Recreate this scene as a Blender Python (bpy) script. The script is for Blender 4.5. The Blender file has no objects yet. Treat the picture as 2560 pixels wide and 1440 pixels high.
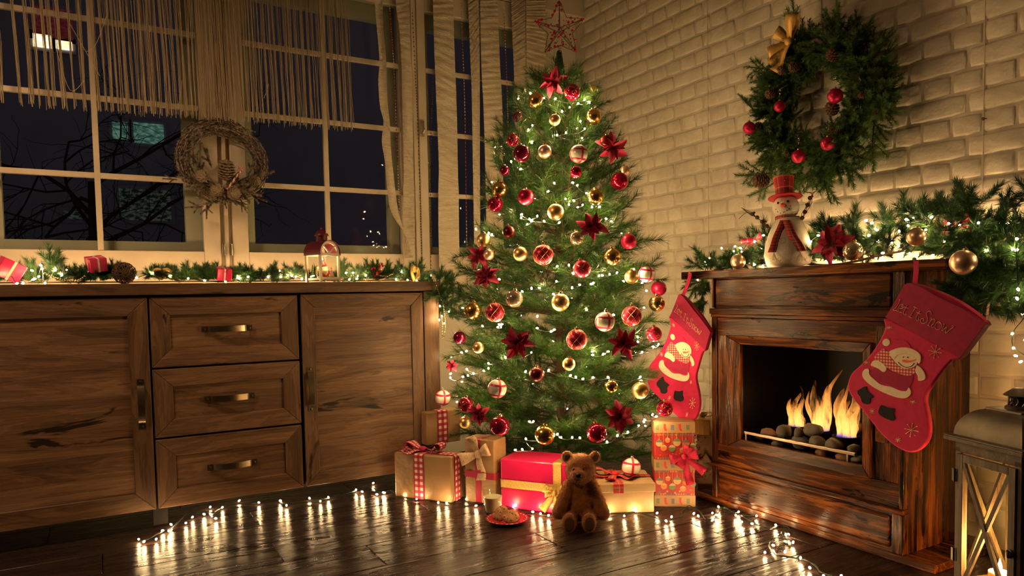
import bpy, bmesh, math, random
import numpy as np
from mathutils import Vector, Matrix
random.seed(7); np.random.seed(7)
PI = math.pi
S = bpy.context.scene
COL = S.collection

# ------------------------------------------------------------------ camera
YAW, PIT, ROL, FOC, PCY, PCX, CAMH = 0.52430, -0.0517, -0.0192, 1781.1, 829.46, 1280.0, 1.0
_cy, _sy, _cp, _sp = math.cos(YAW), math.sin(YAW), math.cos(PIT), math.sin(PIT)
FW = np.array([_sy*_cp, _cy*_cp, _sp]); _r = np.array([_cy, -_sy, 0.0]); _u = np.cross(_r, FW)
CR = math.cos(ROL)*_r + math.sin(ROL)*_u
CU = -math.sin(ROL)*_r + math.cos(ROL)*_u
cd = bpy.data.cameras.new('camera'); cam = bpy.data.objects.new('camera', cd); COL.objects.link(cam)
cam.matrix_world = Matrix(((CR[0], CU[0], -FW[0], 0), (CR[1], CU[1], -FW[1], 0), (CR[2], CU[2], -FW[2], CAMH), (0, 0, 0, 1)))
cd.sensor_width = 36.0; cd.lens = FOC/2560*36.0; cd.shift_y = (PCY-720)/2560.0; cd.clip_start = 0.05; cd.clip_end = 200
S.camera = cam

# ------------------------------------------------------------------ world, unseen fill light, exposure
EXPO = 1.45
BULB = 135.0
TREEBULB = 265.0
SHELFBULB = 130.0
FRONTBULB = 95.0
W = bpy.data.worlds.new('night'); S.world = W; W.use_nodes = True
W.node_tree.nodes['Background'].inputs[0].default_value = (0.60, 0.50, 0.66, 1)
W.node_tree.nodes['Background'].inputs[1].default_value = 0.013
def area_lamp(name, loc, rot, size, power, col):
    l = bpy.data.lights.new(name, 'AREA'); l.shape = 'DISK'; l.size = size; l.energy = power; l.color = col
    o = bpy.data.objects.new(name, l); COL.objects.link(o); o.location = loc; o.rotation_euler = rot
    return o
area_lamp('unseen_fill_light', (-0.95, 2.5, 2.62), (0, 0, 0), 0.45, 16.0, (1.0, 0.60, 0.31))  # unseen fill added to brighten the window frames, sideboard and room
S.view_settings.view_transform = 'Standard'; S.view_settings.look = 'None'
S.view_settings.exposure = EXPO; S.view_settings.gamma = 1.0; S.view_settings.use_curve_mapping = False
c = S.cycles
c.use_denoising = True; c.use_adaptive_sampling = True; c.adaptive_threshold = 0.07
c.max_bounces = 5; c.diffuse_bounces = 2; c.glossy_bounces = 2; c.transmission_bounces = 4; c.transparent_max_bounces = 14
c.sample_clamp_indirect = 3.0; c.sample_clamp_direct = 0.0; c.caustics_reflective = False; c.caustics_refractive = False
c.use_light_tree = True

# ------------------------------------------------------------------ helpers: sight lines onto real planes
def ray(px, py): return FW + CR*(px-PCX)/FOC - CU*(py-PCY)/FOC
O3 = np.array([0, 0, CAMH])
def onx(px, py, X): d = ray(px, py); return O3 + d*(X/d[0])
def ony(px, py, Y): d = ray(px, py); return O3 + d*(Y/d[1])
def onz(px, py, Z): d = ray(px, py); return O3 + d*((Z-CAMH)/d[2])
def onplane(px, py, p, n): d = ray(px, py); return O3 + d*(((np.array(p)-O3) @ np.array(n))/(d @ np.array(n)))

# ------------------------------------------------------------------ helpers: mesh building
WL = {}
class MB:
    def __init__(s): s.v = []; s.f = []; s.m = []; s.mi = 0; s.uv = []; s.hasuv = False
    def add(s, V, F, UV=None):
        n = len(s.v); s.v.extend([tuple(map(float, p)) for p in V])
        for k, q in enumerate(F):
            s.f.append(tuple(int(i)+n for i in q)); s.m.append(s.mi)
            s.uv.append(UV[k] if UV else None)
        if UV: s.hasuv = True
        return s
    def box(s, x0, x1, y0, y1, z0, z1):
        V = [(x0,y0,z0),(x1,y0,z0),(x1,y1,z0),(x0,y1,z0),(x0,y0,z1),(x1,y0,z1),(x1,y1,z1),(x0,y1,z1)]
        return s.add(V, [(0,3,2,1),(4,5,6,7),(0,1,5,4),(1,2,6,5),(2,3,7,6),(3,0,4,7)])
    def obox(s, c, h, M=None):
        V = [(a*h[0], b*h[1], d*h[2]) for d in (-1,1) for (a,b) in ((-1,-1),(1,-1),(1,1),(-1,1))]
        V = np.array(V)
        if M is not None: V = V @ np.array(M).T
        V = V + np.array(c)
        return s.add(V, [(0,3,2,1),(4,5,6,7),(0,1,5,4),(1,2,6,5),(2,3,7,6),(3,0,4,7)])
    def beam(s, a, b, w, t, up=(0,0,1)):
        a = np.array(a, float); b = np.array(b, float); d = b-a; L = np.linalg.norm(d); d = d/L
        u = np.array(up, float); x = np.cross(d, u); x /= np.linalg.norm(x); y = np.cross(x, d)
        return s.obox((a+b)/2, (w/2, L/2, t/2), np.stack([x, d, y], 1))
    def tube(s, pts, r, n=6, closed=False, cap=True):
        P = np.array(pts, float); N = len(P)
        rr = np.full(N, r) if np.isscalar(r) else np.array(r, float)
        T = np.zeros_like(P)
        if closed: T = np.roll(P, -1, 0) - np.roll(P, 1, 0)
        else:
            T[1:-1] = P[2:]-P[:-2]; T[0] = P[1]-P[0]; T[-1] = P[-1]-P[-2]
        T /= (np.linalg.norm(T, axis=1)[:, None]+1e-12)
        a = np.array([0, 0, 1.0]) if abs(T[0][2]) < 0.9 else np.array([1.0, 0, 0])
        V = []; x = np.cross(T[0], a); x /= np.linalg.norm(x)
        for i in range(N):
            x = x - T[i]*(x @ T[i]); x /= (np.linalg.norm(x)+1e-12); y = np.cross(T[i], x)
            for k in range(n):
                t = 2*PI*k/n; V.append(P[i] + rr[i]*(math.cos(t)*x + math.sin(t)*y))
        F = []
        for i in range(N if closed else N-1):
            j = (i+1) % N
            for k in range(n):
                F.append((i*n+k, i*n+(k+1) % n, j*n+(k+1) % n, j*n+k))
        if not closed and cap:
            F.append(tuple(range(n-1, -1, -1))); F.append(tuple((N-1)*n+k for k in range(n)))
        return s.add(V, F)
    def lathe(s, prof, n=20, o=(0,0,0), M=None, sx=1, sy=1):
        V = []; F = []; m = len(prof)
        for (r, z) in prof:
            for k in range(n):
                t = 2*PI*k/n; V.append((r*math.cos(t)*sx, r*math.sin(t)*sy, z))
        V = np.array(V)
        if M is not None: V = V @ np.array(M).T
        V = V + np.array(o)
        for i in range(m-1):
            for k in range(n): F.append((i*n+k, i*n+(k+1) % n, (i+1)*n+(k+1) % n, (i+1)*n+k))
        F.append(tuple(range(n-1, -1, -1))); F.append(tuple((m-1)*n+k for k in range(n)))
        return s.add(V, F)
    def ell(s, c, r, n=16, m=10, M=None):
        if np.isscalar(r): r = (r, r, r)
        V = []; F = []
        for i in range(1, m):
            a = -PI/2 + PI*i/m
            for k in range(n):
                t = 2*PI*k/n; V.append((math.cos(a)*math.cos(t)*r[0], math.cos(a)*math.sin(t)*r[1], math.sin(a)*r[2]))
        V.append((0, 0, -r[2])); V.append((0, 0, r[2])); b = len(V)-2
        for i in range(m-2):
            for k in range(n): F.append((i*n+k, i*n+(k+1) % n, (i+1)*n+(k+1) % n, (i+1)*n+k))
        for k in range(n):
            F.append((b, (k+1) % n, k)); F.append((b+1, (m-2)*n+k, (m-2)*n+(k+1) % n))
        V = np.array(V)
        if M is not None: V = V @ np.array(M).T
        return s.add(V + np.array(c), F)
    def prism(s, front, back):
        n = len(front)
        F = [tuple(range(n)), tuple(range(2*n-1, n-1, -1))]
        for i in range(n):
            j = (i+1) % n; F.append((j, i, n+i, n+j))
        return s.add(list(front)+list(back), F)
    def strip(s, pts, wid, th, uo=0.0, uvs=None):
        """a ribbon of real thickness along pts; wid = half-width vectors; uv u across 0..1, v along in widths"""
        P = np.array(pts, float); Wd = np.array(wid, float); N = len(P)
        if Wd.ndim == 1: Wd = np.tile(Wd, (N, 1))
        T = np.zeros_like(P); T[1:-1] = P[2:]-P[:-2]; T[0] = P[1]-P[0]; T[-1] = P[-1]-P[-2]
        nn = np.cross(T, Wd); nn /= (np.linalg.norm(nn, axis=1)[:, None]+1e-12)
        V = []
        for i in range(N):
            V += [P[i]-Wd[i]+nn[i]*th/2, P[i]+Wd[i]+nn[i]*th/2, P[i]+Wd[i]-nn[i]*th/2, P[i]-Wd[i]-nn[i]*th/2]
        F = []; UV = []; L = 0
        w0 = 2*np.linalg.norm(Wd[0])
        ls = [uo]
        for i in range(N-1): ls.append(ls[-1] + np.linalg.norm(P[i+1]-P[i])/w0)
        for i in range(N-1):
            a = 4*i; b = a+4; v0, v1 = ls[i], ls[i+1]
            F.append((a, a+1, b+1, b)); UV.append(((0, v0), (1, v0), (1, v1), (0, v1)))
            F.append((a+2, a+3, b+3, b+2)); UV.append(((1, v0), (0, v0), (0, v1), (1, v1)))
            F.append((a+1, a+2, b+2, b+1)); UV.append(((1, v0), (1, v0), (1, v1), (1, v1)))
            F.append((a+3, a, b, b+3)); UV.append(((0, v0), (0, v0), (0, v1), (0, v1)))
        F.append((0, 3, 2, 1)); UV.append(((0, 0),)*4)
        e = 4*(N-1); F.append((e, e+1, e+2, e+3)); UV.append(((0, ls[-1]),)*4)
        return s.add(V, F, UV)
    def spikes(s, p, d, l, w):
        """three-sided needles: bases p, directions d, lengths l, widths w"""
        p = np.asarray(p); d = np.asarray(d); N = len(p)
        l = np.broadcast_to(l, (N,)); w = np.broadcast_to(w, (N,))
        d = d/(np.linalg.norm(d, axis=1)[:, None]+1e-12)
        a = np.random.normal(size=(N, 3)); x = np.cross(d, a); x /= (np.linalg.norm(x, axis=1)[:, None]+1e-12); y = np.cross(d, x)
        V = np.zeros((N, 4, 3))
        for k in range(3):
            t = 2*PI*k/3; V[:, k] = p + (w/2)[:, None]*(math.cos(t)*x + math.sin(t)*y)
        V[:, 3] = p + d*l[:, None]
        b = np.arange(N)*4
        F = np.stack([np.stack([b, b+1, b+3], 1), np.stack([b+1, b+2, b+3], 1), np.stack([b+2, b, b+3], 1)], 1).reshape(-1, 3)
        return s.add(V.reshape(-1, 3), F)
    def mesh(s, name, off=(0,0,0)):
        me = bpy.data.meshes.new(name)
        V = np.array(s.v) - np.array(off)
        me.from_pydata(V.tolist(), [], s.f)
        if any(s.m): me.polygons.foreach_set('material_index', s.m)
        if s.hasuv:
            u = me.uv_layers.new(name='UVMap'); flat = []
            for q, f in zip(s.uv, s.f): flat += [c for p in (q or ((0, 0),)*len(f)) for c in p]
            u.data.foreach_set('uv', flat)
        me.update(); return me
    def build(s, name, mats, parent=None, smooth=False, bev=0, seg=2, kind=None, label=None):
        off = WL.get(parent.name, (0,0,0)) if parent else (0,0,0)
        o = link(name, s.mesh(name, off), mats, parent)
        if smooth: o.data.polygons.foreach_set('use_smooth', [True]*len(o.data.polygons))
        if smooth == 'auto': autosmooth(o)
        if bev: bevel(o, bev, seg)
        if kind: o['kind'] = kind
        if label: o['label'] = label
        return o
def autosmooth(o, ang=0.6):
    o.data.set_sharp_from_angle(angle=ang)
def link(name, me, mats=None, parent=None):
    o = bpy.data.objects.new(name, me); COL.objects.link(o)
    if mats is not None and not len(me.materials):
        for m in (mats if isinstance(mats, (list, tuple)) else [mats]): me.materials.append(m)
    if parent:
        o.parent = parent; WL[o.name] = WL.get(parent.name, (0,0,0))
    return o
def bevel(o, w, seg=2):
    m = o.modifiers.new('edge', 'BEVEL'); m.width = w; m.segments = seg; m.limit_method = 'ANGLE'; m.angle_limit = 0.7
def thing(name, label, cat, loc=(0,0,0), group=None):
    o = bpy.data.objects.new(name, None); COL.objects.link(o); o.location = loc; o.empty_display_size = 0.05
    WL[o.name] = tuple(map(float, loc)); return tag(o, label, cat, group)
def tag(o, label, cat, group=None, kind=None):
    o['label'] = label; o['category'] = cat
    if group: o['group'] = group
    if kind: o['kind'] = kind
    return o
def struct(o): o['kind'] = 'structure'; return o
def place(o, loc, M=None, sc=1.0):
    m = Matrix.Translation(Vector(map(float, loc)))
    if M is not None: m = m @ Matrix([list(map(float, r)) for r in M]).to_4x4()
    if sc != 1.0: m = m @ (Matrix.Diagonal((*sc, 1)) if not np.isscalar(sc) else Matrix.Scale(sc, 4))
    o.matrix_local = m; return o
def frame(d, up=(0,0,1)):
    """columns: x = sideways, y = up-ish, z = d"""
    z = np.array(d, float); z /= np.linalg.norm(z); u = np.array(up, float)
    if abs(z @ u) > 0.98: u = np.array([1.0, 0, 0])
    x = np.cross(u, z); x /= np.linalg.norm(x); y = np.cross(z, x)
    return np.stack([x, y, z], 1)
def rotz(a): c_, s_ = math.cos(a), math.sin(a); return np.array([[c_, -s_, 0], [s_, c_, 0], [0, 0, 1]])
def rotx(a): c_, s_ = math.cos(a), math.sin(a); return np.array([[1, 0, 0], [0, c_, -s_], [0, s_, c_]])
def roty(a): c_, s_ = math.cos(a), math.sin(a); return np.array([[c_, 0, s_], [0, 1, 0], [-s_, 0, c_]])
def smoothpts(P, k=4):
    P = np.array(P, float); n = len(P); out = []
    for i in range(n-1):
        p0 = P[max(i-1, 0)]; p1 = P[i]; p2 = P[i+1]; p3 = P[min(i+2, n-1)]
        for j in range(k):
            t = j/k; out.append(0.5*((2*p1)+(p2-p0)*t+(2*p0-5*p1+4*p2-p3)*t*t+(3*p1-p0-3*p2+p3)*t**3))
    out.append(P[-1]); return np.array(out)

# ------------------------------------------------------------------ helpers: materials
class NT:
    def __init__(s, name):
        s.mt = bpy.data.materials.new(name); s.mt.use_nodes = True; s.t = s.mt.node_tree; s.n = s.t.nodes
        s.b = s.n['Principled BSDF']; s.out = s.n['Material Output']
    def new(s, typ, **kw):
        n = s.n.new(typ)
        for k, v in kw.items(): setattr(n, k, v)
        return n
    def l(s, a, b): s.t.links.new(a, b)
    def set(s, **kw):
        for k, v in kw.items():
            k = {'base': 'Base Color', 'rough': 'Roughness', 'metal': 'Metallic', 'spec': 'Specular IOR Level', 'coat': 'Coat Weight', 'coatr': 'Coat Roughness',
                 'trans': 'Transmission Weight', 'sheen': 'Sheen Weight', 'sub': 'Subsurface Weight', 'ecol': 'Emission Color', 'estr': 'Emission Strength', 'ior': 'IOR', 'alpha': 'Alpha'}[k]
            if isinstance(v, tuple) and len(v) == 3: v = (*v, 1)
            s.b.inputs[k].default_value = v
        return s
    def coord(s, kind='Object', scale=(1,1,1), rnd=True, rot=(0,0,0)):
        tc = s.new('ShaderNodeTexCoord'); mp = s.new('ShaderNodeMapping')
        mp.inputs['Scale'].default_value = scale; mp.inputs['Rotation'].default_value = rot
        s.l(tc.outputs[kind], mp.inputs['Vector'])
        if rnd:
            oi = s.new('ShaderNodeObjectInfo'); m = s.new('ShaderNodeMath', operation='MULTIPLY'); m.inputs[1].default_value = 37.0
            s.l(oi.outputs['Random'], m.inputs[0]); cb = s.new('ShaderNodeCombineXYZ')
            for i in range(3): s.l(m.outputs[0], cb.inputs[i])
            s.l(cb.outputs[0], mp.inputs['Location'])
        return mp.outputs[0]
    def noise(s, vec, scale=5, detail=5, rough=0.55, dist=0.0):
        n = s.new('ShaderNodeTexNoise'); n.inputs['Scale'].default_value = scale; n.inputs['Detail'].default_value = detail
        n.inputs['Roughness'].default_value = rough; n.inputs['Distortion'].default_value = dist
        s.l(vec, n.inputs['Vector']); return n.outputs['Fac']
    def ramp(s, fac, stops, const=False):
        r = s.new('ShaderNodeValToRGB'); e = r.color_ramp.elements
        if const: r.color_ramp.interpolation = 'CONSTANT'
        e[0].position = stops[0][0]; e[0].color = (*stops[0][1], 1); e[1].position = stops[-1][0]; e[1].color = (*stops[-1][1], 1)
        for p, col in stops[1:-1]:
            k = e.new(p); k.color = (*col, 1)
        s.l(fac, r.inputs[0]); return r.outputs[0]
    def math(s, op, a, b=None):
        m = s.new('ShaderNodeMath', operation=op)
        for i, x in enumerate((a, b)):
            if x is None: continue
            if hasattr(x, 'links') or hasattr(x, 'is_linked'): s.l(x, m.inputs[i])
            else: m.inputs[i].default_value = x
        return m.outputs[0]
    def mix(s, fac, a, b, mode='MIX'):
        m = s.new('ShaderNodeMix', data_type='RGBA', blend_type=mode)
        for sock, x in ((m.inputs[0], fac), (m.inputs[6], a), (m.inputs[7], b)):
            if hasattr(x, 'is_linked'): s.l(x, sock)
            else: sock.default_value = x if np.isscalar(x) else (*x, 1)
        return m.outputs[2]
    def bump(s, h, strength=0.3, dist=0.01):
        b = s.new('ShaderNodeBump'); b.inputs['Strength'].default_value = strength; b.inputs['Distance'].default_value = dist
        s.l(h, b.inputs['Height']); s.l(b.outputs[0], s.b.inputs['Normal']); return s
    def base(s, o): s.l(o, s.b.inputs['Base Color']); return s
def plain(name, base, rough=0.5, **kw):
    return NT(name).set(base=base, rough=rough, **kw).mt
def noisy(name, a, b, scale=8, rough=0.6, bump=0.0, bs=None, bd=0.005, stretch=(1,1,1), lo=0.35, hi=0.65, detail=5, rnd=True, **kw):
    n = NT(name).set(rough=rough, **kw); v = n.coord(scale=stretch, rnd=rnd)
    f = n.noise(v, scale, detail); n.base(n.ramp(f, [(lo, a), (hi, b)]))
    if bump: n.bump(n.noise(v, bs or scale*2, 4), bump, bd)
    return n.mt
def wood(name, dark, mid, light, axis, rough=0.5, bump=0.25, scale=1.0, crack=0.0, spec=0.4, bands=True, coat=0.0, bdist=0.004):
    n = NT(name).set(rough=rough, spec=spec, coat=coat, coatr=0.15)
    st = [7.0*scale]*3; st[axis] = 0.75*scale
    v = n.coord(scale=tuple(st))
    f1 = n.noise(v, 1.6, 6, 0.6, 1.4)
    st2 = [150*scale]*3; st2[axis] = 5*scale
    v2 = n.coord(scale=tuple(st2)); f2 = n.noise(v2, 1.0, 3, 0.6)
    rings = n.math('SINE', n.math('MULTIPLY', f1, 60.0)) if bands else f2
    h = n.math('ADD', n.math('MULTIPLY', f1, 0.68), n.math('ADD', n.math('MULTIPLY', f2, 0.24), n.math('MULTIPLY', rings, 0.035 if bands else 0.0)))
    colr = n.ramp(h, [(0.30, dark), (0.46, mid), (0.62, light)])
    if crack:
        st3 = [9*scale]*3; st3[axis] = 1.6*scale
        f3 = n.noise(n.coord(scale=tuple(st3)), 1.2, 4, 0.7, 0.8)
        cm = n.ramp(f3, [(crack, (0.12, 0.1, 0.1)), (crack+0.05, (1, 1, 1))])
        colr = n.mix(1.0, colr, cm, 'MULTIPLY')
    n.base(colr); n.bump(h, bump, bdist)
    return n.mt
# ------------------------------------------------------------------ materials
M = {}
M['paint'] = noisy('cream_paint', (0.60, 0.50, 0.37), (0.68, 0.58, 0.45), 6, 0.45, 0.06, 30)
M['frame_dim'] = noisy('shaded_frame_paint', (0.46, 0.44, 0.34), (0.52, 0.49, 0.38), 6, 0.6)  # dim light and greenish glass cast are put into this frame colour
M['wall'] = noisy('white_wall_paint', (0.62, 0.56, 0.46), (0.68, 0.62, 0.52), 3, 0.8, 0.1, 60)
M['brick'] = noisy('white_painted_brick', (0.60, 0.53, 0.43), (0.74, 0.67, 0.56), 9, 0.62, 0.55, 42, 0.006, detail=8)
M['mortar'] = noisy('white_painted_mortar', (0.53, 0.46, 0.37), (0.64, 0.57, 0.47), 12, 0.7, 0.4, 50, 0.004)
M['ceiling'] = plain('ceiling_paint', (0.25, 0.22, 0.19), 0.8)
M['wallfar'] = plain('dark_brown_wall_paint', (0.09, 0.07, 0.06), 0.85)
def floor_mat():
    n = NT('dark_floor_wood').set(spec=0.20, coat=0.0)
    v = n.coord(scale=(1.2, 9, 9)); f1 = n.noise(v, 2.0, 6, 0.6, 0.8)
    v2 = n.coord(scale=(6, 150, 150)); f2 = n.noise(v2, 1.0, 4, 0.6)
    h = n.math('ADD', n.math('MULTIPLY', f1, 0.6), n.math('MULTIPLY', f2, 0.4))
    n.base(n.ramp(h, [(0.36, (0.007, 0.004, 0.0045)), (0.52, (0.018, 0.010, 0.009)), (0.66, (0.034, 0.018, 0.014))]))
    n.l(n.ramp(f1, [(0.3, (0.20,)*3), (0.7, (0.36,)*3)]), n.b.inputs['Roughness'])
    v3 = n.coord(scale=(5, 42, 42)); f3 = n.noise(v3, 1.0, 5, 0.65, 1.0)
    n.bump(n.math('ADD', n.math('MULTIPLY', f3, 1.0), n.math('MULTIPLY', f2, 0.25)), 0.6, 0.005)
    return n.mt
M['floor'] = floor_mat()
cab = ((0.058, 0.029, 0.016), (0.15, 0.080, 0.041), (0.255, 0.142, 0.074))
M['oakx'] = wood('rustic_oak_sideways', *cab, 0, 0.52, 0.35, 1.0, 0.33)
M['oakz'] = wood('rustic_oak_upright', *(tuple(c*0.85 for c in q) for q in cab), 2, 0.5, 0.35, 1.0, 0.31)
M['oakd'] = wood('rustic_oak_darker', *(tuple(c*0.72 for c in q) for q in cab), 0, 0.52, 0.35, 1.0, 0.33)  # same oak at a darker tone, for worktop and door top rails
mah = ((0.010, 0.0035, 0.002), (0.055, 0.015, 0.004), (0.27, 0.082, 0.013))
M['mahy'] = wood('scorched_wood_level', *mah, 1, 0.25, 1.0, 1.5, 0.37, 0.22, False, 0.0, 0.004)
M['mahz'] = wood('scorched_wood_upright', *mah, 2, 0.25, 1.0, 1.5, 0.40, 0.32, False, 0.0, 0.004)
M['black'] = plain('black_firebox_metal', (0.006, 0.005, 0.006), 0.5, spec=0.12)
M['dark'] = plain('dark_gap', (0.008, 0.006, 0.006), 0.9)
M['pewter'] = plain('antique_pewter', (0.34, 0.28, 0.20), 0.30, metal=1.0)
M['pewterd'] = plain('blackened_iron', (0.10, 0.085, 0.07), 0.35, metal=1.0)
M['steel'] = plain('brushed_steel', (0.62, 0.52, 0.40), 0.3, metal=1.0)
M['stone'] = noisy('river_stone', (0.07, 0.058, 0.043), (0.17, 0.14, 0.105), 14, 0.75, 0.4, 60, 0.004)
M['stonered'] = noisy('red_brown_stone', (0.13, 0.06, 0.035), (0.26, 0.13, 0.08), 14, 0.75, 0.4, 60, 0.004)
M['kraft'] = noisy('kraft_paper', (0.34, 0.195, 0.085), (0.40, 0.24, 0.11), 5, 0.42, 0.55, 7, 0.035)
M['kraftp'] = noisy('pale_kraft_paper', (0.42, 0.27, 0.13), (0.48, 0.32, 0.16), 5, 0.45, 0.5, 8, 0.03)
M['redpaper'] = noisy('red_wrapping_paper', (0.60, 0.012, 0.095), (0.68, 0.018, 0.12), 5, 0.30, 0.25, 7, 0.012)
M['goldpaper'] = noisy('gold_foil_paper', (0.80, 0.52, 0.14), (0.9, 0.62, 0.2), 5, 0.28, 0.4, 14, 0.008, metal=0.9)
M['redsatin'] = plain('red_satin_ribbon', (0.40, 0.006, 0.05), 0.3, sheen=0.3)
M['redcloth'] = noisy('red_felt', (0.50, 0.005, 0.070), (0.58, 0.008, 0.090), 60, 0.85, 0.3, 400, 0.001, sheen=0.12)
M['cuffcloth'] = noisy('dark_red_felt_cuff', (0.30, 0.004, 0.050), (0.36, 0.005, 0.062), 60, 0.85, 0.3, 400, 0.001, sheen=0.10)
M['whitefelt'] = noisy('cream_felt', (0.72, 0.58, 0.42), (0.80, 0.66, 0.50), 50, 0.9, 0.3, 300, 0.001)
M['blackfelt'] = plain('black_felt', (0.008, 0.008, 0.012), 0.9)
M['thread'] = plain('pale_gold_thread', (0.82, 0.56, 0.34), 0.5)
M['orange'] = plain('orange_felt', (0.85, 0.12, 0.03), 0.6)
M['snow'] = noisy('white_plush_cloth', (0.66, 0.58, 0.46), (0.76, 0.68, 0.56), 40, 0.9, 0.4, 160, 0.003, sheen=0.3)
M['blackbead'] = plain('black_bead', (0.004, 0.004, 0.004), 0.2)
M['twig'] = noisy('brown_twig', (0.05, 0.022, 0.010), (0.12, 0.055, 0.025), 20, 0.75)
M['frosttwig'] = noisy('frosted_twig', (0.075, 0.045, 0.030), (0.46, 0.37, 0.28), 90, 0.85, lo=0.42, hi=0.62)
M['frostfir'] = noisy('frosted_fir_needle', (0.060, 0.050, 0.036), (0.46, 0.38, 0.29), 40, 0.8, lo=0.40, hi=0.66)
M['cone'] = noisy('pinecone_scale', (0.06, 0.024, 0.010), (0.17, 0.075, 0.030), 30, 0.65)
M['conefrost'] = noisy('frosted_pinecone_scale', (0.10, 0.055, 0.03), (0.42, 0.32, 0.20), 45, 0.7)
def needle(name, a, b, rough=0.38, tl=0.25):
    n = NT(name).set(rough=rough, spec=0.55)
    oi = n.new('ShaderNodeObjectInfo'); v = n.coord(rnd=True)
    f = n.noise(v, 14, 3); f = n.math('ADD', n.math('MULTIPLY', f, 0.7), n.math('MULTIPLY', oi.outputs['Random'], 0.3))
    cr = n.ramp(f, [(0.28, a), (0.72, b)]); n.base(cr)
    tr = n.new('ShaderNodeBsdfTranslucent'); n.l(n.mix(0.5, cr, b), tr.inputs[0])
    mx = n.new('ShaderNodeMixShader'); mx.inputs[0].default_value = tl
    n.l(n.b.outputs[0], mx.inputs[1]); n.l(tr.outputs[0], mx.inputs[2]); n.l(mx.outputs[0], n.out.inputs[0])
    return n.mt
M['pine'] = needle('pine_needle_green', (0.007, 0.040, 0.008), (0.048, 0.150, 0.014), 0.32, 0.26)
M['fir'] = needle('fir_needle_green', (0.045, 0.125, 0.038), (0.17, 0.33, 0.07))
M['garl'] = needle('garland_needle_green', (0.024, 0.085, 0.028), (0.070, 0.19, 0.045))
M['bark'] = noisy('bark_brown', (0.04, 0.02, 0.01), (0.09, 0.045, 0.02), 20, 0.85, 0.4, 40)
M['wire'] = plain('dark_green_wire', (0.008, 0.022, 0.012), 0.4)
def bulbmat(name, col, st):
    n = NT(name); e = n.new('ShaderNodeEmission'); e.inputs[0].default_value = (*col, 1); e.inputs[1].default_value = st
    n.l(e.outputs[0], n.out.inputs[0]); return n.mt
M['bulb'] = bulbmat('glowing_warm_bulb', (1.0, 0.62, 0.27), BULB)
M['bulbs'] = bulbmat('glowing_shelf_bulb', (1.0, 0.62, 0.26), SHELFBULB)
M['bulbm'] = bulbmat('glowing_mantel_bulb', (1.0, 0.62, 0.26), FRONTBULB)
M['bulbt'] = bulbmat('glowing_tree_bulb', (1.0, 0.64, 0.27), TREEBULB)
M['candleflame'] = bulbmat('candle_flame_glow', (1.0, 0.52, 0.14), 45.0)
# bauble finishes
def ballmat(name, base, rough, metal, a=None, coat=0.0):
    n = NT(name).set(base=base, rough=rough, metal=metal, coat=coat, coatr=0.05)
    return n
M['b_gold'] = ballmat('shiny_gold_glass', (0.90, 0.56, 0.15), 0.20, 1.0).mt
M['b_goldm'] = ballmat('matte_gold', (0.90, 0.62, 0.27), 0.38, 1.0).mt
M['b_rose'] = ballmat('rose_gold', (0.90, 0.62, 0.43), 0.36, 0.85).mt
M['b_clear'] = ballmat('clear_champagne_glass', (0.76, 0.60, 0.38), 0.10, 0.75, coat=0.6).mt
M['b_red'] = ballmat('shiny_red_glass', (0.50, 0.005, 0.050), 0.13, 0.75, coat=0.5).mt
M['b_redm'] = ballmat('matte_red', (0.52, 0.010, 0.070), 0.34, 0.55).mt
M['b_burg'] = ballmat('burgundy_glass', (0.20, 0.004, 0.040), 0.16, 0.6, coat=0.5).mt
M['b_brown'] = ballmat('brown_red_matte', (0.13, 0.008, 0.008), 0.32, 0.5).mt
M['b_white'] = ballmat('white_pearl_glass', (0.82, 0.78, 0.66), 0.16, 0.1, coat=0.6).mt
M['stripe'] = plain('red_glitter_stripe', (0.58, 0.008, 0.085), 0.35)
M['goldline'] = plain('gold_glitter_line', (0.86, 0.56, 0.18), 0.35, metal=0.8)
M['brownline'] = plain('brown_glitter_line', (0.30, 0.14, 0.05), 0.5, metal=0.3)
M['redline'] = plain('dark_red_glitter_line', (0.16, 0.002, 0.012), 0.5)
M['cap'] = plain('gold_bauble_cap', (0.85, 0.55, 0.18), 0.25, metal=1.0)
M['silver'] = plain('silver_cap', (0.8, 0.74, 0.62), 0.22, metal=1.0)
M['petal'] = noisy('red_velvet_petal', (0.56, 0.005, 0.060), (0.70, 0.012, 0.110), 30, 0.5, 0.3, 60, 0.002, sheen=0.5)
M['petalg'] = noisy('red_glitter_petal', (0.34, 0.004, 0.035), (0.66, 0.02, 0.08), 260, 0.32, 0.9, 420, 0.004, metal=0.25)
M['glitgold'] = noisy('gold_glitter_ribbon', (0.45, 0.25, 0.05), (0.95, 0.68, 0.22), 420, 0.3, 0.8, 500, 0.003, metal=0.7, rnd=False)
M['glitred'] = noisy('red_glitter_ribbon', (0.35, 0.004, 0.03), (0.85, 0.04, 0.12), 420, 0.3, 0.8, 500, 0.003, metal=0.5, rnd=False)
M['goldbow'] = noisy('gold_satin_bow', (0.62, 0.36, 0.09), (0.72, 0.44, 0.13), 40, 0.5, metal=0.35)
M['beadgold'] = plain('gold_bead', (0.85, 0.55, 0.16), 0.2, metal=1.0)
M['berry'] = plain('red_berry', (0.50, 0.006, 0.02), 0.25, spec=0.6)
def stripes(n, c, stops): return n.ramp(c, stops, True)
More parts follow.
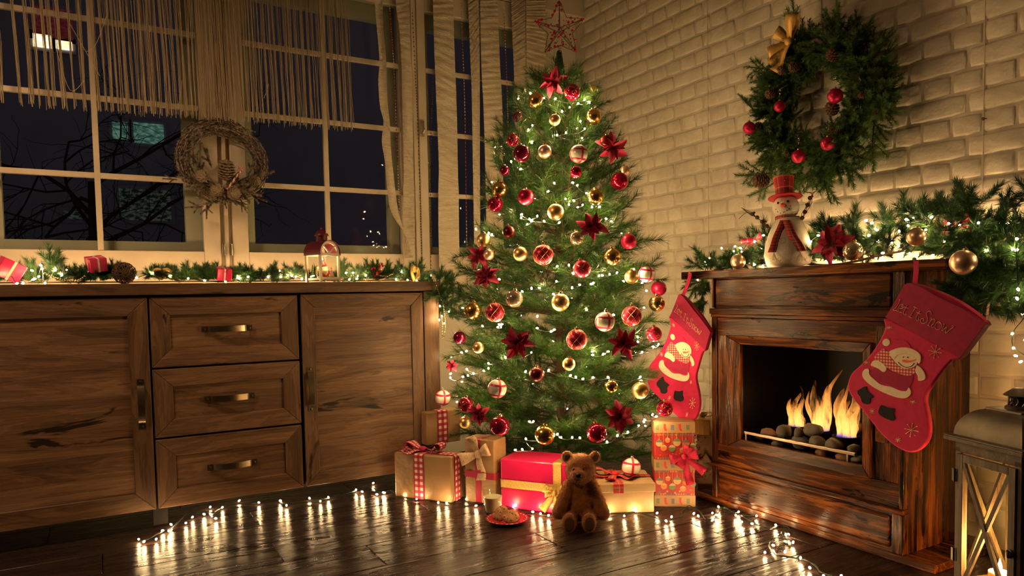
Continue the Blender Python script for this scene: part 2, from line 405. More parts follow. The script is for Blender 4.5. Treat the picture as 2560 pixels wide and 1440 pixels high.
def gingham():
    n = NT('red_white_gingham').set(rough=0.75)
    uv = n.new('ShaderNodeUVMap'); sp = n.new('ShaderNodeSeparateXYZ'); n.l(uv.outputs[0], sp.inputs[0])
    a = n.math('LESS_THAN', n.math('FRACT', n.math('ADD', n.math('MULTIPLY', sp.outputs[0], 2.0), 0.25)), 0.5)
    b = n.math('LESS_THAN', n.math('FRACT', n.math('MULTIPLY', sp.outputs[1], 2.0)), 0.5)
    e = n.math('GREATER_THAN', n.math('ABSOLUTE', n.math('SUBTRACT', sp.outputs[0], 0.5)), 0.44)
    f = n.math('MAXIMUM', n.math('MULTIPLY', n.math('ADD', a, b), 0.5), e)
    n.base(n.ramp(f, [(0.0, (0.76, 0.62, 0.46)), (0.25, (0.50, 0.06, 0.12)), (0.75, (0.38, 0.006, 0.060))], True)); return n.mt
M['gingham'] = gingham()
def tartan(name, base, dk, gr, wt, n1=2.0, coord='uv'):
    n = NT(name).set(rough=0.8)
    if coord == 'uv':
        uv = n.new('ShaderNodeUVMap'); o = uv.outputs[0]
    else: o = n.coord('Object', (9, 9, 9), False)
    sp = n.new('ShaderNodeSeparateXYZ'); n.l(o, sp.inputs[0])
    st = [(0.0, base), (0.30, gr), (0.44, base), (0.52, wt), (0.555, base), (0.72, dk), (0.86, base), (0.97, wt)]
    ca = n.ramp(n.math('FRACT', n.math('MULTIPLY', sp.outputs[0], n1)), st, True)
    cb = n.ramp(n.math('FRACT', n.math('MULTIPLY', sp.outputs[1 if coord == 'uv' else 2], n1)), st, True)
    n.base(n.mix(0.5, ca, cb)); return n.mt
M['tartan'] = tartan('red_green_tartan', (0.52, 0.012, 0.020), (0.16, 0.01, 0.02), (0.02, 0.13, 0.05), (0.60, 0.45, 0.30), 1.0)
M['scarf'] = tartan('scarf_tartan', (0.50, 0.014, 0.022), (0.10, 0.012, 0.03), (0.02, 0.10, 0.05), (0.66, 0.52, 0.38), 1.0)
M['hat'] = tartan('hat_tartan', (0.50, 0.010, 0.022), (0.32, 0.008, 0.02), (0.06, 0.06, 0.03), (0.62, 0.40, 0.16), 1.0)
def burlap():
    n = NT('burlap_with_red_stars').set(rough=0.9)
    uv = n.new('ShaderNodeUVMap'); vo = n.new('ShaderNodeTexVoronoi'); vo.inputs['Scale'].default_value = 3.2; vo.inputs['Randomness'].default_value = 0.7
    n.l(uv.outputs[0], vo.inputs['Vector'])
    ns = n.noise(uv.outputs[0], 22, 2)
    d = n.math('ADD', vo.outputs['Distance'], n.math('MULTIPLY', n.math('SUBTRACT', ns, 0.5), 0.55))
    n.base(n.ramp(d, [(0.0, (0.42, 0.02, 0.03)), (0.20, (0.56, 0.40, 0.24)), (1.0, (0.60, 0.44, 0.28))], True)); return n.mt
M['burlap'] = burlap()
def glassmat(name='window_glass', tint=(0.93, 0.95, 0.93)):
    n = NT(name); tr = n.new('ShaderNodeBsdfTransparent'); tr.inputs[0].default_value = (*tint, 1)
    gl = n.new('ShaderNodeBsdfGlossy'); gl.inputs['Roughness'].default_value = 0.01
    fr = n.new('ShaderNodeFresnel'); fr.inputs[0].default_value = 1.45
    mx = n.new('ShaderNodeMixShader'); ge = n.new('ShaderNodeNewGeometry'); n.l(n.math('MULTIPLY', fr.outputs[0], n.math('SUBTRACT', 1.0, ge.outputs['Backfacing'])), mx.inputs[0]); n.l(tr.outputs[0], mx.inputs[1]); n.l(gl.outputs[0], mx.inputs[2])
    n.l(mx.outputs[0], n.out.inputs[0]); return n.mt
M['glass'] = glassmat()
def cookie():
    n = NT('cookie_dough').set(rough=0.85); v = n.coord(); vo = n.new('ShaderNodeTexVoronoi'); vo.inputs['Scale'].default_value = 55
    n.l(v, vo.inputs['Vector']); f = n.noise(v, 40, 5)
    n.base(n.ramp(f, [(0.3, (0.24, 0.10, 0.035)), (0.7, (0.46, 0.23, 0.09))])); n.bump(f, 0.8, 0.006); return n.mt
M['cookie'] = cookie()
M['choc'] = plain('dark_chocolate', (0.03, 0.012, 0.008), 0.5)
M['fur'] = noisy('brown_plush_fur', (0.22, 0.070, 0.010), (0.36, 0.125, 0.018), 30, 0.85, 0.6, 120, 0.006, sheen=0.2)
M['furpad'] = noisy('dark_brown_paw_pad', (0.09, 0.035, 0.014), (0.13, 0.05, 0.02), 60, 0.9)
M['ribbon'] = noisy('crinkled_cream_ribbon', (0.60, 0.50, 0.36), (0.72, 0.62, 0.48), 20, 0.33, 0.9, 60, 0.008, stretch=(1, 1, 5))
M['string'] = plain('cream_curtain_string', (0.52, 0.42, 0.29), 0.7)
M['lwood'] = wood('weathered_grey_wood', (0.05, 0.033, 0.021), (0.11, 0.078, 0.053), (0.19, 0.145, 0.105), 2, 0.6, 0.5, 1.6, 0.25)
M['lwoodx'] = wood('weathered_grey_wood_level', (0.05, 0.033, 0.021), (0.11, 0.078, 0.053), (0.19, 0.145, 0.105), 0, 0.6, 0.5, 1.6, 0.25)
M['zinc'] = noisy('aged_zinc', (0.085, 0.068, 0.050), (0.15, 0.125, 0.095), 9, 0.48, 0.2, 60, metal=0.55)
M['wax'] = plain('candle_wax', (0.88, 0.74, 0.48), 0.5, sub=0.3)
M['lred'] = noisy('dark_red_enamel', (0.085, 0.004, 0.014), (0.115, 0.006, 0.02), 10, 0.42)
M['lwhite'] = noisy('worn_white_metal', (0.48, 0.42, 0.32), (0.62, 0.55, 0.44), 25, 0.6, 0.2, 60)
# ------------------------------------------------------------------ the room
WX, WY, CEIL = 2.92, 4.10, 3.05          # brick wall plane, window wall plane, ceiling height
XL, YF = -2.6, -2.4
fl = struct(MB().box(XL, WX+0.1, YF, WY+0.1, -0.06, -0.0115).build('floor', M['dark']))
joints = {0: 2.30, 1: 0.30, 2: 1.20, 3: 0.62, 4: 1.05, 5: 2.17, 6: 1.541, 7: 0.891, 8: 0.570, 9: 1.30, 10: 0.574, 11: 1.1, 12: 0.3, -1: 0.8, -2: 1.6}
for k in range(-12, 13):
    y0 = 0.755 + 0.25*k; y1 = y0+0.25
    j = joints.get(k, (k*0.53) % 1.3); xs = [j+1.33*i for i in range(-5, 4)]
    if y0 < 0.5: xs = [-2.6, j, 2.92]
    for a, b in zip(xs[:-1], xs[1:]):
        a = max(a, XL); b = min(b, WX)
        if b-a < 0.05: continue
        o = MB().box(a+0.0012, b-0.0012, y0+0.0012, min(y1, WY)-0.0012, -0.0112, 0).build('plank', M['floor'], fl)
        if y0 > 0.5: bevel(o, 0.0018, 1)
struct(MB().box(XL-0.1, WX+0.1, YF-0.1, WY+0.1, CEIL, CEIL+0.08).build('ceiling', M['ceiling']))
struct(MB().box(XL-0.1, XL, YF, WY, 0, CEIL).build('wall_left', M['wallfar']))
struct(MB().box(XL-0.1, WX+0.1, YF-0.1, YF, 0, CEIL).build('wall_front', M['wallfar']))
mb = MB(); mb.box(XL, WX, WY, WY+0.18, 0, 1.10); mb.box(2.605, WX, WY, WY+0.18, 1.10, CEIL); mb.box(XL, 2.605, WY, WY+0.18, 2.84, CEIL); mb.box(XL, -0.62, WY, WY+0.18, 1.10, 2.84)
struct(mb.build('wall_back', M['wall']))
mb = MB(); mb.box(XL, WX, 4.0, WY, 2.865, CEIL)
struct(mb.build('trim_1', M['paint'], bev=0.004))
# brick wall: a backing of mortar, every brick proud of it
wr = struct(MB().box(WX, WX+0.1, YF, WY, 0, CEIL).build('wall_right', M['mortar']))
def brickmesh(wd, ht, sd):
    R = random.Random(sd); V = []; F = []
    nx = 5 if wd > 0.15 else 3; nz = 3; ring = []
    for i in range(nx): ring.append((i/(nx-1), 0))
    for i in range(1, nz): ring.append((1, i/(nz-1)))
    for i in range(nx-2, -1, -1): ring.append((i/(nx-1), 1))
    for i in range(nz-2, 0, -1): ring.append((0, i/(nz-1)))
    n = len(ring)
    for lev, (ins, dep) in enumerate(((0.0, 0.0), (0.003, -0.0034), (0.010, -0.0055))):
        for a, b in ring:
            cx_, cz_ = (a-0.5)*(wd-2*ins), (b-0.5)*(ht-2*ins)
            corner = (a in (0, 1)) and (b in (0, 1))
            if corner: cx_ *= 0.965; cz_ *= 0.93
            V.append((dep+R.uniform(-0.0009, 0.0009)*(lev > 0), cx_+R.uniform(-1, 1)*0.0022, cz_+R.uniform(-1, 1)*0.0022))
    for lev in range(2):
        for i in range(n):
            j = (i+1) % n; F.append((lev*n+i, (lev+1)*n+i, (lev+1)*n+j, lev*n+j))
    V.append((-0.006, 0, 0))
    for i in range(n): F.append((2*n+i, 3*n, 2*n+(i+1) % n))
    m = MB(); m.add(V, F); return m
CH = 0.0835
BV = {t: [brickmesh(t-0.009, CH-0.009, 11*i+int(t*100)) for i in range(5)] for t in (0.23, 0.115)}
BM = {t: [b.mesh('brick') for b in BV[t]] for t in BV}
for t in BM:
    for me in BM[t]: me.polygons.foreach_set('use_smooth', [True]*len(me.polygons))
cand = []
for k in range(0, 36):
    z = 0.074 + CH*(k+0.5); t = 0.23 if k % 2 else 0.115
    y = (3.129 if k % 2 else 3.073) + t/2 + 0.5*t*0
    ys = [y + t*i for i in range(-20, 12)]
    for yc in ys:
        if yc+t/2 > WY-0.005 or yc < 0.85: continue
        d = np.array([WX-0.01, yc, z])-O3; zz = d @ FW
        px = PCX+FOC*(d @ CR)/zz; py = PCY-FOC*(d @ CU)/zz
        if px > 2680 or py < -90 or py > 1500: continue
        hid = (1.56 < yc < 2.38 and z < 0.98) or (yc > 2.42 and yc < 3.9 and z < 1.05) or z < 0.2
        cand.append((hid, -t*zz**-2*1000 + (1 if py < 0 or px > 2560 else 0), yc, z, t))
cand.sort(); rest = MB()
for i, (hid, _, yc, z, t) in enumerate(cand):
    v = random.randrange(5)
    if i < 300 and not hid: place(link('brick', BM[t][v], M['brick'], wr), (WX, yc, z))
    else: rest.add(np.array(BV[t][v].v)+np.array((WX, yc, z)), BV[t][v].f)
rest.build('far_bricks', M['brick'], wr, smooth=True, kind='stuff')
for px, y0 in ((1773, 500), (2452, 900)):
    yy = onx(px, y0, WX)[1]; MB().box(WX-0.0068, WX-0.004, yy-0.0013, yy+0.0013, 0.02, CEIL).build('panel_seam', M['mortar'], wr)
nl = onx(2457, 297, WX-0.03); m = MB(); m.tube([nl, nl+np.array([0.04, 0, 0.006])], 0.0022, 6); m.lathe([(0.001, 0), (0.006, 0.001), (0.006, 0.004), (0.001, 0.005)], 10, nl, frame((1, 0, 0)))
tag(m.build('nail', M['pewterd']), 'small dark nail sticking out of the brick wall above the mantel garland', 'nail')
nl = onx(2057, 50, WX-0.012); 
tag(MB().tube([(WX-0.006, nl[1], CEIL-0.01), (WX-0.012, nl[1], 2.5), (WX-0.02, nl[1], 2.2)], 0.0012, 5).build('hanging_line', M['twig']), 'thin dark line hanging down the brick wall to the fir wreath', 'cord')

# windows -------------------------------------------------------------
FY = 4.0
def window(name, gx0, gx1, sx0, sx1, vm, lwid, hinge_x=None):
    gz0, gz1 = 1.255, 2.70
    w = thing(name, 'white casement window', 'window', (0, 0, 0)); del w['label']; del w['category']; struct(w)
    m = MB(); m.box(sx0, gx0, FY, FY+0.05, 1.155, 2.86); m.build('sash_frame', M['paint'], w, bev=0.004)
    m = MB(); m.box(gx1, sx1, FY, FY+0.05, 1.155, 2.86); m.build('sash_frame', M['paint'], w, bev=0.004)
    MB().box(gx0, gx1, FY+0.001, FY+0.05, 1.155, gz0).build('bottom_rail', M['paint'], w, bev=0.004)
    MB().box(gx0, gx1, FY+0.001, FY+0.05, gz1, 2.86).build('top_rail', M['paint'], w, bev=0.004)
    b = 0.075
    m = MB(); m.box(gx0-0.01, gx0+lwid, FY+0.085, FY+0.14, 1.2, 2.8); m.box(gx1-lwid, gx1+0.01, FY+0.085, FY+0.14, 1.2, 2.8)
    m.box(gx0+lwid, gx1-lwid, FY+0.086, FY+0.14, 1.2, gz0+0.052); m.box(gx0+lwid, gx1-lwid, FY+0.086, FY+0.14, gz1-0.075, 2.8)
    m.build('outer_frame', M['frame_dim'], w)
    zs = [gz0]+[1.614, 1.984, 2.353]+[gz1]; xs = [gx0]+vm+[gx1]
    for x in vm: MB().box(x-0.013, x+0.013, FY-0.004, FY+0.018, gz0, gz1).build('glazing_bar', M['paint'], w, bev=0.002, seg=1)
    for z in zs[1:-1]: MB().box(gx0, gx1, FY-0.003, FY+0.018, z-0.013, z+0.013).build('glazing_bar', M['paint'], w, bev=0.002, seg=1)
    for xa, xb in zip(xs[:-1], xs[1:]):
        for za, zb in zip(zs[:-1], zs[1:]): MB().box(xa, xb, FY+0.019, FY+0.023, za, zb).build('pane', M['glass'], w)
    return w
w1 = window('window_1', -0.445, 0.485, -0.53, 0.566, [0.02], 0.075)
w2 = window('window_2', 0.705, 1.580, 0.626, 1.655, [1.135], 0.05)
w3 = window('window_3', 1.752, 2.50, 1.70, 2.60, [2.16], 0.05)
for x in (0.578, 0.614):
    for z in (1.265, 1.96):
        MB().tube([(x, FY-0.012, z-0.03), (x, FY-0.012, z+0.03)], 0.008, 8).build('hinge', M['silver'], w1 if x < 0.6 else w2)
m = MB(); m.box(1.70, 1.728, FY-0.014, FY-0.004, 1.955, 2.05); m.tube([(1.714, FY-0.02, 2.02), (1.718, FY-0.04, 1.99), (1.712, FY-0.03, 1.97)], 0.005, 6)
m.build('window_catch', M['silver'], w3)
for n, (a, b, y0, y1) in enumerate(((0.587, 0.606, FY-0.004, FY+0.06), (1.668, 1.70, FY+0.012, FY+0.06), (-0.62, -0.53, FY, FY+0.06))):
    struct(MB().box(a, b, y0, y1, 1.12, 2.865).build('trim_%d' % (n+2), M['paint'], bev=0.003))
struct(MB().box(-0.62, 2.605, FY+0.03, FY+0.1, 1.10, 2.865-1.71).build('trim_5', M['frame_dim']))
struct(MB().box(XL, 2.605, FY-0.02, WY, 1.06, 1.128).build('trim_6', M['paint'], bev=0.005))
struct(MB().box(0.560, 0.632, FY+0.026, FY+0.06, 1.12, 2.865).build('trim_8', M['paint'])); struct(MB().box(1.650, 1.705, FY+0.03, FY+0.06, 1.12, 2.865).build('trim_9', M['paint']))
struct(MB().box(2.605, 2.66, FY+0.05, WY, 1.1, 2.865).build('trim_7', M['paint'], bev=0.004))

# night outside: dark block with a few lit windows, bare tree
BY = 15.0
bd = thing('apartment_building', 'dark apartment block across the street at night with few lit windows', 'building', (0, BY, 0))
dk = noisy('dark_facade', (0.40, 0.38, 0.40), (0.55, 0.52, 0.55), 0.4, 0.9)
MB().box(-9, 12, BY, BY+2, -6, 16).build('facade', dk, bd)
def lit(name, col, st, a, b):
    n = NT(name); e = n.new('ShaderNodeEmission'); v = n.coord(scale=(3, 1, 6)); f = n.noise(v, 3.5, 5)
    n.l(n.ramp(f, [(0.44, a), (0.60, b)]), e.inputs[0]); e.inputs[1].default_value = st; n.l(e.outputs[0], n.out.inputs[0]); return n.mt
lw = lit('warm_lit_room', 0, 0.75, (1.0, 0.62, 0.28), (1.0, 0.85, 0.6)); lg = lit('green_lit_room', 0, 0.06, (0.15, 0.40, 0.34), (0.55, 1.0, 0.75)); ld = lit('dim_lit_room', 0, 0.012, (0.06, 0.12, 0.11), (0.9, 1.0, 0.8)); lr = lit('dim_red_room', 0, 0.03, (0.5, 0.05, 0.08), (0.8, 0.12, 0.12))
for (x0, y0, x1, y1, mt) in ((84, 92, 128, 118, lw), (140, 108, 180, 124, lw), (84, 30, 180, 90, lr), (282, 308, 318, 348, lg), (335, 314, 408, 358, lg), (300, 478, 425, 550, ld), (160, 530, 215, 548, ld)):
    a = ony(x0, y1, BY); b = ony(x1, y0, BY)
    f = MB().box(a[0]-0.06, b[0]+0.06, BY-0.05, BY+0.01, a[2]-0.06, b[2]+0.06).build('window_frame', dk, bd)
    MB().box(a[0], b[0], BY-0.07, BY-0.05, a[2], b[2]).build('window_pane', mt, f)
def twigtree(m, p, d, L, r, lev):
    p = np.array(p, float); d = np.array(d, float); pts = [p]
    for i in range(4):
        d = d+np.random.normal(size=3)*0.22; d /= np.linalg.norm(d); pts.append(pts[-1]+d*L/4)
    m.tube(pts, np.linspace(r, r*0.5, 5), 4, cap=False)
    if lev:
        for i in range(4):
            e = d*0.8+np.random.normal(size=3)*0.7; twigtree(m, pts[1+i % 4], e/np.linalg.norm(e), L*0.66, r*0.5, lev-1)
bt = thing('bare_tree', 'bare winter tree standing outside the paned window at night', 'tree', (-0.1, 11, 0))
m = MB(); m.tube([(-0.1, 11, -3), (0.0, 11, 2.6)], [0.12, 0.07], 6); m.build('trunk', M['bark'], bt)
m = MB()
for i in range(6):
    a = i*1.1; twigtree(m, (-0.05, 11, 1.7+0.16*i), (math.cos(a)*0.8, math.sin(a)*0.3, 0.7), 1.5, 0.03, 3)
m.build('branches', M['bark'], bt)
# ------------------------------------------------------------------ sideboard under the window
CY = 3.45
sb = thing('sideboard', 'long rustic oak sideboard with three drawers below the window', 'sideboard', (0.5, 3.7, 0))
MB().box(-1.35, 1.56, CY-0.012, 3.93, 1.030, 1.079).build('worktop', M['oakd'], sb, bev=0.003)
mb = MB(); mb.box(-1.33, 1.551, CY+0.03, 3.92, 0.10, 1.029); mb.build('carcass', M['dark'], sb)
MB().box(1.466, 1.551, CY, CY+0.03, 0.093, 1.029).build('end_panel', M['oakz'], sb, bev=0.002)
MB().box(1.53, 1.5515, CY+0.03, 3.92, 0.093, 1.029).build('side_panel', M['oakz'], sb)
for x in (-1.2, 0.2, 1.42): MB().box(x-0.03, x+0.03, CY+0.08, CY+0.14, 0, 0.1).build('foot', M['dark'], sb)
def handle(x, z, vertical, parent):
    m = MB(); L = 0.108; w = 0.0135
    pts = [(-L, 0, -0.001), (-0.082, 0, -0.001), (-0.076, 0, -0.010)]+[(a, 0, -0.012-0.016*(1-(a/0.072)**2)) for a in np.linspace(-0.072, 0.072, 13)]+[(0.076, 0, -0.010), (0.082, 0, -0.001), (L, 0, -0.001)]
    P = [((a, CY+c, 0) if not vertical else (0, CY+c, a)) for a, _, c in pts]
    P = [(x+p[0], p[1], z+p[2]) for p in P]
    m.strip(P, (0, 0, w) if not vertical else (w, 0, 0), 0.0035)
    for s in (-1, 1):
        q = (x+(0 if vertical else s*0.096), CY-0.003, z+(s*0.096 if vertical else 0))
        m.lathe([(0.0005, 0), (0.006, 0.0), (0.005, 0.003), (0.0005, 0.004)], 8, q, frame((0, -1, 0)))
    m.build('handle', M['pewter'], parent, smooth='auto')
def front(name, x0, x1, z0, z1, fwid, hx, hz, vert):
    """a mitred frame around a recessed panel"""
    f = fwid; pn = MB().box(x0+f-0.004, x1-f+0.004, CY+0.009, CY+0.022, z0+f-0.004, z1-f+0.004).build(name, M['oakx'], sb)
    def bar(q, mt):
        m = MB(); A = [(a, CY, b) for a, b in q]; B = [(a, CY+0.024, b) for a, b in q]; m.prism(A, B); m.build('frame_rail', mt, pn, bev=0.0025, seg=1)
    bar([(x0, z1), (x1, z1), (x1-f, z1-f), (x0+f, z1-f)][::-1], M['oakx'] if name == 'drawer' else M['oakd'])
    bar([(x0, z0), (x0+f, z0+f), (x1-f, z0+f), (x1, z0)][::-1], M['oakx'])
    bar([(x0, z0), (x0, z1), (x0+f, z1-f), (x0+f, z0+f)][::-1], M['oakz'])
    bar([(x1, z0), (x1-f, z0+f), (x1-f, z1-f), (x1, z1)][::-1], M['oakz'])
    handle(hx, hz, vert, pn)
front('door', -0.60, 0.180, 0.093, 1.018, 0.078, 0.140, 0.56, True)
front('door', -1.31, -0.61, 0.093, 1.018, 0.078, -1.27, 0.56, True)
for z0, z1, hz in ((0.713, 1.018, 0.872), (0.405, 0.704, 0.557), (0.093, 0.396, 0.246)):
    front('drawer', 0.188, 0.818, z0, z1, 0.078, 0.500, hz, False)
front('door', 0.833, 1.461, 0.093, 1.022, 0.066, 0.866, 0.565, True)

# ------------------------------------------------------------------ fireplace
FX = 2.475; FB = 2.905
fp = thing('fireplace', 'dark stained wooden fireplace surround with burning gel fire against the brick wall', 'fireplace', (2.7, 1.95, 0))
y0, y1 = 1.488, 2.412; oy0, oy1, oz0, oz1 = 1.612, 2.318, 0.288, 0.797
iy0, iy1, iz0, iz1 = 1.660, 2.252, 0.327, 0.758
MB().box(2.435, FB, 1.327, 2.572, 1.058, 1.094).build('mantel_shelf', M['mahy'], fp, bev=0.004)
MB().box(FX-0.002, FB, 1.375, 2.525, 0, 0.030).build('plinth', M['mahy'], fp, bev=0.004)
MB().box(FX+0.02, FB, y0+0.001, y0+0.02, 0.03, 1.058).build('side_panel', M['mahz'], fp, bev=0.002)
MB().box(FX+0.02, FB, y1-0.02, y1-0.001, 0.03, 1.058).build('side_panel', M['mahz'], fp, bev=0.002)
MB().box(FX+0.012, FX+0.03, y0+0.004, y1-0.004, 0.918, 1.058).build('frieze', M['mahy'], fp)
for a, b in ((y0, 1.535), (2.40, y1)): MB().box(FX-0.002, FX+0.03, a, b, 0.923, 1.058).build('corner_block', M['mahz'], fp, bev=0.003)
MB().box(FX+0.002, FX+0.02, 1.543, 2.392, 0.93, 1.054).build('frieze_panel', M['mahy'], fp, bev=0.006)
m = MB(); m.box(FX-0.014, FX+0.03, y0-0.008, y1+0.004, 0.894, 0.920); m.box(FX-0.007, FX+0.03, y0-0.004, y1+0.002, 0.878, 0.894); m.build('moulding', M['mahy'], fp, bev=0.004)
for a, b in ((y0, 1.505), (2.378, y1)): MB().box(FX-0.003, FX+0.03, a, b, 0.198, 0.878).build('edge_strip', M['mahz'], fp, bev=0.003)
MB().box(FX, FX+0.03, 1.505, 2.378, oz1, 0.876).build('surround_rail', M['mahy'], fp, bev=0.002)
MB().box(FX, FX+0.03, 1.505, 2.378, 0.198, oz0).build('surround_rail', M['mahy'], fp, bev=0.002)
MB().box(FX+0.003, FX+0.03, 1.505, oy0, oz0, oz1).build('surround_stile', M['mahz'], fp, bev=0.002)
MB().box(FX+0.003, FX+0.03, oy1, 2.378, oz0, oz1).build('surround_stile', M['mahz'], fp, bev=0.002)
MB().box(FX-0.001, FX+0.01, 1.512, 1.600, 0.43, 0.86).build('stile_panel', M['mahz'], fp, bev=0.004)
def oframe(q, mt):
    A = [(FX-0.012, a, b) for a, b in q[:2]]+[(FX+0.012, a, b) for a, b in q[2:]]
    B = [(FX+0.03, a, b) for a, b in q]; m = MB(); m.prism(A, B); bmesh_fix(m.build('opening_frame', mt, fp, bev=0.002, seg=1))
def bmesh_fix(o):
    bm = bmesh.new(); bm.from_mesh(o.data); bmesh.ops.recalc_face_normals(bm, faces=bm.faces); bm.to_mesh(o.data); bm.free(); return o
oframe([(oy0, oz1), (oy1, oz1), (iy1, iz1), (iy0, iz1)], M['mahy']); oframe([(oy1, oz0), (oy0, oz0), (iy0, iz0), (iy1, iz0)], M['mahy'])
oframe([(oy1, oz1), (oy1, oz0), (iy1, iz0), (iy1, iz1)], M['mahz']); oframe([(oy0, oz0), (oy0, oz1), (iy0, iz1), (iy0, iz0)], M['mahz'])
m = MB(); m.box(FX-0.012, FX+0.03, y0-0.004, y1+0.003, 0.180, 0.199); m.build('moulding', M['mahy'], fp, bev=0.005)
MB().box(FX+0.004, FX+0.03, y0+0.004, y1-0.004, 0.03, 0.180).build('lower_board', M['mahy'], fp)
MB().box(FX-0.006, FX+0.02, 1.537, 2.374, 0.045, 0.168).build('lower_panel', M['mahy'], fp, bev=0.012, seg=3)
for a, b in ((y0, 1.530), (2.384, y1)): MB().box(FX-0.004, FX+0.03, a, b, 0.031, 0.180).build('corner_block', M['mahz'], fp, bev=0.004)
m = MB(); m.box(2.875, 2.89, iy0-0.02, iy1+0.02, 0.29, 0.80); m.box(FX+0.031, 2.89, iy0-0.03, iy0-0.012, 0.29, 0.80); m.box(FX+0.031, 2.89, iy1+0.012, iy1+0.03, 0.29, 0.80)
m.box(FX+0.031, 2.89, iy0-0.03, iy1+0.03, 0.285, 0.300); m.box(FX+0.031, 2.89, iy0-0.03, iy1+0.03, 0.79, 0.805); m.build('firebox', M['black'], fp)
# steel guard rail
gr = MB().box(FX+0.028, FX+0.042, 1.70, 2.262, 0.352, 0.364).build('guard_rail', M['steel'], fp, bev=0.0015)
for y in (1.735, 2.24): MB().box(FX+0.031, FX+0.039, y-0.004, y+0.004, 0.300, 0.352).build('rail_post', M['steel'], gr)
# burners and flames
def flamemat():
    n = NT('gel_flame'); v = n.coord(scale=(26, 26, 7), rnd=True)
    f = n.noise(v, 1.0, 4, 0.6, 0.8)
    tc = n.new('ShaderNodeTexCoord'); sp = n.new('ShaderNodeSeparateXYZ'); n.l(tc.outputs['Generated'], sp.inputs[0]); z = sp.outputs[2]
    colr = n.ramp(z, [(0.0, (0.03, 0.05, 0.75)), (0.035, (0.16, 0.12, 0.55)), (0.09, (1.0, 0.46, 0.11)), (0.45, (1.0, 0.40, 0.08)), (1.0, (0.85, 0.22, 0.03))])
    st = n.math('MULTIPLY', n.ramp(z, [(0.0, (0.5,)*3), (0.12, (1, 1, 1)), (0.5, (0.8,)*3), (1.0, (0.30,)*3)]), 1.15)
    e = n.new('ShaderNodeEmission'); n.l(colr, e.inputs[0]); n.l(st, e.inputs[1])
    tr = n.new('ShaderNodeBsdfTransparent'); mx = n.new('ShaderNodeMixShader')
    den = n.math('MULTIPLY', n.ramp(f, [(0.42, (0.02,)*3), (0.70, (0.62,)*3)]), n.ramp(z, [(0.0, (0.5,)*3), (0.2, (0.8,)*3), (0.7, (0.75,)*3), (1.0, (0.25,)*3)]))
    n.l(den, mx.inputs[0]); n.l(tr.outputs[0], mx.inputs[1]); n.l(e.outputs[0], mx.inputs[2]); n.l(mx.outputs[0], n.out.inputs[0]); return n.mt
M['flame'] = flamemat()
def flame(c, R, H, lean, sd, parent):
    rg = random.Random(sd); n = 10; m = MB(); rows = 16; V = []; F = []
    ph = rg.uniform(0, 6); ph2 = rg.uniform(0, 6)
    for i in range(rows+1):
        t = i/rows; r = R*(1.0-0.15*math.sin(t*3+ph)*t)*max(1-t, 0.0)**0.55*(1+0.12*math.sin(PI*min(1, t*1.3)))
        cx_ = lean[0]*t**1.3 + 0.010*math.sin(7*t+ph)*t; cy_ = lean[1]*t**1.3 + 0.020*math.sin(6*t+ph2)*t
        fl_ = 0.55+0.25*math.sin(3*t+ph)
        for k in range(n):
            a = 2*PI*k/n + t*1.6*(1 if sd % 2 else -1)
            V.append((c[0]+cx_+r*fl_*math.cos(a)*(1+0.2*math.sin(3*a+ph)), c[1]+cy_+r*math.sin(a)*(1+0.15*math.sin(2*a+9*t)), c[2]+H*t))
    for i in range(rows):
        for k in range(n): F.append((i*n+k, i*n+(k+1) % n, (i+1)*n+(k+1) % n, (i+1)*n+k))
    m.add(V, F); m.build('flame', M['flame'], parent, smooth=True)
for bi, (px, py, wpx, H, X, tongues) in enumerate((
        (1992, 1063, 23, 0.17, 2.63, [(0, 0, 1.0, 0.66, 0.0, 0.0), (0.2, 0.3, 0.7, 0.92, 0, 0.0), (0, -0.4, 0.55, 0.80, 0, -0.005), (-.2, 0.5, 0.5, 0.74, 0, 0.012), (0, -0.35, 0.28, 1.1, 0.0, -0.004)]),
        (2050, 1074, 27, 0.26, 2.63, [(0, 0, 1.0, 0.62, 0, -0.01), (0.2, -0.3, 0.75, 0.82, 0.0, -0.035), (-.1, 0.4, 0.6, 0.86, 0, 0.012), (0, 0.6, 0.35, 0.66, 0, 0.05), (0, -0.5, 0.5, 1.06, 0.01, -0.060), (0, 0.1, 0.45, 0.72, 0, -0.02)]),
        (2115, 1089, 27, 0.24, 2.60, [(0, 0, 1.0, 0.66, 0, -0.005), (0.2, 0.3, 0.7, 0.85, 0, 0.02), (0, -0.4, 0.7, 0.92, 0, -0.025), (0, 0.4, 0.4, 0.95, 0, -0.01), (0, -0.5, 0.5, 0.6, 0, -0.03)]))):
    p = onx(px, py, X); R = 0.0465 if bi != 2 else 0.052
    bn = MB(); bn.lathe([(R, p[2]-0.095), (R, p[2]), (R-0.005, p[2]), (R-0.006, p[2]-0.04), (0.001, p[2]-0.04)], 24, (p[0], p[1], 0))
    b = bn.build('burner_cup', M['black'], fp, smooth='auto')
    for ti, (ox, oy, rs, hs, lx, ly) in enumerate(tongues):
        flame((p[0]+ox*R*0.5, p[1]+oy*R*0.8, p[2]-0.012), R*0.92*rs, H*hs, (lx, ly), bi*10+ti, b)
    l = bpy.data.lights.new('fire_light', 'POINT'); l.energy = 0.16; l.color = (1, 0.45, 0.12); l.shadow_soft_size = 0.03
    o = bpy.data.objects.new('fire_light', l); COL.objects.link(o); o.location = (p[0], p[1], p[2]+0.09)
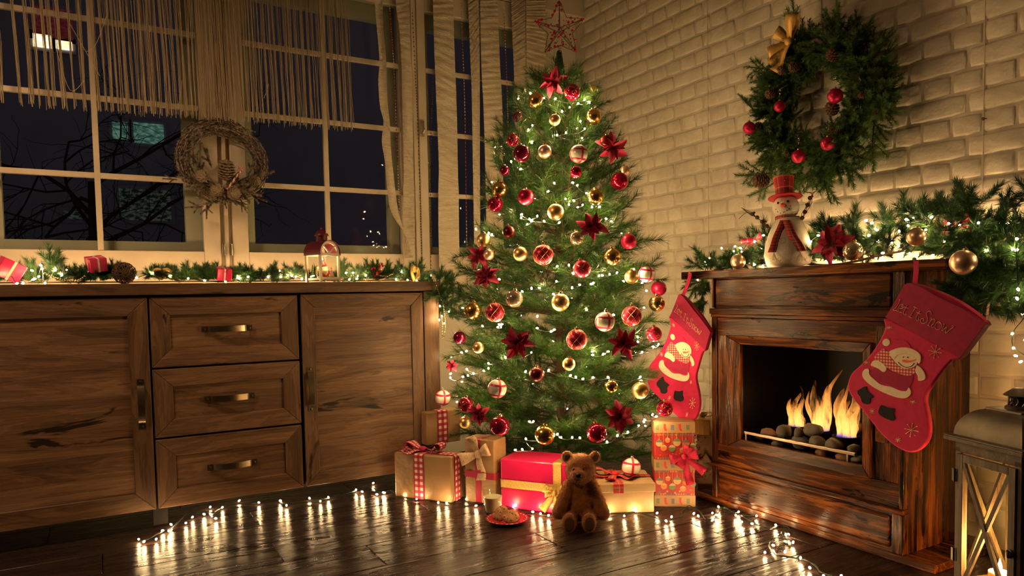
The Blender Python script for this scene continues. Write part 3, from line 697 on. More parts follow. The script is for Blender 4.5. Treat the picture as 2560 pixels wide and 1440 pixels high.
# stones round the burners: each its own thing
def rock(c, r, sd):
    rs = np.random.RandomState(sd); m = MB(); m.ell((0, 0, 0), 1.0, 12, 8); V = np.array(m.v)
    for _ in range(7):
        d = rs.normal(size=3); d /= np.linalg.norm(d); k = rs.uniform(0.55, 0.9); t = V @ d; V = V - np.outer(np.maximum(t-k, 0)*0.75, d)
    V *= 1+0.05*np.sin(V @ rs.normal(size=3)*4)[:, None]
    Q = rotz(rs.uniform(-.5, .5)) @ rotx(rs.uniform(-.3, .3)); V = (V*np.array(r)) @ Q.T + np.array(c); n = MB(); n.add(V, m.f); return n
rocks = [((1962, 1080), 2.545, (0.03, 0.036, 0.036), 'stone', 'upright grey stone in the fire tray in front of the first flame'),
 ((2032, 1074), 2.560, (0.03, 0.056, 0.029), 'stone', 'large flat grey stone on top of the pile between the flames'),
 ((1996, 1083), 2.545, (0.022, 0.022, 0.025), 'stone', 'small rounded stone tucked under the large flat top stone'),
 ((2002, 1108), 2.550, (0.03, 0.046, 0.034), 'stone', 'dark wide stone behind the steel rail at the middle of the tray'),
 ((2044, 1108), 2.548, (0.03, 0.038, 0.034), 'stone', 'brownish round stone below the flat top stone, behind the rail'),
 ((2087, 1112), 2.545, (0.034, 0.044, 0.034), 'stone', 'pale rounded stone in front of the second burner cup'),
 ((1925, 1086), 2.575, (0.03, 0.044, 0.026), 'stonered', 'long red brown stone at the dark end of the fire tray'),
 ((1950, 1106), 2.550, (0.03, 0.040, 0.027), 'stone', 'low grey stone lying right behind the rail under the upright stone'),
 ((1893, 1096), 2.60, (0.03, 0.040, 0.022), 'stone', 'dark flat stone beside the inner firebox wall behind the rail end'),
 ((2108, 1146), 2.530, (0.026, 0.034, 0.022), 'stonered', 'red brown stone by the rail post nearest the big stocking'),
 ((2135, 1124), 2.545, (0.03, 0.034, 0.022), 'stone', 'flat brown stone in front of the third burner cup'),
 ((2145, 1150), 2.530, (0.024, 0.03, 0.018), 'stone', 'small grey stone in the tray corner next to the opening frame'),
 ((2055, 1134), 2.540, (0.026, 0.034, 0.024), 'stonered', 'rusty low stone at the front of the tray below the rail'),
 ((2142, 1070), 2.70, (0.03, 0.03, 0.03), 'stonered', 'reddish stone behind the third flame at the firebox wall')]
for i, ((px, py), X, r, mt, lb) in enumerate(rocks):
    p = onx(px, py, X); zlow = 0.3+r[2]*0.8
    tag(rock((p[0], p[1], max(p[2], zlow)), r, 5+i).build('stone', M[mt], None, smooth=True), lb, 'stone', 'stones in the fire tray')
# ------------------------------------------------------------------ christmas tree
AX = np.array([2.06, 3.07])
RZ = [(0.10, 0.50), (0.25, 0.58), (0.5, 0.60), (0.75, 0.575), (0.95, 0.54), (1.15, 0.485), (1.38, 0.43), (1.65, 0.36), (1.85, 0.285), (2.02, 0.20), (2.13, 0.15), (2.2, 0.02)]
def conr(z): return float(np.interp(z, [a for a, _ in RZ], [b for _, b in RZ]))
def ontree(px, py, k=1.0, push=0.0):
    """where the sight line first meets the tree's outer shell"""
    d = ray(px, py); t0 = (AX @ d[:2])/(d[:2] @ d[:2]); best = None; bt = 9
    for t in np.linspace(t0-0.75, t0+0.05, 160):
        P = O3+d*t; g = np.linalg.norm(P[:2]-AX) - conr(P[2])*k
        if g < 0: best = P; break
        if g < bt: bt = g; bp = P
    P = best if best is not None else bp
    return P - d/np.linalg.norm(d)*push
tree = thing('christmas_tree', 'tall green artificial christmas tree standing in the corner between window and fireplace', 'christmas tree', (AX[0], AX[1], 0))
m = MB(); m.tube([(AX[0], AX[1], 0.02), (AX[0], AX[1], 1.2), (AX[0]+0.01, AX[1], 2.2)], [0.022, 0.018, 0.008], 8); m.build('trunk', M['bark'], tree)
m = MB()
for a in range(4): m.beam((AX[0], AX[1], 0.06), (AX[0]+0.28*math.cos(a*PI/2+0.5), AX[1]+0.28*math.sin(a*PI/2+0.5), 0.012), 0.02, 0.02)
m.build('tree_stand', M['pewterd'], tree)
def twigneedles(P, D, L, dens, nl, out, up=0.0, spread=0.85, start=0.15):
    n = int(L*dens); t = np.random.uniform(start, 1.0, n)**0.85
    base = P + np.outer(t*L, D)
    r = np.random.normal(size=(n, 3)); r -= np.outer(r @ D, D); r /= np.linalg.norm(r, axis=1)[:, None]
    sp = spread*(1.15-0.55*t)[:, None]
    d = D*np.cos(sp) + r*np.sin(sp) + np.array([0, 0, up])
    out.append((base, d, nl*np.random.uniform(0.7, 1.15, n), np.full(n, 0.0017)))
def branchmesh(L, sd):
    np.random.seed(sd); st = MB(); sp = []; N = 7
    t = np.linspace(0, 1, N); P = np.stack([L*t, 0.02*np.sin(2*t+sd), -0.06*L*t + 0.16*L*t*t], 1)
    st.tube(P, np.linspace(0.0045, 0.0018, N), 5)
    def at(u): i = min(int(u*(N-1)), N-2); f = u*(N-1)-i; return P[i]*(1-f)+P[i+1]*f, (P[i+1]-P[i])/np.linalg.norm(P[i+1]-P[i])
    u = 0.28 if L > 0.3 else 0.12; sgn = 1
    while u < 0.97:
        p, d = at(u); a = sgn*np.random.uniform(0.55, 0.95); ln = min(np.random.uniform(0.10, 0.16), L*0.6)*(1.1-0.35*u)
        c_, s_ = math.cos(a), math.sin(a); D = np.array([d[0]*c_-d[1]*s_, d[0]*s_+d[1]*c_, d[2]+np.random.uniform(-0.25, 0.45)]); D /= np.linalg.norm(D)
        st.tube([p, p+D*ln], [0.0022, 0.001], 4); twigneedles(p, D, ln, 640, 0.058, sp)
        u += 0.036/L; sgn = -sgn
    p, d = at(0.55); twigneedles(p, (P[-1]-p)/np.linalg.norm(P[-1]-p), np.linalg.norm(P[-1]-p), 620, 0.058, sp)
    p, d = at(0.15); twigneedles(p, d, L*0.4, 240, 0.05, sp)
    st.mi = 1
    st.spikes(*[np.concatenate([q[k] for q in sp]) for k in range(4)])
    me = st.mesh('branch'); me.materials.append(M['bark']); me.materials.append(M['pine']); return me
BR = {L: [branchmesh(L, int(L*100)+i*7) for i in range(3)] for L in (0.16, 0.24, 0.34, 0.44, 0.54)}
np.random.seed(3)
STK = None
z = 0.13; lay = 0
while z < 2.05:
    R = conr(z); n = max(5, int(5+R*17)); ph = lay*0.41
    for i in range(n):
        a = ph+2*PI*i/n+random.uniform(-0.13, 0.13); L = R*random.uniform(0.90, 1.06)
        # the stocking and the sideboard push branches back
        dx, dy = math.cos(a), math.sin(a)
        if 0.40 < z < 1.0 and dx > 0.50 and dy < 0.05 and dy > -0.75: L = min(L, 0.42)
        if z < 0.30 and dx*AX[0]+dy*AX[1] < -0.4: L = min(L, 0.25)
        if AX[1]+dy*L > 3.38 and AX[0]+dx*L < 1.57: L *= 0.9
        L = max(L-0.03, 0.1)
        k = min(BR, key=lambda q: abs(q-L)); s = L/k
        el = np.interp(z, [0.2, 1.0, 1.8, 2.15], [0.02, 0.16, 0.40, 0.85]) + random.uniform(-0.12, 0.12)
        Mx = rotz(a) @ roty(-el) @ rotx(random.uniform(-0.5, 0.5))
        o = link('branch', random.choice(BR[k]), None, tree)
        place(o, (0, 0, z-0.25*L*el), Mx, max(min(s, 1.25), 0.8) if k > 0.2 else 1.0)
    z += 0.118*(1-0.22*z/2.2); lay += 1
# top coil of the tree
tt = onplane(1400, 195, (2.075, 3.06, 0), (FW[0], FW[1], 0)); tb = onplane(1398, 128, (2.075, 3.06, 0), (FW[0], FW[1], 0))
m = MB(); m.tube([tt+(tb-tt)*u for u in (-0.3, 0, 0.5, 1.0)], [0.030, 0.028, 0.021, 0.012], 12); m.build('tree_tip', M['wire'], tree)
m = MB(); sp = []
for i in range(90):
    u = i/90.0; a = u*2*PI*7; r = 0.031-0.018*u; p = tt+(tb-tt)*u; sp.append(p+np.array([math.cos(a)*r, math.sin(a)*r, 0]))
m.tube(sp, 0.0016, 4); m.build('tip_wire', M['pewterd'], tree)
# star topper
PN = np.array([FW[0], FW[1], 0]); PN /= np.linalg.norm(PN)
def sz(zx, zy): return onplane(1330+zx/8, zy/8, (2.075, 3.06, 0), PN)
op = [(545, 8), (690, 350), (1045, 380), (810, 665), (890, 1045), (570, 905), (255, 1050), (325, 670), (55, 430), (395, 355)]
st_ = thing('star_topper', 'wire star tree topper with red beads above the tree', 'star', sz(545, 905))
m = MB(); C0 = sz(548, 600)
outl = [sz(*q) for q in op]
m.tube(outl, 0.0016, 5, closed=True)
for i, q in enumerate(outl):
    if i % 2 == 0:
        for s in (-1, 1): m.tube([q, C0+PN*0.035*s], 0.0018, 5)
m.build('star_frame', M['pewterd'], st_)
m = MB(); R_ = random.Random(4)
for i in range(10):
    a, b = outl[i], outl[(i+1) % 10]
    for k in range(9): m.ell(a+(b-a)*(k+0.5)/9, 0.0026, 6, 4)
m.build('edge_beads', M['twig'], st_, kind='stuff')
m = MB()
for i in range(110):
    q = outl[2*(i % 5)]; u = R_.random()**0.8; w = R_.uniform(-1, 1)*0.030*(1-abs(2*u-1))*1.4
    p = C0+(q-C0)*u; t = np.cross(q-C0, PN); t /= np.linalg.norm(t); m.ell(p+t*w+PN*R_.uniform(-1, 1)*0.03*(1-u), R_.choice([0.0034, 0.004, 0.0068]), 8, 6)
m.build('red_beads', M['berry'], st_, smooth=True, kind='stuff')
m = MB(); pa = sz(570, 905); pts = []
for i in range(40):
    u = i/39; a = u*2*PI*4; pts.append(pa+(tb-pa)*u+0.008*np.array([math.cos(a), math.sin(a), 0]))
m.tube(pts, 0.0013, 4); m.build('hook_spring', M['cap'], st_)

# ------------------------------------------------------------------ baubles
def sph(lat, lon, r=1.0): return np.array([r*math.cos(lat)*math.cos(lon), r*math.cos(lat)*math.sin(lon), r*math.sin(lat)])
BALL = {}
def ballmesh(mt):
    if mt not in BALL:
        m = MB(); m.ell((0, 0, 0), 1.0, 28, 18); me = m.mesh('ball'); me.polygons.foreach_set('use_smooth', [True]*len(me.polygons)); me.materials.append(M[mt]); BALL[mt] = me
    return BALL[mt]
def deco(kind):
    key = 'd_'+kind
    if key in BALL: return BALL[key]
    m = MB(); mt = 'goldline'
    if kind == 'lattice':
        for k in range(9):
            for s in (-1, 1): m.tube([sph(a, k*2*PI/9 + s*a*0.95, 1.004) for a in np.linspace(-1.25, 1.25, 16)], 0.013, 4, cap=False)
    elif kind in ('swirl', 'brownswirl', 'redswirl'):
        mt = {'swirl': 'goldline', 'brownswirl': 'brownline', 'redswirl': 'redline'}[kind]
        for k in range(5):
            for s, la in ((1, 0.30), (-1, -0.28)):
                m.tube([sph(la+s*0.05+0.36*(1-u)*math.sin(u*9), k*2*PI/5+s*0.25+0.40*(1-u)*math.cos(u*9), 1.004) for u in np.linspace(0, 0.9, 22)], 0.012 if kind != 'redswirl' else 0.022, 4, cap=False)
            m.tube([sph(0.5*math.sin(u*3), k*2*PI/5+u*1.2, 1.004) for u in np.linspace(0, 1, 12)], 0.012, 4, cap=False)
    elif kind == 'stripes':
        mt = 'stripe'
        def band(f, w):
            V = []; F = []; n = 40
            for i in range(n):
                t = 2*PI*i/n
                for q in (-w, -w*0.5, w*0.5, w): V.append(np.array(f(t, q))*(1.012 if abs(q) < w else 1.002))
            for i in range(n):
                j = (i+1) % n
                for q in range(3): F.append((4*i+q, 4*j+q, 4*j+q+1, 4*i+q+1))
            m.add(V, F)
        for la in (0.50, -0.62): band(lambda t, q: sph(la+q, t), 0.115)
        for lo in (0.0, PI/2): band(lambda t, q: np.array(rotz(lo)) @ np.array([math.cos(t)*math.cos(q), math.sin(q), math.sin(t)*math.cos(q)]), 0.115)
    elif kind == 'star':
        mt = 'brownline'
        for k in range(8): m.tube([sph(PI/2-0.25-0.35*u, k*2*PI/8, 1.003) for u in (0, 0.5, 1)], [0.012, 0.02, 0.008], 4)
        for k in range(12): m.ell(sph(0.2, k*2*PI/12, 1.0), 0.035, 5, 4)
    me = m.mesh(kind+'_pattern'); me.materials.append(M[mt]); BALL[key] = me; return me
def capmesh(mt='cap'):
    key = 'cap'+mt
    if key not in BALL:
        m = MB(); m.lathe([(0.20, 0.95), (0.20, 1.10), (0.17, 1.17), (0.02, 1.18)], 12)
        m.tube([(0.09*math.cos(a), 0, 1.24+0.09*math.sin(a)) for a in np.linspace(0, 2*PI, 10)[:-1]], 0.018, 4, closed=True)
        me = m.mesh('cap'); me.materials.append(M[mt]); BALL[key] = me
    return BALL[key]
KIND = {'GS': ('b_gold', 'star'), 'GP': ('b_gold', None), 'GM': ('b_goldm', None), 'GW': ('b_goldm', 'brownswirl'), 'GT': ('b_goldm', 'star'), 'RG': ('b_rose', None), 'CL': ('b_clear', None), 'CP': ('b_clear', 'star'),
        'RS': ('b_red', None), 'RM': ('b_redm', None), 'RL': ('b_redm', 'lattice'), 'RW': ('b_red', 'swirl'), 'RV': ('b_redm', 'swirl'), 'RD': ('b_red', 'redswirl'), 'BU': ('b_burg', None), 'BR': ('b_brown', None), 'WR': ('b_white', 'stripes')}
def bauble(P, r, kind, label, group, yaw=None, tilt=0.0, roll=0.0, hook=True):
    mt, dc = KIND[kind]; P = np.array(P, float)
    t = thing('bauble', label, 'bauble', P, group)
    yaw = random.uniform(0, 6) if yaw is None else yaw
    Q = rotx(roll) @ roty(tilt) @ rotz(yaw)
    b = link('ball', ballmesh(mt), None, t); place(b, (0, 0, 0), Q, r)
    if dc: place(link('pattern', deco(dc), None, b), (0, 0, 0))
    if hook: place(link('cap', capmesh('silver' if kind == 'WR' else 'cap'), None, t), (0, 0, 0), Q, r)
    return t
G = 'baubles on the christmas tree'
BL = [
(1339, 252, 41, 'GS', 'shiny gold bauble just below the top poinsettia on the window side'),
(1430, 230, 42, 'RW', 'red bauble with gold curls beside the top poinsettia'),
(1387, 300, 30, 'GM', 'small matte gold bauble highest on the tree front, under the top poinsettia'),
(1484, 292, 41, 'GS', 'shiny gold bauble half behind needles near the treetop, brick wall side'),
(1294, 292, 27, 'BU', 'dark red bauble lost in needles near the treetop, window side'),
(1281, 350, 33, 'RW', 'red bauble with gold curls touching a bigger burgundy bauble, upper window side'),
(1304, 384, 46, 'BU', 'large burgundy bauble partly under needles next to the rose gold bauble'),
(1362, 379, 36, 'RG', 'rose gold matte bauble in the upper tree'),
(1447, 385, 48, 'WR', 'white bauble with red stripes highest of its kind on the tree'),
(1514, 354, 33, 'BR', 'dark brown red bauble overlapping the upper poinsettia on the brick wall side'),
(1440, 430, 31, 'RS', 'small shiny red bauble hanging just under the highest striped white bauble'),
(1261, 427, 27, 'BU', 'small dark red bauble at the upper tree edge by the curtain ribbon'),
(1549, 453, 46, 'RS', 'shiny red bauble at the upper tree edge before the brick wall'),
(1562, 428, 28, 'RG', 'pale gold bauble half hidden behind a shiny red bauble, brick wall edge'),
(1250, 474, 41, 'GS', 'shiny gold bauble at the upper window side edge, above a shiny red one'),
(1314, 492, 42, 'RM', 'matte deep red bauble with needles across it, upper tree'),
(1489, 492, 43, 'GS', 'shiny gold bauble with bright lights just below it, upper brick wall side'),
(1389, 530, 43, 'GT', 'champagne gold bauble with snowflake print above a row of lights'),
(1238, 511, 40, 'RD', 'shiny red bauble right under a gold one at the window side edge'),
(1272, 580, 33, 'BR', 'dark brown bauble hanging at the end of a green light wire'),
(1209, 600, 36, 'GM', 'matte gold bauble at the window side edge above two poinsettias'),
(1442, 595, 37, 'CL', 'clear champagne glass bauble touching the middle poinsettia'),
(1572, 604, 40, 'RM', 'matte red bauble at the middle brick wall edge'),
(1301, 635, 38, 'GM', 'matte gold bauble beside the red lattice bauble in the middle tree'),
(1358, 637, 53, 'RL', 'large red lattice bauble at the heart of the tree, highest of its kind'),
(1455, 672, 46, 'RV', 'red bauble with faint gold curls at the centre of the tree'),
(1530, 642, 45, 'GP', 'shiny gold bauble at mid height on the brick wall side'),
(1579, 692, 37, 'GM', 'matte gold bauble touching a striped white bauble, brick wall edge'),
(1617, 685, 44, 'WR', 'white bauble with red stripes at the brick wall edge behind a gold one'),
(1647, 721, 40, 'RM', 'matte red bauble at the tree edge above the upper corner of the small stocking'),
(1642, 759, 42, 'GS', 'shiny gold bauble at the tree edge beside the small stocking cuff'),
(1286, 747, 45, 'CP', 'clear champagne bauble with speckled print, middle window side'),
(1401, 756, 47, 'GW', 'champagne gold bauble with brown swirls under the long row of lights'),
(1183, 777, 46, 'GP', 'large shiny gold bauble at the window side edge above the sideboard corner'),
(1237, 781, 50, 'RL', 'red lattice bauble next to the large gold one on the window side'),
(1512, 804, 52, 'WR', 'white bauble with red stripes beside a red lattice bauble, lower brick wall side'),
(1579, 790, 52, 'RL', 'red lattice bauble beside a striped white bauble, above a poinsettia'),
(1149, 844, 33, 'BU', 'dark burgundy bauble at the lower window side edge'),
(1196, 869, 30, 'GM', 'small matte gold bauble beside the lower window side poinsettia'),
(1442, 849, 54, 'RL', 'red lattice bauble lowest of its kind, front of the tree'),
(1635, 835, 40, 'RV', 'matte red bauble with curls touching the small stocking edge'),
(1422, 910, 34, 'GM', 'small matte gold bauble below the lowest lattice bauble'),
(1342, 936, 40, 'BR', 'dark brown red bauble between lights in the lower tree'),
(1243, 972, 50, 'WR', 'white bauble with red stripes on the lower window side front'),
(1107, 995, 42, 'WR', 'white bauble with red stripes above the small gingham gift'),
(1528, 966, 34, 'GP', 'small shiny gold bauble in the lower tree, brick wall side'),
(1600, 976, 44, 'GT', 'speckled matte gold bauble touching the toe of the small stocking'),
(1165, 1012, 42, 'RW', 'red bauble with gold petals pattern behind the small gingham gift'),
(1163, 1056, 32, 'GM', 'gold bauble half hidden behind the small gingham gift'),
(1249, 1065, 52, 'RD', 'large shiny red bauble hanging over the burlap bow gift'),
(1362, 1087, 52, 'GP', 'large shiny gold bauble lowest on the tree, above the red gift'),
(1492, 1082, 52, 'RD', 'large burgundy red bauble at the tree foot above the teddy bear'),
(1662, 1022, 42, 'RW', 'red glitter bauble behind the toe of the small stocking above the tall gift'),
(1222, 637, 28, 'RG', 'pale gold bauble behind the window side poinsettia pair'),
(1482, 222, 20, 'GM', 'tiny gold bauble hidden in needles at the treetop, brick wall side')]
HANG = []
for px, py, d, kd, lb in BL:
    P = ontree(px, py, 1.0, 0.045); dist = (P-O3) @ FW; r = d/2*dist/FOC*0.96
    t = bauble(P, r, kd, lb, G, yaw=(0.25-0.42 if kd == 'WR' else None), tilt=random.uniform(-0.15, 0.15), roll=random.uniform(-0.15, 0.1) if kd != 'WR' else 0.12)
    HANG.append((P, r))

# ------------------------------------------------------------------ poinsettias
def petalmesh(L, wd, sd, ser=False):
    R = random.Random(sd); rows = 9; V = []; F = []
    for i in range(rows+1):
        u = i/rows; w = wd*math.sin(PI*min(u*0.94+0.03, 1))**0.75*(1-0.25*u)*(1+(0.16*(i % 2) if ser else 0)); zz = L*(0.30*u-0.55*u*u)+R.uniform(-1, 1)*0.002
        for q in (-1, -0.5, 0, 0.5, 1): V.append((L*u, q*w, zz+abs(q)*0.55*w+R.uniform(-1, 1)*0.0012))
    for i in range(rows):
        for q in range(4): F.append((5*i+q, 5*i+q+1, 5*i+q+6, 5*i+q+5))
    n = len(V); V2 = [(a, b, c_-0.0010) for a, b, c_ in V]
    m = MB(); m.add(V+V2, F+[tuple(reversed([i+n for i in f])) for f in F]); me = m.mesh('petal'); me.polygons.foreach_set('use_smooth', [True]*len(me.polygons)); return me
PT = []
for i in range(3): me = petalmesh(1.0, 0.285, i, False); me.materials.append(M['petal']); PT.append(me)
for i in range(3): me = petalmesh(1.0, 0.25, i+5, True); me.materials.append(M['petalg']); PT.append(me)
def poinsettia(P, nrm, r, label, group, spin=0.0, leafy=False, tag_cat='flower'):
    t = thing('poinsettia', label, tag_cat, P, group); Fm = frame(nrm)
    for k in range(6):
        a = spin+k*2*PI/6+random.uniform(-0.12, 0.12)
        o = link('petal', PT[k % 3], None, t); place(o, Fm[:, 2]*(-0.06*r), Fm @ rotz(a) @ roty(-0.22+random.uniform(-0.35, 0.3)) @ rotx(random.uniform(-0.4, 0.4)), r*random.uniform(0.85, 1.12))
    for k in range(6):
        a = spin+0.5+k*2*PI/6+random.uniform(-0.15, 0.15)
        o = link('petal', PT[3+k % 3], None, t); place(o, Fm[:, 2]*(0.02*r), Fm @ rotz(a) @ roty(-0.62+random.uniform(-0.3, 0.25)) @ rotx(random.uniform(-0.5, 0.5)), r*random.uniform(0.60, 0.90))
    m = MB()
    for k in range(9): a = k*2.4; q = 0.05*r*math.sqrt(k); m.ell(np.array(P)+Fm @ np.array([q*math.cos(a), q*math.sin(a), 0.10*r]), 0.055*r, 6, 4)
    m.build('flower_centre', M['cone'], t, smooth=True)
    return t
for px, py, d, lb, k in [(1382, 207, 74, 'red poinsettia at the very top of the tree under the star', 0.95),
 (1528, 372, 80, 'red poinsettia on the upper brick wall edge of the tree', 1.0), (1478, 567, 84, 'red poinsettia at the middle of the tree beside the clear bauble', 1.0),
 (1198, 640, 66, 'upper one of two red poinsettias at the window side tree edge', 1.0), (1217, 690, 70, 'lower one of two red poinsettias at the window side tree edge', 1.0),
 (1295, 858, 86, 'red poinsettia on the lower window side front of the tree', 1.0), (1557, 858, 82, 'red poinsettia below a lattice bauble near the small stocking', 1.0),
 (1130, 915, 36, 'small red poinsettia at the far lower window side edge', 1.0), (1197, 1036, 62, 'red poinsettia behind the burlap bow gift beside the red gold bauble', 1.0),
 (1549, 1043, 84, 'red glittery poinsettia at the tree foot above the tartan ribbon gift', 1.0)]:
    P = ontree(px, py, k, 0.06); dist = (P-O3) @ FW; out = np.array([P[0]-AX[0], P[1]-AX[1], 0.0]); out /= np.linalg.norm(out)+1e-6
    vw = (O3-P)/np.linalg.norm(O3-P); nr = out*0.6+vw*0.9+np.array([0, 0, 0.15])
    poinsettia(P, nr, d/2*dist/FOC*1.0, lb, 'poinsettias on the christmas tree', random.uniform(0, 1))

# ------------------------------------------------------------------ string lights
def bulbmesh(mt):
    m = MB(); m.lathe([(0.0022, -0.003), (0.0036, 0.0), (0.0040, 0.0025), (0.0032, 0.006), (0.0010, 0.008)], 7); me = m.mesh('bulb'); me.materials.append(M[mt])
    me.polygons.foreach_set('use_smooth', [True]*len(me.polygons)); return me
BULBM = bulbmesh('bulb'); BULBT = bulbmesh('bulbt'); BULBS = bulbmesh('bulbs'); BULBN = bulbmesh('bulbm')
def strand(name, label, pts, wires, group=None, wr_=0.0016, sc=1.0, base=None, bm=None):
    t = thing(name, label, 'string lights', base if base is not None else pts[0], group)
    m = MB()
    for w in wires:
        m = MB(); m.tube(w, wr_, 5); m.build('cable', M['wire'], t)
    for p in pts:
        d = np.random.normal(size=3); d[2] = abs(d[2])*0.8; place(link('bulb', bm or BULBM, None, t), np.array(p)-np.array(t.location), frame(d), sc)
    return t
Z1 = [(1710,485),(1655,620),(1540,635),(1605,598),(1457,672),(1380,718),(1310,590),(1200,580),(1065,537),(1562,815),(1085,855),(1045,905),(1420,930),(1327,953),(1605,890),(1580,982),(1080,1030),(870,1217),(962,1293),(1305,1435),(1483,1425)]
Z2 = [(1483,67),(1530,95),(1235,157),(1628,172),(1415,230),(1503,250),(1450,287),(1540,312),(1585,290),(1680,313),(1750,310),(972,385),(970,420),(1057,435),(1075,453),(1030,485),(1132,405),(1205,455),(1350,470),(1825,430),(1878,455),(650,575),(680,592),(1327,905),(1450,893),(1323,1055),(1075,1128),(1158,1120),(985,1157),(1300,1185),(1480,1123),(1560,1088),(1668,1080),(1692,1075),(1748,1000),(1787,995),(1857,985),(1927,970),(1998,1055),(2180,1068),(2222,1150),(757,1035),(605,933),(1492,978),(1900,1390),(1625,1340),(1132,1408),(2100,935)]
Z3 = [(588,143),(755,125),(775,123),(735,152),(770,152),(1135,162),(1298,177),(1268,198),(420,393),(370,405),(815,458),(648,515),(645,567),(598,590),(495,618),(432,577),(437,637),(385,648),(262,620),(265,660),(1013,600),(1243,587),(1073,405),(1680,395),(1692,430),(1790,425),(1837,395),(2137,253),(2140,300),(2345,322),(2298,350),(2182,402),(1460,638),(1520,655),(1587,670),(1693,655),(1845,655),(2160,653),(2175,692),(330,900),(1088,1100),(1050,1095),(1330,1225),(1370,1255),(1022,1273),(1483,1257),(1562,1262),(1933,1240),(2037,1207),(1830,1305),(2150,1135),(2200,1100),(2212,1080),(2282,1030),(2328,1045),(908,1380),(985,1380),(1085,1368)]
LP = [ontree(1060+a/4, 100+b/4, 1.0, 0.008) for a, b in Z1]+[ontree(1060+a/4, 440+b/4, 1.0, 0.008) for a, b in Z2]+[ontree(1060+a/4, 780+b/4, 1.0, 0.008) for a, b in Z3]
# back of the strand, unseen: bulbs added there to brighten the walls
for i in range(92):
    z = 0.25+1.8*i/92; a = i*2.39996; d = np.array([math.cos(a), math.sin(a)])
    if (d[1] < -0.25 and d[0] > -0.3) or d @ (-AX) > 0.3: continue
    R = conr(z)*(0.55 if (d @ (-AX)) > 0.3 else 0.98); LP.append(np.array([AX[0]+d[0]*R, AX[1]+d[1]*R, z]))
left = list(range(len(LP))); cur = max(left, key=lambda i: LP[i][2]); left.remove(cur); wires = [[LP[cur]]]
while left:
    nx = min(left, key=lambda i: np.linalg.norm(LP[i]-LP[cur])+2.5*abs(LP[i][2]-LP[cur][2])); dd = np.linalg.norm(LP[nx]-LP[cur])
    if dd > 0.22 or abs(LP[nx][2]-LP[cur][2]) > 0.05: wires.append([LP[nx]])
    else:
        mid = (LP[nx]+LP[cur])/2-np.array([0, 0, 0.1*dd]); wires[-1] += [mid, LP[nx]]
    left.remove(nx); cur = nx
wires = [smoothpts(np.array(w)-np.array([0, 0, 0.004]), 2) for w in wires if len(w) > 2]
strand('tree_string_lights', 'string of warm white lights wound around the green christmas tree', LP, wires, base=(AX[0], AX[1], 1.0), bm=BULBT)
# floor strand
FA = [(172,615),(215,640),(330,617),(395,535),(450,542),(470,483),(600,467),(660,415),(773,387),(823,322),(880,425),(933,325),(1085,265),(1272,280),(1470,262),(1523,307),(1735,243),(1832,268),(1907,235),(2157,165),(2217,182),(2313,103),(2352,205),(2412,187)]
FB_ = [(0,985),(230,1005),(345,1050),(575,1090),(660,1090),(870,1050),(970,1120),(1255,1165),(1370,1130),(1580,1185),(1655,1205)]
FC = [(45,1225),(695,1190),(848,1225),(972,1180),(1195,1200),(1297,1285),(1350,1240),(1585,1207),(1637,1233),(1785,1195),(1845,1128),(1825,1217)]
FD = [(325,945),(345,917),(368,1000),(463,1013),(495,950),(655,1028),(735,1105),(760,1100),(793,1168),(637,1190),(565,1245),(728,1245),(855,1297),(933,1375),(1043,1437),(1187,1437)]
FP = [(300+a/3.657, 1180+b/3.657) for a, b in FA]+[(960+a/4.235, 1000+b/4.235) for a, b in FB_]+[(1360+a/4.236, 1000+b/4.236) for a, b in FC]+[(1740+a/3.272, 1000+b/3.272) for a, b in FD]
fpts = [onz(a, b, 0.013) for a, b in FP]
cab_px = [(345,1356),(372,1348),(398,1335),(415,1326),(435,1318),(452,1300),(462,1290),(478,1284),(500,1284),(518,1278),(530,1284),(545,1276),(565,1266),(600,1261),(640,1258),(665,1244),(690,1248),(712,1262),(760,1258),(800,1252),(850,1240),(890,1228),(915,1214),(930,1218),(950,1232),(975,1228),(1000,1240),(1040,1254),(1075,1250),(1115,1262),(1150,1260),(1190,1258),(1225,1262),(1262,1266),(1290,1274),(1320,1284),(1350,1288),(1385,1292),(1430,1290),(1500,1296),(1545,1290),(1580,1280),(1620,1290),(1660,1302),(1700,1296),(1706,1278),(1722,1266),(1745,1276),(1765,1300),(1782,1296),(1800,1272),(1825,1276),(1838,1284),(1862,1278),(1888,1276),(1885,1290),(1855,1290),(1890,1312),(1925,1322),(1955,1314),(1972,1322),(1968,1335),(1955,1330),(1960,1342),(1985,1358),(1970,1352),(1940,1346),(1924,1360),(1930,1380),(1950,1392),(2000,1398),(2030,1410),(2048,1428),(2075,1442),(2110,1450)]
wv = [onz(a, b, 0.0045) for a, b in cab_px]
wv = smoothpts(wv, 3); wv[:, 2] = 0.0045+0.003*np.abs(np.sin(np.arange(len(wv))*0.9))
w2_ = wv+np.stack([0.004*np.sin(np.arange(len(wv))*1.3), 0.004*np.cos(np.arange(len(wv))*1.3), 0.002*np.cos(np.arange(len(wv)))+0.001], 1)
fs = strand('floor_string_lights', 'string of warm white lights on green wire lying along the dark floor', fpts, [wv, w2_], base=wv[0])
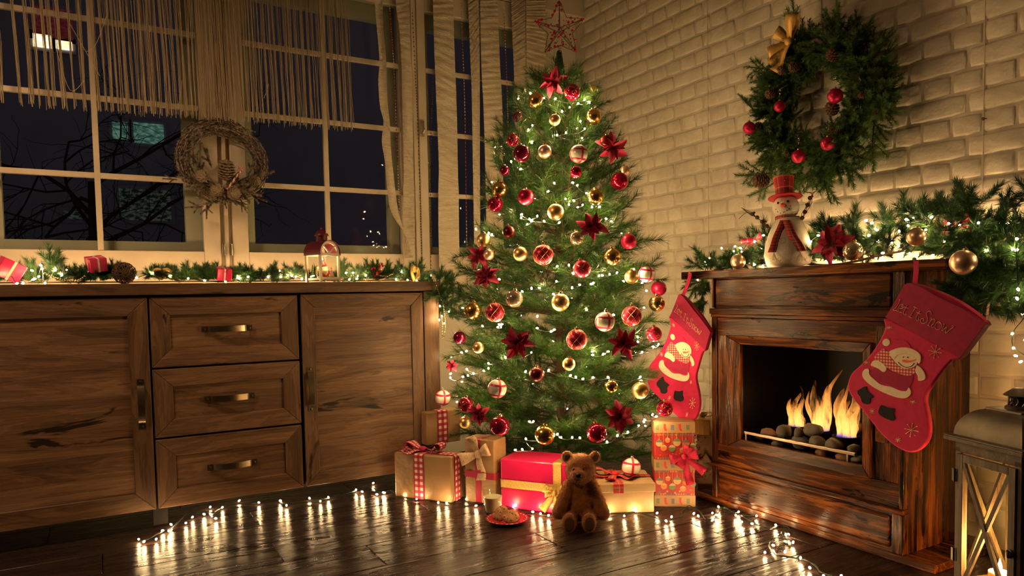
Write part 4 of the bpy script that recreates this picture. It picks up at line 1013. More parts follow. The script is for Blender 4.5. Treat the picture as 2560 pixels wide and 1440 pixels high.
# ------------------------------------------------------------------ gifts
GG = 'wrapped gifts under the tree'
class Box:
    """a gift box: front-left and front-right floor corners, depth, height"""
    def __init__(s, name, label, A, B, depth, top, mt, z0=0.0, group=GG):
        s.A = np.array([A[0], A[1], z0]); B = np.array([B[0], B[1], z0]); s.w = np.linalg.norm(B-s.A); s.ex = (B-s.A)/s.w; s.ey = np.array([-s.ex[1], s.ex[0], 0]); s.ez = np.array([0, 0, 1.0])
        if s.ey @ s.A < 0: s.ey = -s.ey
        s.d = depth; s.h = top-z0; s.t = thing(name, label, 'gift', s.P(0.5, 0.5, 0), group); s.mt = mt
    def P(s, u, v, w, off=(0, 0, 0)): return s.A+s.ex*(u*s.w+off[0])+s.ey*(v*s.d+off[1])+s.ez*(w*s.h+off[2])
    def body(s, w0=0.0, w1=1.0, grow=0.0, name='box', mt=None, bev=0.006):
        m = MB(); g = grow
        V = [s.P(a, b, c_, ((-1 if a == 0 else 1)*g, (-1 if b == 0 else 1)*g, 0)) for c_ in (w0, w1) for a, b in ((0, 0), (1, 0), (1, 1), (0, 1))]
        m.add(V, [(0, 3, 2, 1), (4, 5, 6, 7), (0, 1, 5, 4), (1, 2, 6, 5), (2, 3, 7, 6), (3, 0, 4, 7)])
        return m.build(name, mt or s.mt, s.t, bev=bev)
    def vband(s, u, hw, mt, name='ribbon', full=True):
        """ribbon round the box, up the front, over the top, down the back"""
        e = 0.0022; m = MB(); q = s.ex*hw
        pts = [s.P(u, 0, 0.0, (0, -e, 0.002)), s.P(u, 0, 0.5, (0, -e-0.0006, 0)), s.P(u, 0, 1, (0, -e, -0.003)), s.P(u, 0, 1, (0, 0.004, e)), s.P(u, 0.5, 1, (0, 0, e)), s.P(u, 1, 1, (0, -0.004, e)), s.P(u, 1, 1, (0, e, -0.003)), s.P(u, 1, 0, (0, e, 0.002))]
        m.strip(pts, q, 0.0014); return m.build(name, mt, s.t)
    def hband(s, w, hw, mt, name='ribbon'):
        e = 0.0026; m = MB(); q = s.ez*hw
        pts = [s.P(0, 1, w, (-e, -0.004, 0)), s.P(0, 0, w, (-e, 0.004, 0)), s.P(0, 0, w, (0.003, -e, 0)), s.P(1, 0, w, (-0.003, -e, 0)), s.P(1, 0, w, (e, 0.004, 0)), s.P(1, 1, w, (e, -0.004, 0))]
        m.strip(pts, q, 0.0014); return m.build(name, mt, s.t)
    def tband(s, v, hw, mt, name='ribbon'):
        """ribbon over the top from side to side"""
        e = 0.0030; m = MB(); q = s.ey*hw
        pts = [s.P(0, v, 0, (-e, 0, 0.002)), s.P(0, v, 1, (-e, 0, -0.003)), s.P(0, v, 1, (0.004, 0, e)), s.P(0.5, v, 1, (0, 0, e)), s.P(1, v, 1, (-0.004, 0, e)), s.P(1, v, 1, (e, 0, -0.003)), s.P(1, v, 0, (e, 0, 0.002))]
        m.strip(pts, q, 0.0014); return m.build(name, mt, s.t)
    def fold(s, side=1):
        """the triangular paper fold on a side face"""
        x = 1.0 if side > 0 else 0.0; e = 0.0012*side; m = MB()
        A = [s.P(x, 0.04, 0.02, (e, 0, 0)), s.P(x, 0.96, 0.02, (e, 0, 0)), s.P(x, 0.5, 0.55, (e, 0, 0))]; B = [p+s.ex*e*1.2 for p in A]
        m.prism(A, B); bmesh_fix(m.build('paper_fold', s.mt, s.t))
def bow(parent, c, ex, ey, nz, size, hw, mt, loops=((0.35, 1.0), (PI-0.35, 1.0)), tails=((-1.0, 1.0), (-2.2, 1.0)), knot=True, th=0.0012, name='bow'):
    """a tied bow: loops stand off the surface, tails lie on it"""
    c = np.array(c, float); ex = np.array(ex, float); ey = np.array(ey, float); nz = np.array(nz, float)
    root = None
    for a, k in loops:
        d = ex*math.cos(a)+ey*math.sin(a); sd = np.cross(d, nz); L = size*k; pts = []; ws = []
        for u in np.linspace(0, 1, 15):
            x = L*math.sin(PI*u)**0.8; hgt = 0.42*L*math.sin(2*PI*u)*0.9
            pts.append(c+d*x+nz*(0.006+0.22*L*math.sin(PI*u)+hgt*0.5)); ws.append(sd*hw*(0.45+0.75*math.sin(PI*u)))
        m = MB(); m.strip(pts, ws, th); o = m.build('bow_loop', mt, parent, smooth=True)
    for a, k in tails:
        d = ex*math.cos(a)+ey*math.sin(a); sd = np.cross(d, nz); L = size*1.25*k; pts = []; ws = []
        for u in np.linspace(0, 1, 9): pts.append(c+d*L*u+nz*(0.006+0.012*math.sin(u*7)*u)); ws.append(sd*hw*(0.5+0.55*u))
        m = MB(); m.strip(pts, ws, th); m.build('bow_tail', mt, parent, smooth=True)
    if knot:
        m = MB(); m.ell(c+nz*0.012, (1, 1, 1), 10, 8, np.stack([ex*hw*0.75, ey*hw*0.75, nz*0.013], 1)); m.build('bow_knot', mt, parent, smooth=True)
fw2 = lambda px, py, z=0.0: onz(px, py, z)[:2]
def topz(px, py, A): return float(onplane(px, py, (A[0], A[1], 0), (A[0], A[1], 0))[2])
A, B = fw2(988, 1241), fw2(1130, 1258); h1 = topz(986, 1131, A)
g1 = Box('gift_box', 'big kraft paper gift with gingham ribbon on the floor, nearest the sideboard', A, B, 0.125, h1, M['kraft']); g1.body(); g1.vband(0.44, 0.029, M['gingham']); g1.tband(0.45, 0.028, M['gingham']); g1.fold(1)
bow(g1.t, g1.P(0.42, 0.42, 1, (0, 0, 0.006)), g1.ex, g1.ey, g1.ez, 0.10, 0.030, M['gingham'], ((0.1, 1.1), (PI-0.2, 1.0)), ((-2.3, 0.9), (0.7, 0.5), (2.7, 0.8)))
A, B = fw2(1068, 1116, h1), fw2(1152, 1103, h1); h2 = topz(1069, 1032, A)
g2 = Box('gift_box', 'small kraft paper gift with gingham ribbon stacked on the bigger gingham gift', A, B, 0.10, h2, M['kraft'], h1+0.003); g2.body(); g2.vband(0.46, 0.031, M['gingham']); g2.fold(-1)
A, B = fw2(1164, 1254), fw2(1238, 1266); h3 = topz(1159, 1094, A)
g3 = Box('gift_box', 'tall kraft paper gift with red satin ribbon and starry burlap bow', A, B, 0.11, h3, M['kraft']); g3.body(); g3.vband(0.46, 0.016, M['redsatin']); g3.hband(0.45, 0.016, M['redsatin'])
bow(g3.t, g3.P(0.52, 0, 0.78, (0, -0.004, 0)), g3.ex, g3.ez, -g3.ey, 0.095, 0.026, M['burlap'], ((0.45, 0.75), (PI+0.35, 1.0)), ((-1.45, 1.05), (2.1, 0.75)))
A, B = fw2(1253, 1268), fw2(1425, 1289); h4 = topz(1249, 1146, A)
g4 = Box('gift_box', 'large shiny red gift with gold glitter ribbon behind the teddy bear', A, B, 0.20, h4, M['redpaper']); g4.body(); g4.vband(0.83, 0.020, M['glitgold']); g4.hband(0.50, 0.019, M['glitgold'])
bow(g4.t, g4.P(0.80, 0, 0.42, (0, -0.004, 0)), g4.ex, g4.ez, -g4.ey, 0.055, 0.018, M['glitgold'], ((0.5, 1), (PI-0.5, 1), (0.0, .8), (PI, .8)), ((-1.2, 1.6), (-2.2, 1.5)))
A, B = fw2(1497, 1284), fw2(1636, 1281); h5 = topz(1637, 1207, B); 
g5 = Box('gift_box', 'low lidded kraft paper gift with tartan ribbon beside the teddy bear', A, B, 0.24, h5, M['kraftp']); g5.body(0, 0.72); g5.body(0.69, 1.0, 0.006, 'lid', None, 0.005)
m = MB(); e = 0.009; u = 0.36
m.strip([g5.P(u, 0, 0.69, (0, -e, 0)), g5.P(u, 0, 1, (0, -e, -0.002)), g5.P(u, 0, 1, (0, 0.002, 0.0026)), g5.P(u, 0.5, 1, (0, 0, 0.0026)), g5.P(u, 1, 1, (0, 0, 0.0026))], g5.ex*0.023, 0.0014); m.build('ribbon', M['tartan'], g5.t)
m = MB(); m.strip([g5.P(0, 0.5, 1, (-0.004, 0, 0.004)), g5.P(0.5, 0.5, 1, (0, 0, 0.004)), g5.P(1, 0.5, 1, (0.004, 0, 0.004))], g5.ey*0.022, 0.0014); m.build('ribbon', M['tartan'], g5.t)
bow(g5.t, g5.P(u, 0.42, 1, (0, 0, 0.008)), g5.ex, g5.ey, g5.ez, 0.085, 0.024, M['tartan'], ((0.25, 1.0), (PI-0.1, 1.1)), ((-2.0, 0.9), (-0.6, 0.9), (1.9, 0.7)))
A, B = fw2(1637, 1266), fw2(1738, 1267); h6 = topz(1634, 1056, A)
g6 = Box('gift_box', 'tall red gift with ornament print and red glitter bow next to the fireplace', A, B, 0.13, h6, noisy('printed_red_paper', (0.42, 0.024, 0.024), (0.48, 0.032, 0.030), 6, 0.5)); g6.body()
M['printkraft'] = noisy('printed_tan_band', (0.38, 0.215, 0.10), (0.43, 0.25, 0.12), 6, 0.5)
for w0, w1 in ((0.0, 0.135), (0.43, 0.56), (0.875, 1.0)):
    m = MB(); e = 0.0012
    V = [g6.P(a, b, c_, ((-1 if a == 0 else 1)*e, (-1 if b == 0 else 1)*e, (e if c_ == 1.0 else 0))) for c_ in (w0+0.001, w1) for a, b in ((0, 0), (1, 0), (1, 1), (0, 1))]
    m.add(V, [(0, 3, 2, 1), (4, 5, 6, 7), (0, 1, 5, 4), (1, 2, 6, 5), (2, 3, 7, 6), (3, 0, 4, 7)]); m.build('printed_band', M['printkraft'], g6.t)
pr = {k: plain('print_'+k, c_, 0.55) for k, c_ in dict(green=(0.16, 0.20, 0.10), tan=(0.60, 0.36, 0.16), blue=(0.14, 0.16, 0.22), red=(0.55, 0.04, 0.035), orange=(0.62, 0.20, 0.07)).items()}
def disc(m, u, w, r, n=14, a0=0, a1=2*PI, squash=1.0, lev=1):
    c_ = g6.P(u, 0, w, (0, -0.0016-0.0004*lev, 0)); P = [c_+g6.ex*math.cos(t)*r+g6.ez*math.sin(t)*r*squash for t in np.linspace(a0, a1, n, endpoint=abs(a1-a0) < 6)]
    m.prism(P, [p+g6.ey*0.0012 for p in P])
def starp(m, u, w, r):
    c_ = g6.P(u, 0, w, (0, -0.0019, 0)); P = [c_+(g6.ex*math.sin(k*PI/5)+g6.ez*math.cos(k*PI/5))*(r if k % 2 == 0 else r*0.42) for k in range(10)]; m.prism(P, [p+g6.ey*0.0012 for p in P])
pm = {k: MB() for k in pr}
R_ = random.Random(8)
for base in (0.0, 0.455):
    for (u, w, r, cb, ct) in ((0.12, 0.30, 0.016, 'tan', 'blue'), (0.33, 0.335, 0.012, 'orange', 'tan'), (0.23, 0.245, 0.015, 'orange', 'tan'), (0.44, 0.24, 0.016, 'green', 'tan'), (0.56, 0.31, 0.018, 'tan', 'green'), (0.78, 0.30, 0.017, 'orange', 'blue'), (0.95, 0.27, 0.013, 'green', 'tan'), (0.70, 0.215, 0.014, 'orange', 'tan')):
        w += base; disc(pm[cb], u, w, r, lev=1); disc(pm[ct], u, w, r*0.98, 9, 0.25, PI-0.25, lev=2); disc(pm[cb], u, w+ (r+0.003)/g6.h, 0.003, 6, lev=1)
        c_ = g6.P(u, 0, w, (0, -0.0018, r)); m = pm['tan']; m.prism([c_-g6.ex*0.0007, c_+g6.ex*0.0007, g6.P(u, 0, base+0.425, (0.0007, -0.0018, 0)), g6.P(u, 0, base+0.425, (-0.0007, -0.0018, 0))], [p+g6.ey*0.001 for p in [c_-g6.ex*0.0007, c_+g6.ex*0.0007, g6.P(u, 0, base+0.425, (0.0007, -0.0018, 0)), g6.P(u, 0, base+0.425, (-0.0007, -0.0018, 0))]])
    for i in range(14): starp(pm[R_.choice(['green', 'tan', 'orange'])], R_.uniform(0.05, 0.97), base+R_.uniform(0.15, 0.24), R_.uniform(0.004, 0.007))
for w in (0.065, 0.495, 0.94):
    for i, u in enumerate((0.08, 0.26, 0.45, 0.63, 0.83)):
        if i % 2: # little stocking
            c_ = g6.P(u, 0, w, (0, -0.0018, 0)); P = [c_+g6.ex*a*0.011+g6.ez*b*0.016 for a, b in ((-0.4, 1), (0.5, 1), (0.5, -0.2), (1.0, -0.7), (0.7, -1.1), (-0.1, -0.8), (-0.4, 0))]; pm['red'].prism(P, [p+g6.ey*0.0012 for p in P])
        else:
            c_ = g6.P(u, 0, w, (0, -0.0018, 0)); P = [c_+g6.ex*a*0.007+g6.ez*b*0.012 for a, b in ((-1, -1), (1, -1), (1, 1), (-1, 1))]; k = 'blue' if i == 2 else 'green'; pm[k].prism(P, [p+g6.ey*0.0012 for p in P])
for w in (0.15, 0.42, 0.575, 0.855):
    for i in range(16): disc(pm[R_.choice(['green', 'orange', 'blue'])], 0.03+0.94*i/15, w, 0.0045, 6)
for k in pm: bmesh_fix(pm[k].build('print_ornament', pr[k], g6.t, kind='stuff'))
bow(g6.t, g6.P(0.72, 0, 0.60, (0, -0.004, 0)), g6.ex, g6.ez, -g6.ey, 0.062, 0.019, M['glitred'], ((0.25, 1), (PI+0.15, 1.05), (1.2, 0.9), (PI+1.1, 0.8)), ((-1.35, 1.7), (-0.65, 1.5)))
# two gifts wedged between tree and fireplace
A, B = fw2(1742, 1226), fw2(1790, 1231); 
g8 = Box('gift_box', 'brown kraft gift trimmed with red berries, half hidden beside the fireplace', A, B, 0.2, topz(1742, 1084, A), M['kraft']); g8.body()
m = MB(); R_ = random.Random(2)
for q in ((0.0, 0.92, 0.035), (0.12, 0.42, 0.045), (0.0, 0.28, 0.03), (0.10, 0.60, 0.03)):
    for i in range(34): m.ell(g8.P(q[0], 0, q[1], (R_.gauss(0, 1)*q[2]*0.55, -0.006-abs(R_.gauss(0, 1))*0.010, R_.gauss(0, 1)*q[2]*0.6)), R_.uniform(0.0025, 0.004), 6, 4)
m.build('red_berries', M['berry'], g8.t, smooth=True, kind='stuff')
bow(g8.t, g8.P(0.25, 0, 0.52, (0, -0.006, 0)), g8.ex, g8.ez, -g8.ey, 0.05, 0.02, M['burlap'], ((0.6, 1), (PI-0.6, 1)), ((-0.7, 1.1),))
z8 = float(g8.P(0, 0, 1)[2])+0.003; A, B = fw2(1730, 1086, z8), fw2(1776, 1088, z8)
g7 = Box('gift_box', 'small gold foil gift stacked on the berry trimmed gift under the small stocking', A, B, 0.12, topz(1730, 1048, A), M['goldpaper'], z8); g7.body(bev=0.004); g7.vband(0.5, 0.012, M['goldbow'])
bow(g7.t, g7.P(0.5, 0.5, 1, (0, 0, 0.003)), g7.ex, g7.ey, g7.ez, 0.05, 0.013, M['goldbow'], ((0.2, 1), (PI-0.2, 1), (1.3, .8)), ())
# striped bauble sitting on the lidded gift
P = g5.P(0.66, 0.42, 1); r = 0.0445; P = np.array([P[0], P[1], h5+0.0035+r])
bauble(P, r, 'WR', 'white bauble with red stripes sitting on the tartan ribbon gift lid', 'striped white baubles', yaw=-0.5, tilt=0.12)

# ------------------------------------------------------------------ milk and cookies
P = onz(1233, 1284, 0); gl = thing('milk_glass', 'clear tumbler of milk standing on the floor by the cookie plate', 'glass', P)
dist = np.linalg.norm(P); rb, rt, hh = 0.036, 0.0505, 0.122
def drink():
    n = NT('drinking_glass'); g = n.new('ShaderNodeBsdfGlass'); g.inputs['IOR'].default_value = 1.45; g.inputs['Roughness'].default_value = 0.0
    n.l(g.outputs[0], n.out.inputs[0]); return n.mt
m = MB(); m.lathe([(0.001, 0.0), (rb-0.002, 0.0), (rb, 0.003), (rt, hh), (rt-0.0012, hh+0.0008), (rt-0.0026, hh), (rb-0.0028, 0.011), (0.001, 0.010)], 40, P); m.build('tumbler', M['glass'], gl, smooth=True)
m = MB(); zl = 0.080; m.lathe([(0.001, 0.0106), (rb-0.0029, 0.0112), (rb-0.0029+(rt-rb)*(zl-0.011)/(hh-0.011), zl), (0.001, zl+0.0004)], 40, P); m.build('milk', plain('milk', (0.74, 0.66, 0.46), 0.35, sub=0.2), gl, smooth='auto')
P = onz(1268, 1303, 0); pl = thing('cookie_plate', 'small red plate with white rim dots on the floor holding two cookies', 'plate', P)
m = MB(); m.lathe([(0.001, 0.0), (0.055, 0.0), (0.062, 0.003), (0.092, 0.013), (0.0945, 0.0155), (0.092, 0.0165), (0.060, 0.008), (0.001, 0.0065)], 48, P); m.build('dish', plain('red_glazed_plate', (0.42, 0.02, 0.03), 0.25, spec=0.6), pl, smooth='auto')
m = MB()
for k in range(24):
    a = k*2*PI/24; d = np.array([math.cos(a), math.sin(a), 0]); q = P+d*0.0875+np.array([0, 0, 0.0146]); m.ell(q, (1, 1, 1), 8, 5, np.stack([d*0.004, np.cross(d, (0, 0, 1))*0.006, np.array([0, 0, 0.0012])], 1))
m.build('rim_dot', plain('white_glaze_dot', (0.75, 0.68, 0.58), 0.3), pl, smooth=True, kind='stuff')
def cookie(c, Q, sd, lb):
    R = random.Random(sd); t = thing('cookie', lb, 'cookie', c, 'cookies on the red plate'); m = MB(); m.lathe([(0.001, -0.009), (0.030, -0.008), (0.039, -0.002), (0.036, 0.004), (0.024, 0.009), (0.001, 0.011)], 26)
    V = np.array(m.v); V *= (1+0.05*np.sin(V[:, :1]*120+sd)*np.cos(V[:, 1:2]*140)); V[:, 2] += 0.0012*np.sin(V[:, 0]*260)*np.cos(V[:, 1]*230+sd)
    n = MB(); n.add(V @ Q.T + np.array(c), m.f); n.build('biscuit', M['cookie'], t, smooth=True)
    for k in range(9):
        a = k*2.3+sd; q = 0.032*math.sqrt(R.random()); p = np.array([q*math.cos(a), q*math.sin(a), 0.0085-0.0045*(q/0.035)**2+0.001])
        n = MB(); n.ell(np.array(c)+Q @ p, (0.004, 0.0032, 0.003), 7, 5, Q @ rotz(a)); n.build('chocolate_chip', M['choc'], t, smooth=True)
rv = np.array([CR[0], CR[1], 0]); rv /= np.linalg.norm(rv); fv = np.array([-rv[1], rv[0], 0])
cookie(P+rv*0.016-fv*0.018+np.array([0, 0, 0.026]), frame(np.array([0, 0, 1.0])*0.8-fv*0.45+rv*0.10), 1, 'round chocolate chip cookie lying at the front of the red plate')
cookie(P-rv*0.030+fv*0.006+np.array([0, 0, 0.033]), frame(np.array([0, 0, 1.0])*0.62-fv*0.5-rv*0.50), 2, 'chocolate chip cookie leaning on another cookie on the red plate')

# ------------------------------------------------------------------ teddy bear
P = onz(1455, 1322, 0)+fv*0.06; P[2] = 0
T = np.stack([rv, fv, np.array([0, 0, 1.0])], 1)
def tl(x, y, z): return P+T @ np.array([x, y, z])
td = thing('teddy_bear', 'brown plush teddy bear sitting on the floor in front of the gifts', 'toy', P)
m = MB()
def el(x, y, z, rx, ry, rz, Q=None): m.ell(tl(x, y, z), (rx, ry, rz), 20, 14, T if Q is None else T @ Q)
def limb(a, b, r0, r1, n=7):
    for u in np.linspace(0, 1, n): q = np.array(a)*(1-u)+np.array(b)*u; r = r0*(1-u)+r1*u; m.ell(tl(*q), r, 14, 10)
el(0.0, 0.02, 0.085, 0.066, 0.055, 0.078); el(0, 0.02, 0.145, 0.050, 0.044, 0.056)
el(0.002, -0.004, 0.250, 0.066, 0.058, 0.062); el(-0.012, -0.052, 0.232, 0.036, 0.034, 0.030); el(0.0, -0.012, 0.222, 0.058, 0.05, 0.040)
el(-0.054, 0.004, 0.297, 0.026, 0.014, 0.027); el(0.066, 0.004, 0.293, 0.026, 0.014, 0.027)
limb((-0.048, 0.01, 0.172), (-0.098, -0.028, 0.062), 0.027, 0.028); limb((0.052, 0.01, 0.172), (0.098, -0.020, 0.052), 0.027, 0.029)
limb((-0.042, -0.005, 0.040), (-0.056, -0.095, 0.034), 0.034, 0.026); limb((0.040, -0.005, 0.040), (0.024, -0.098, 0.034), 0.034, 0.026)
el(-0.058, -0.104, 0.042, 0.031, 0.022, 0.042); el(0.026, -0.108, 0.042, 0.031, 0.022, 0.042)
o = m.build('body', M['fur'], td, smooth=True)
rm = o.modifiers.new('skin', 'REMESH'); rm.mode = 'VOXEL'; rm.voxel_size = 0.0055; rm.use_smooth_shade = True
sm = o.modifiers.new('smooth', 'SMOOTH'); sm.iterations = 5; sm.factor = 0.5
bpy.context.view_layer.update(); dg = bpy.context.evaluated_depsgraph_get()
me = bpy.data.meshes.new_from_object(o.evaluated_get(dg)); o.modifiers.clear(); o.data = me; me.name = 'body'
nf = len(me.polygons); C_ = np.zeros(nf*3); N_ = np.zeros(nf*3); me.polygons.foreach_get('center', C_); me.polygons.foreach_get('normal', N_); C_ = C_.reshape(-1, 3); N_ = N_.reshape(-1, 3)
k = np.random.randint(0, nf, 15000); b = C_[k]+np.random.normal(size=(len(k), 3))*0.002; dn = N_[k]+np.random.normal(size=(len(k), 3))*0.45+np.array([0, 0, -0.45])
m = MB(); m.spikes(b-N_[k]*0.001, dn, np.random.uniform(0.006, 0.011, len(k)), 0.0009)
fo = link('fur', m.mesh('fur'), M['fur'], td); fo['kind'] = 'stuff'
def bit(name, mt, x, y, z, rx, ry, rz, Q=None): 
    q = MB(); q.ell(tl(x, y, z), (rx, ry, rz), 14, 10, T if Q is None else T @ Q); return q.build(name, M[mt], td, smooth=True)
bit('nose', 'blackbead', -0.013, -0.086, 0.236, 0.0125, 0.008, 0.0095)
bit('eye', 'blackbead', -0.031, -0.0600, 0.254, 0.0062, 0.005, 0.0062); bit('eye', 'blackbead', 0.008, -0.0615, 0.254, 0.0062, 0.005, 0.0062)
bit('paw_pad', 'furpad', -0.059, -0.127, 0.043, 0.022, 0.006, 0.031); bit('paw_pad', 'furpad', 0.026, -0.131, 0.043, 0.022, 0.006, 0.031)
bit('inner_ear', 'furpad', -0.053, -0.009, 0.296, 0.015, 0.005, 0.016); bit('inner_ear', 'furpad', 0.066, -0.009, 0.292, 0.015, 0.005, 0.016)
q = MB(); q.tube([tl(-0.013, -0.088, 0.226), tl(-0.013, -0.087, 0.218), tl(-0.020, -0.082, 0.214)], 0.0012, 5); q.tube([tl(-0.013, -0.087, 0.218), tl(-0.005, -0.082, 0.214)], 0.0012, 5); q.build('mouth', M['blackbead'], td)
# ------------------------------------------------------------------ stockings
OUT = [(478,455),(455,520),(400,630),(330,728),(268,790),(210,845),(185,912),(190,970),(225,1030),(290,1108),(360,1200),(430,1285),(500,1348),(570,1393),(640,1412),(700,1392),(750,1342),(771,1270),(768,1180),(750,1090),(742,1040),(752,985),(790,930),(860,830),(930,750),(970,715)]
CUFF = [(612,200),(640,197),(700,214),(850,298),(1000,372),(1174,480),(1166,512),(1100,600),(1050,668),(998,732),(972,722),(880,660),(700,568),(560,490),(465,440),(474,424),(530,330),(590,226)]
BACKC = [(660,204),(735,222),(880,280),(1010,350),(1172,474),(1120,480),(900,380),(700,250)]
BRIM = [(487,692),(520,671),(570,657),(630,660),(680,680),(712,708),(716,742),(706,772),(692,764),(686,735),(640,710),(590,703),(545,715),(517,744)]
FACE = [(517,744),(545,715),(590,703),(640,710),(686,735),(690,765),(670,795),(620,809),(580,801),(545,776)]
SCARF = [(440,665),(466,682),(490,690),(500,730),(543,778),(598,809),(650,812),(672,798),(673,835),(640,858),(590,855),(520,830),(450,790),(400,750),(372,742),(398,700),(412,690)]
MITL = [(355,780),(370,755),(400,750),(440,770),(466,800),(462,826),(440,832),(410,810),(362,789)]
MITR = [(680,800),(690,785),(725,812),(745,850),(742,885),(698,897),(693,860),(675,830)]
HEM = [(292,852),(308,816),(340,812),(346,850),(380,886),(430,925),(500,940),(560,965),(610,970),(626,944),(642,965),(636,1000),(600,1021),(540,1015),(450,982),(370,940),(312,892)]
BT1 = [(318,935),(330,970),(375,1010),(352,1022),(348,1055),(325,1065),(290,1050),(280,1015),(260,990),(262,965)]
BT2 = [(430,1072),(480,1090),(525,1095),(518,1130),(528,1160),(515,1182),(480,1175),(430,1150),(408,1125),(415,1095)]
COAT = [(365,815),(350,850),(400,890),(480,925),(560,950),(620,955),(650,900),(655,850),(600,860),(500,830),(420,790)]
HATR = [(470,650),(500,690),(540,668),(600,655),(640,662),(622,625),(590,605),(550,608),(510,600)]
TXT = [[(.12,1.12),(.26,1.05),(.2,.5),(.08,.1),(-.02,.02),(.1,-.06),(.3,.04),(.46,.0)],
 [(.5,.36),(.72,.48),(.84,.68),(.66,.84),(.46,.66),(.42,.32),(.6,.06),(.85,.1)],[(.60,.60),(.70,.66),(.66,.74),(.58,.70)],
 [(1.08,1.0),(1.02,.4),(1.05,.1),(1.2,0),(1.34,.16),(1.22,.27)],[(.86,.7),(1.28,.72)],
 [(1.88,1.06),(1.78,.04)],[(1.68,1.09),(2.06,1.08)],[(1.6,.02),(1.97,.02)],
 [(2.42,.98),(2.33,.35),(2.38,.08),(2.52,0),(2.65,.18),(2.5,.29)],[(2.16,.7),(2.58,.72)],
 [(3.58,1.12),(3.36,1.32),(3.12,1.22),(3.1,.95),(3.3,.7),(3.45,.4),(3.3,.05),(3.0,-.02),(2.83,.2),(2.94,.42),(3.12,.33),(3.05,.2)],
 [(3.62,.78),(3.74,.74),(3.72,.1),(3.6,.02),(3.84,.02)],[(3.72,.55),(3.92,.8),(4.12,.72),(4.12,.4),(4.0,.15),(4.1,.02),(4.24,.1)],
 [(4.8,.66),(4.52,.78),(4.32,.52),(4.36,.15),(4.64,.0),(4.9,.25),(4.86,.6),(4.62,.72),(4.5,.58)],
 [(4.98,.74),(5.08,.76),(5.12,.08),(5.4,.62),(5.52,.05),(5.86,.68),(6.0,.88),(5.88,.98),(5.8,.84)]]
def zpx(q): return (2060+q[0]/2.88, 640+q[1]/2.88)
Rz = [(2222,856),(2172.8,923),(2169,987),(2222.5,1030.6),(2284,1074),(2390,829),(2254,744),(2275,710),(2468,800),(2125,965),(2275,1130),(2330,1060),(2222,793),(2405,893)]
Lz = [(1685.6,850.8),(1659.7,904.4),(1657.8,951.7),(1700,976.7),(1743.9,1001.7),(1748.6,832),(1695.8,761),(1718,731),(1780.5,825),(1613,962),(1722,1044),(1769,1005),(1675,790),(1752,873)]
Am = []
for (x, y), (u, v) in zip(Rz, Lz):
    a, b, p, q = (x-2280)/100, (y-920)/100, (u-1700)/100, (v-900)/100
    Am.append([a, b, 1, 0, 0, 0, -p*a, -p*b, -p]); Am.append([0, 0, 0, a, b, 1, -q*a, -q*b, -q])
HM = np.linalg.svd(np.array(Am))[2][-1].reshape(3, 3)
def toL(p): v = HM @ np.array([(p[0]-2280)/100, (p[1]-920)/100, 1]); return (1700+100*v[0]/v[2], 900+100*v[1]/v[2])
def closedsm(P, k=3):
    n = len(P); Q = [P[-2], P[-1]]+list(P)+[P[0], P[1]]; S_ = smoothpts(Q, k); return S_[2*k:2*k+n*k]
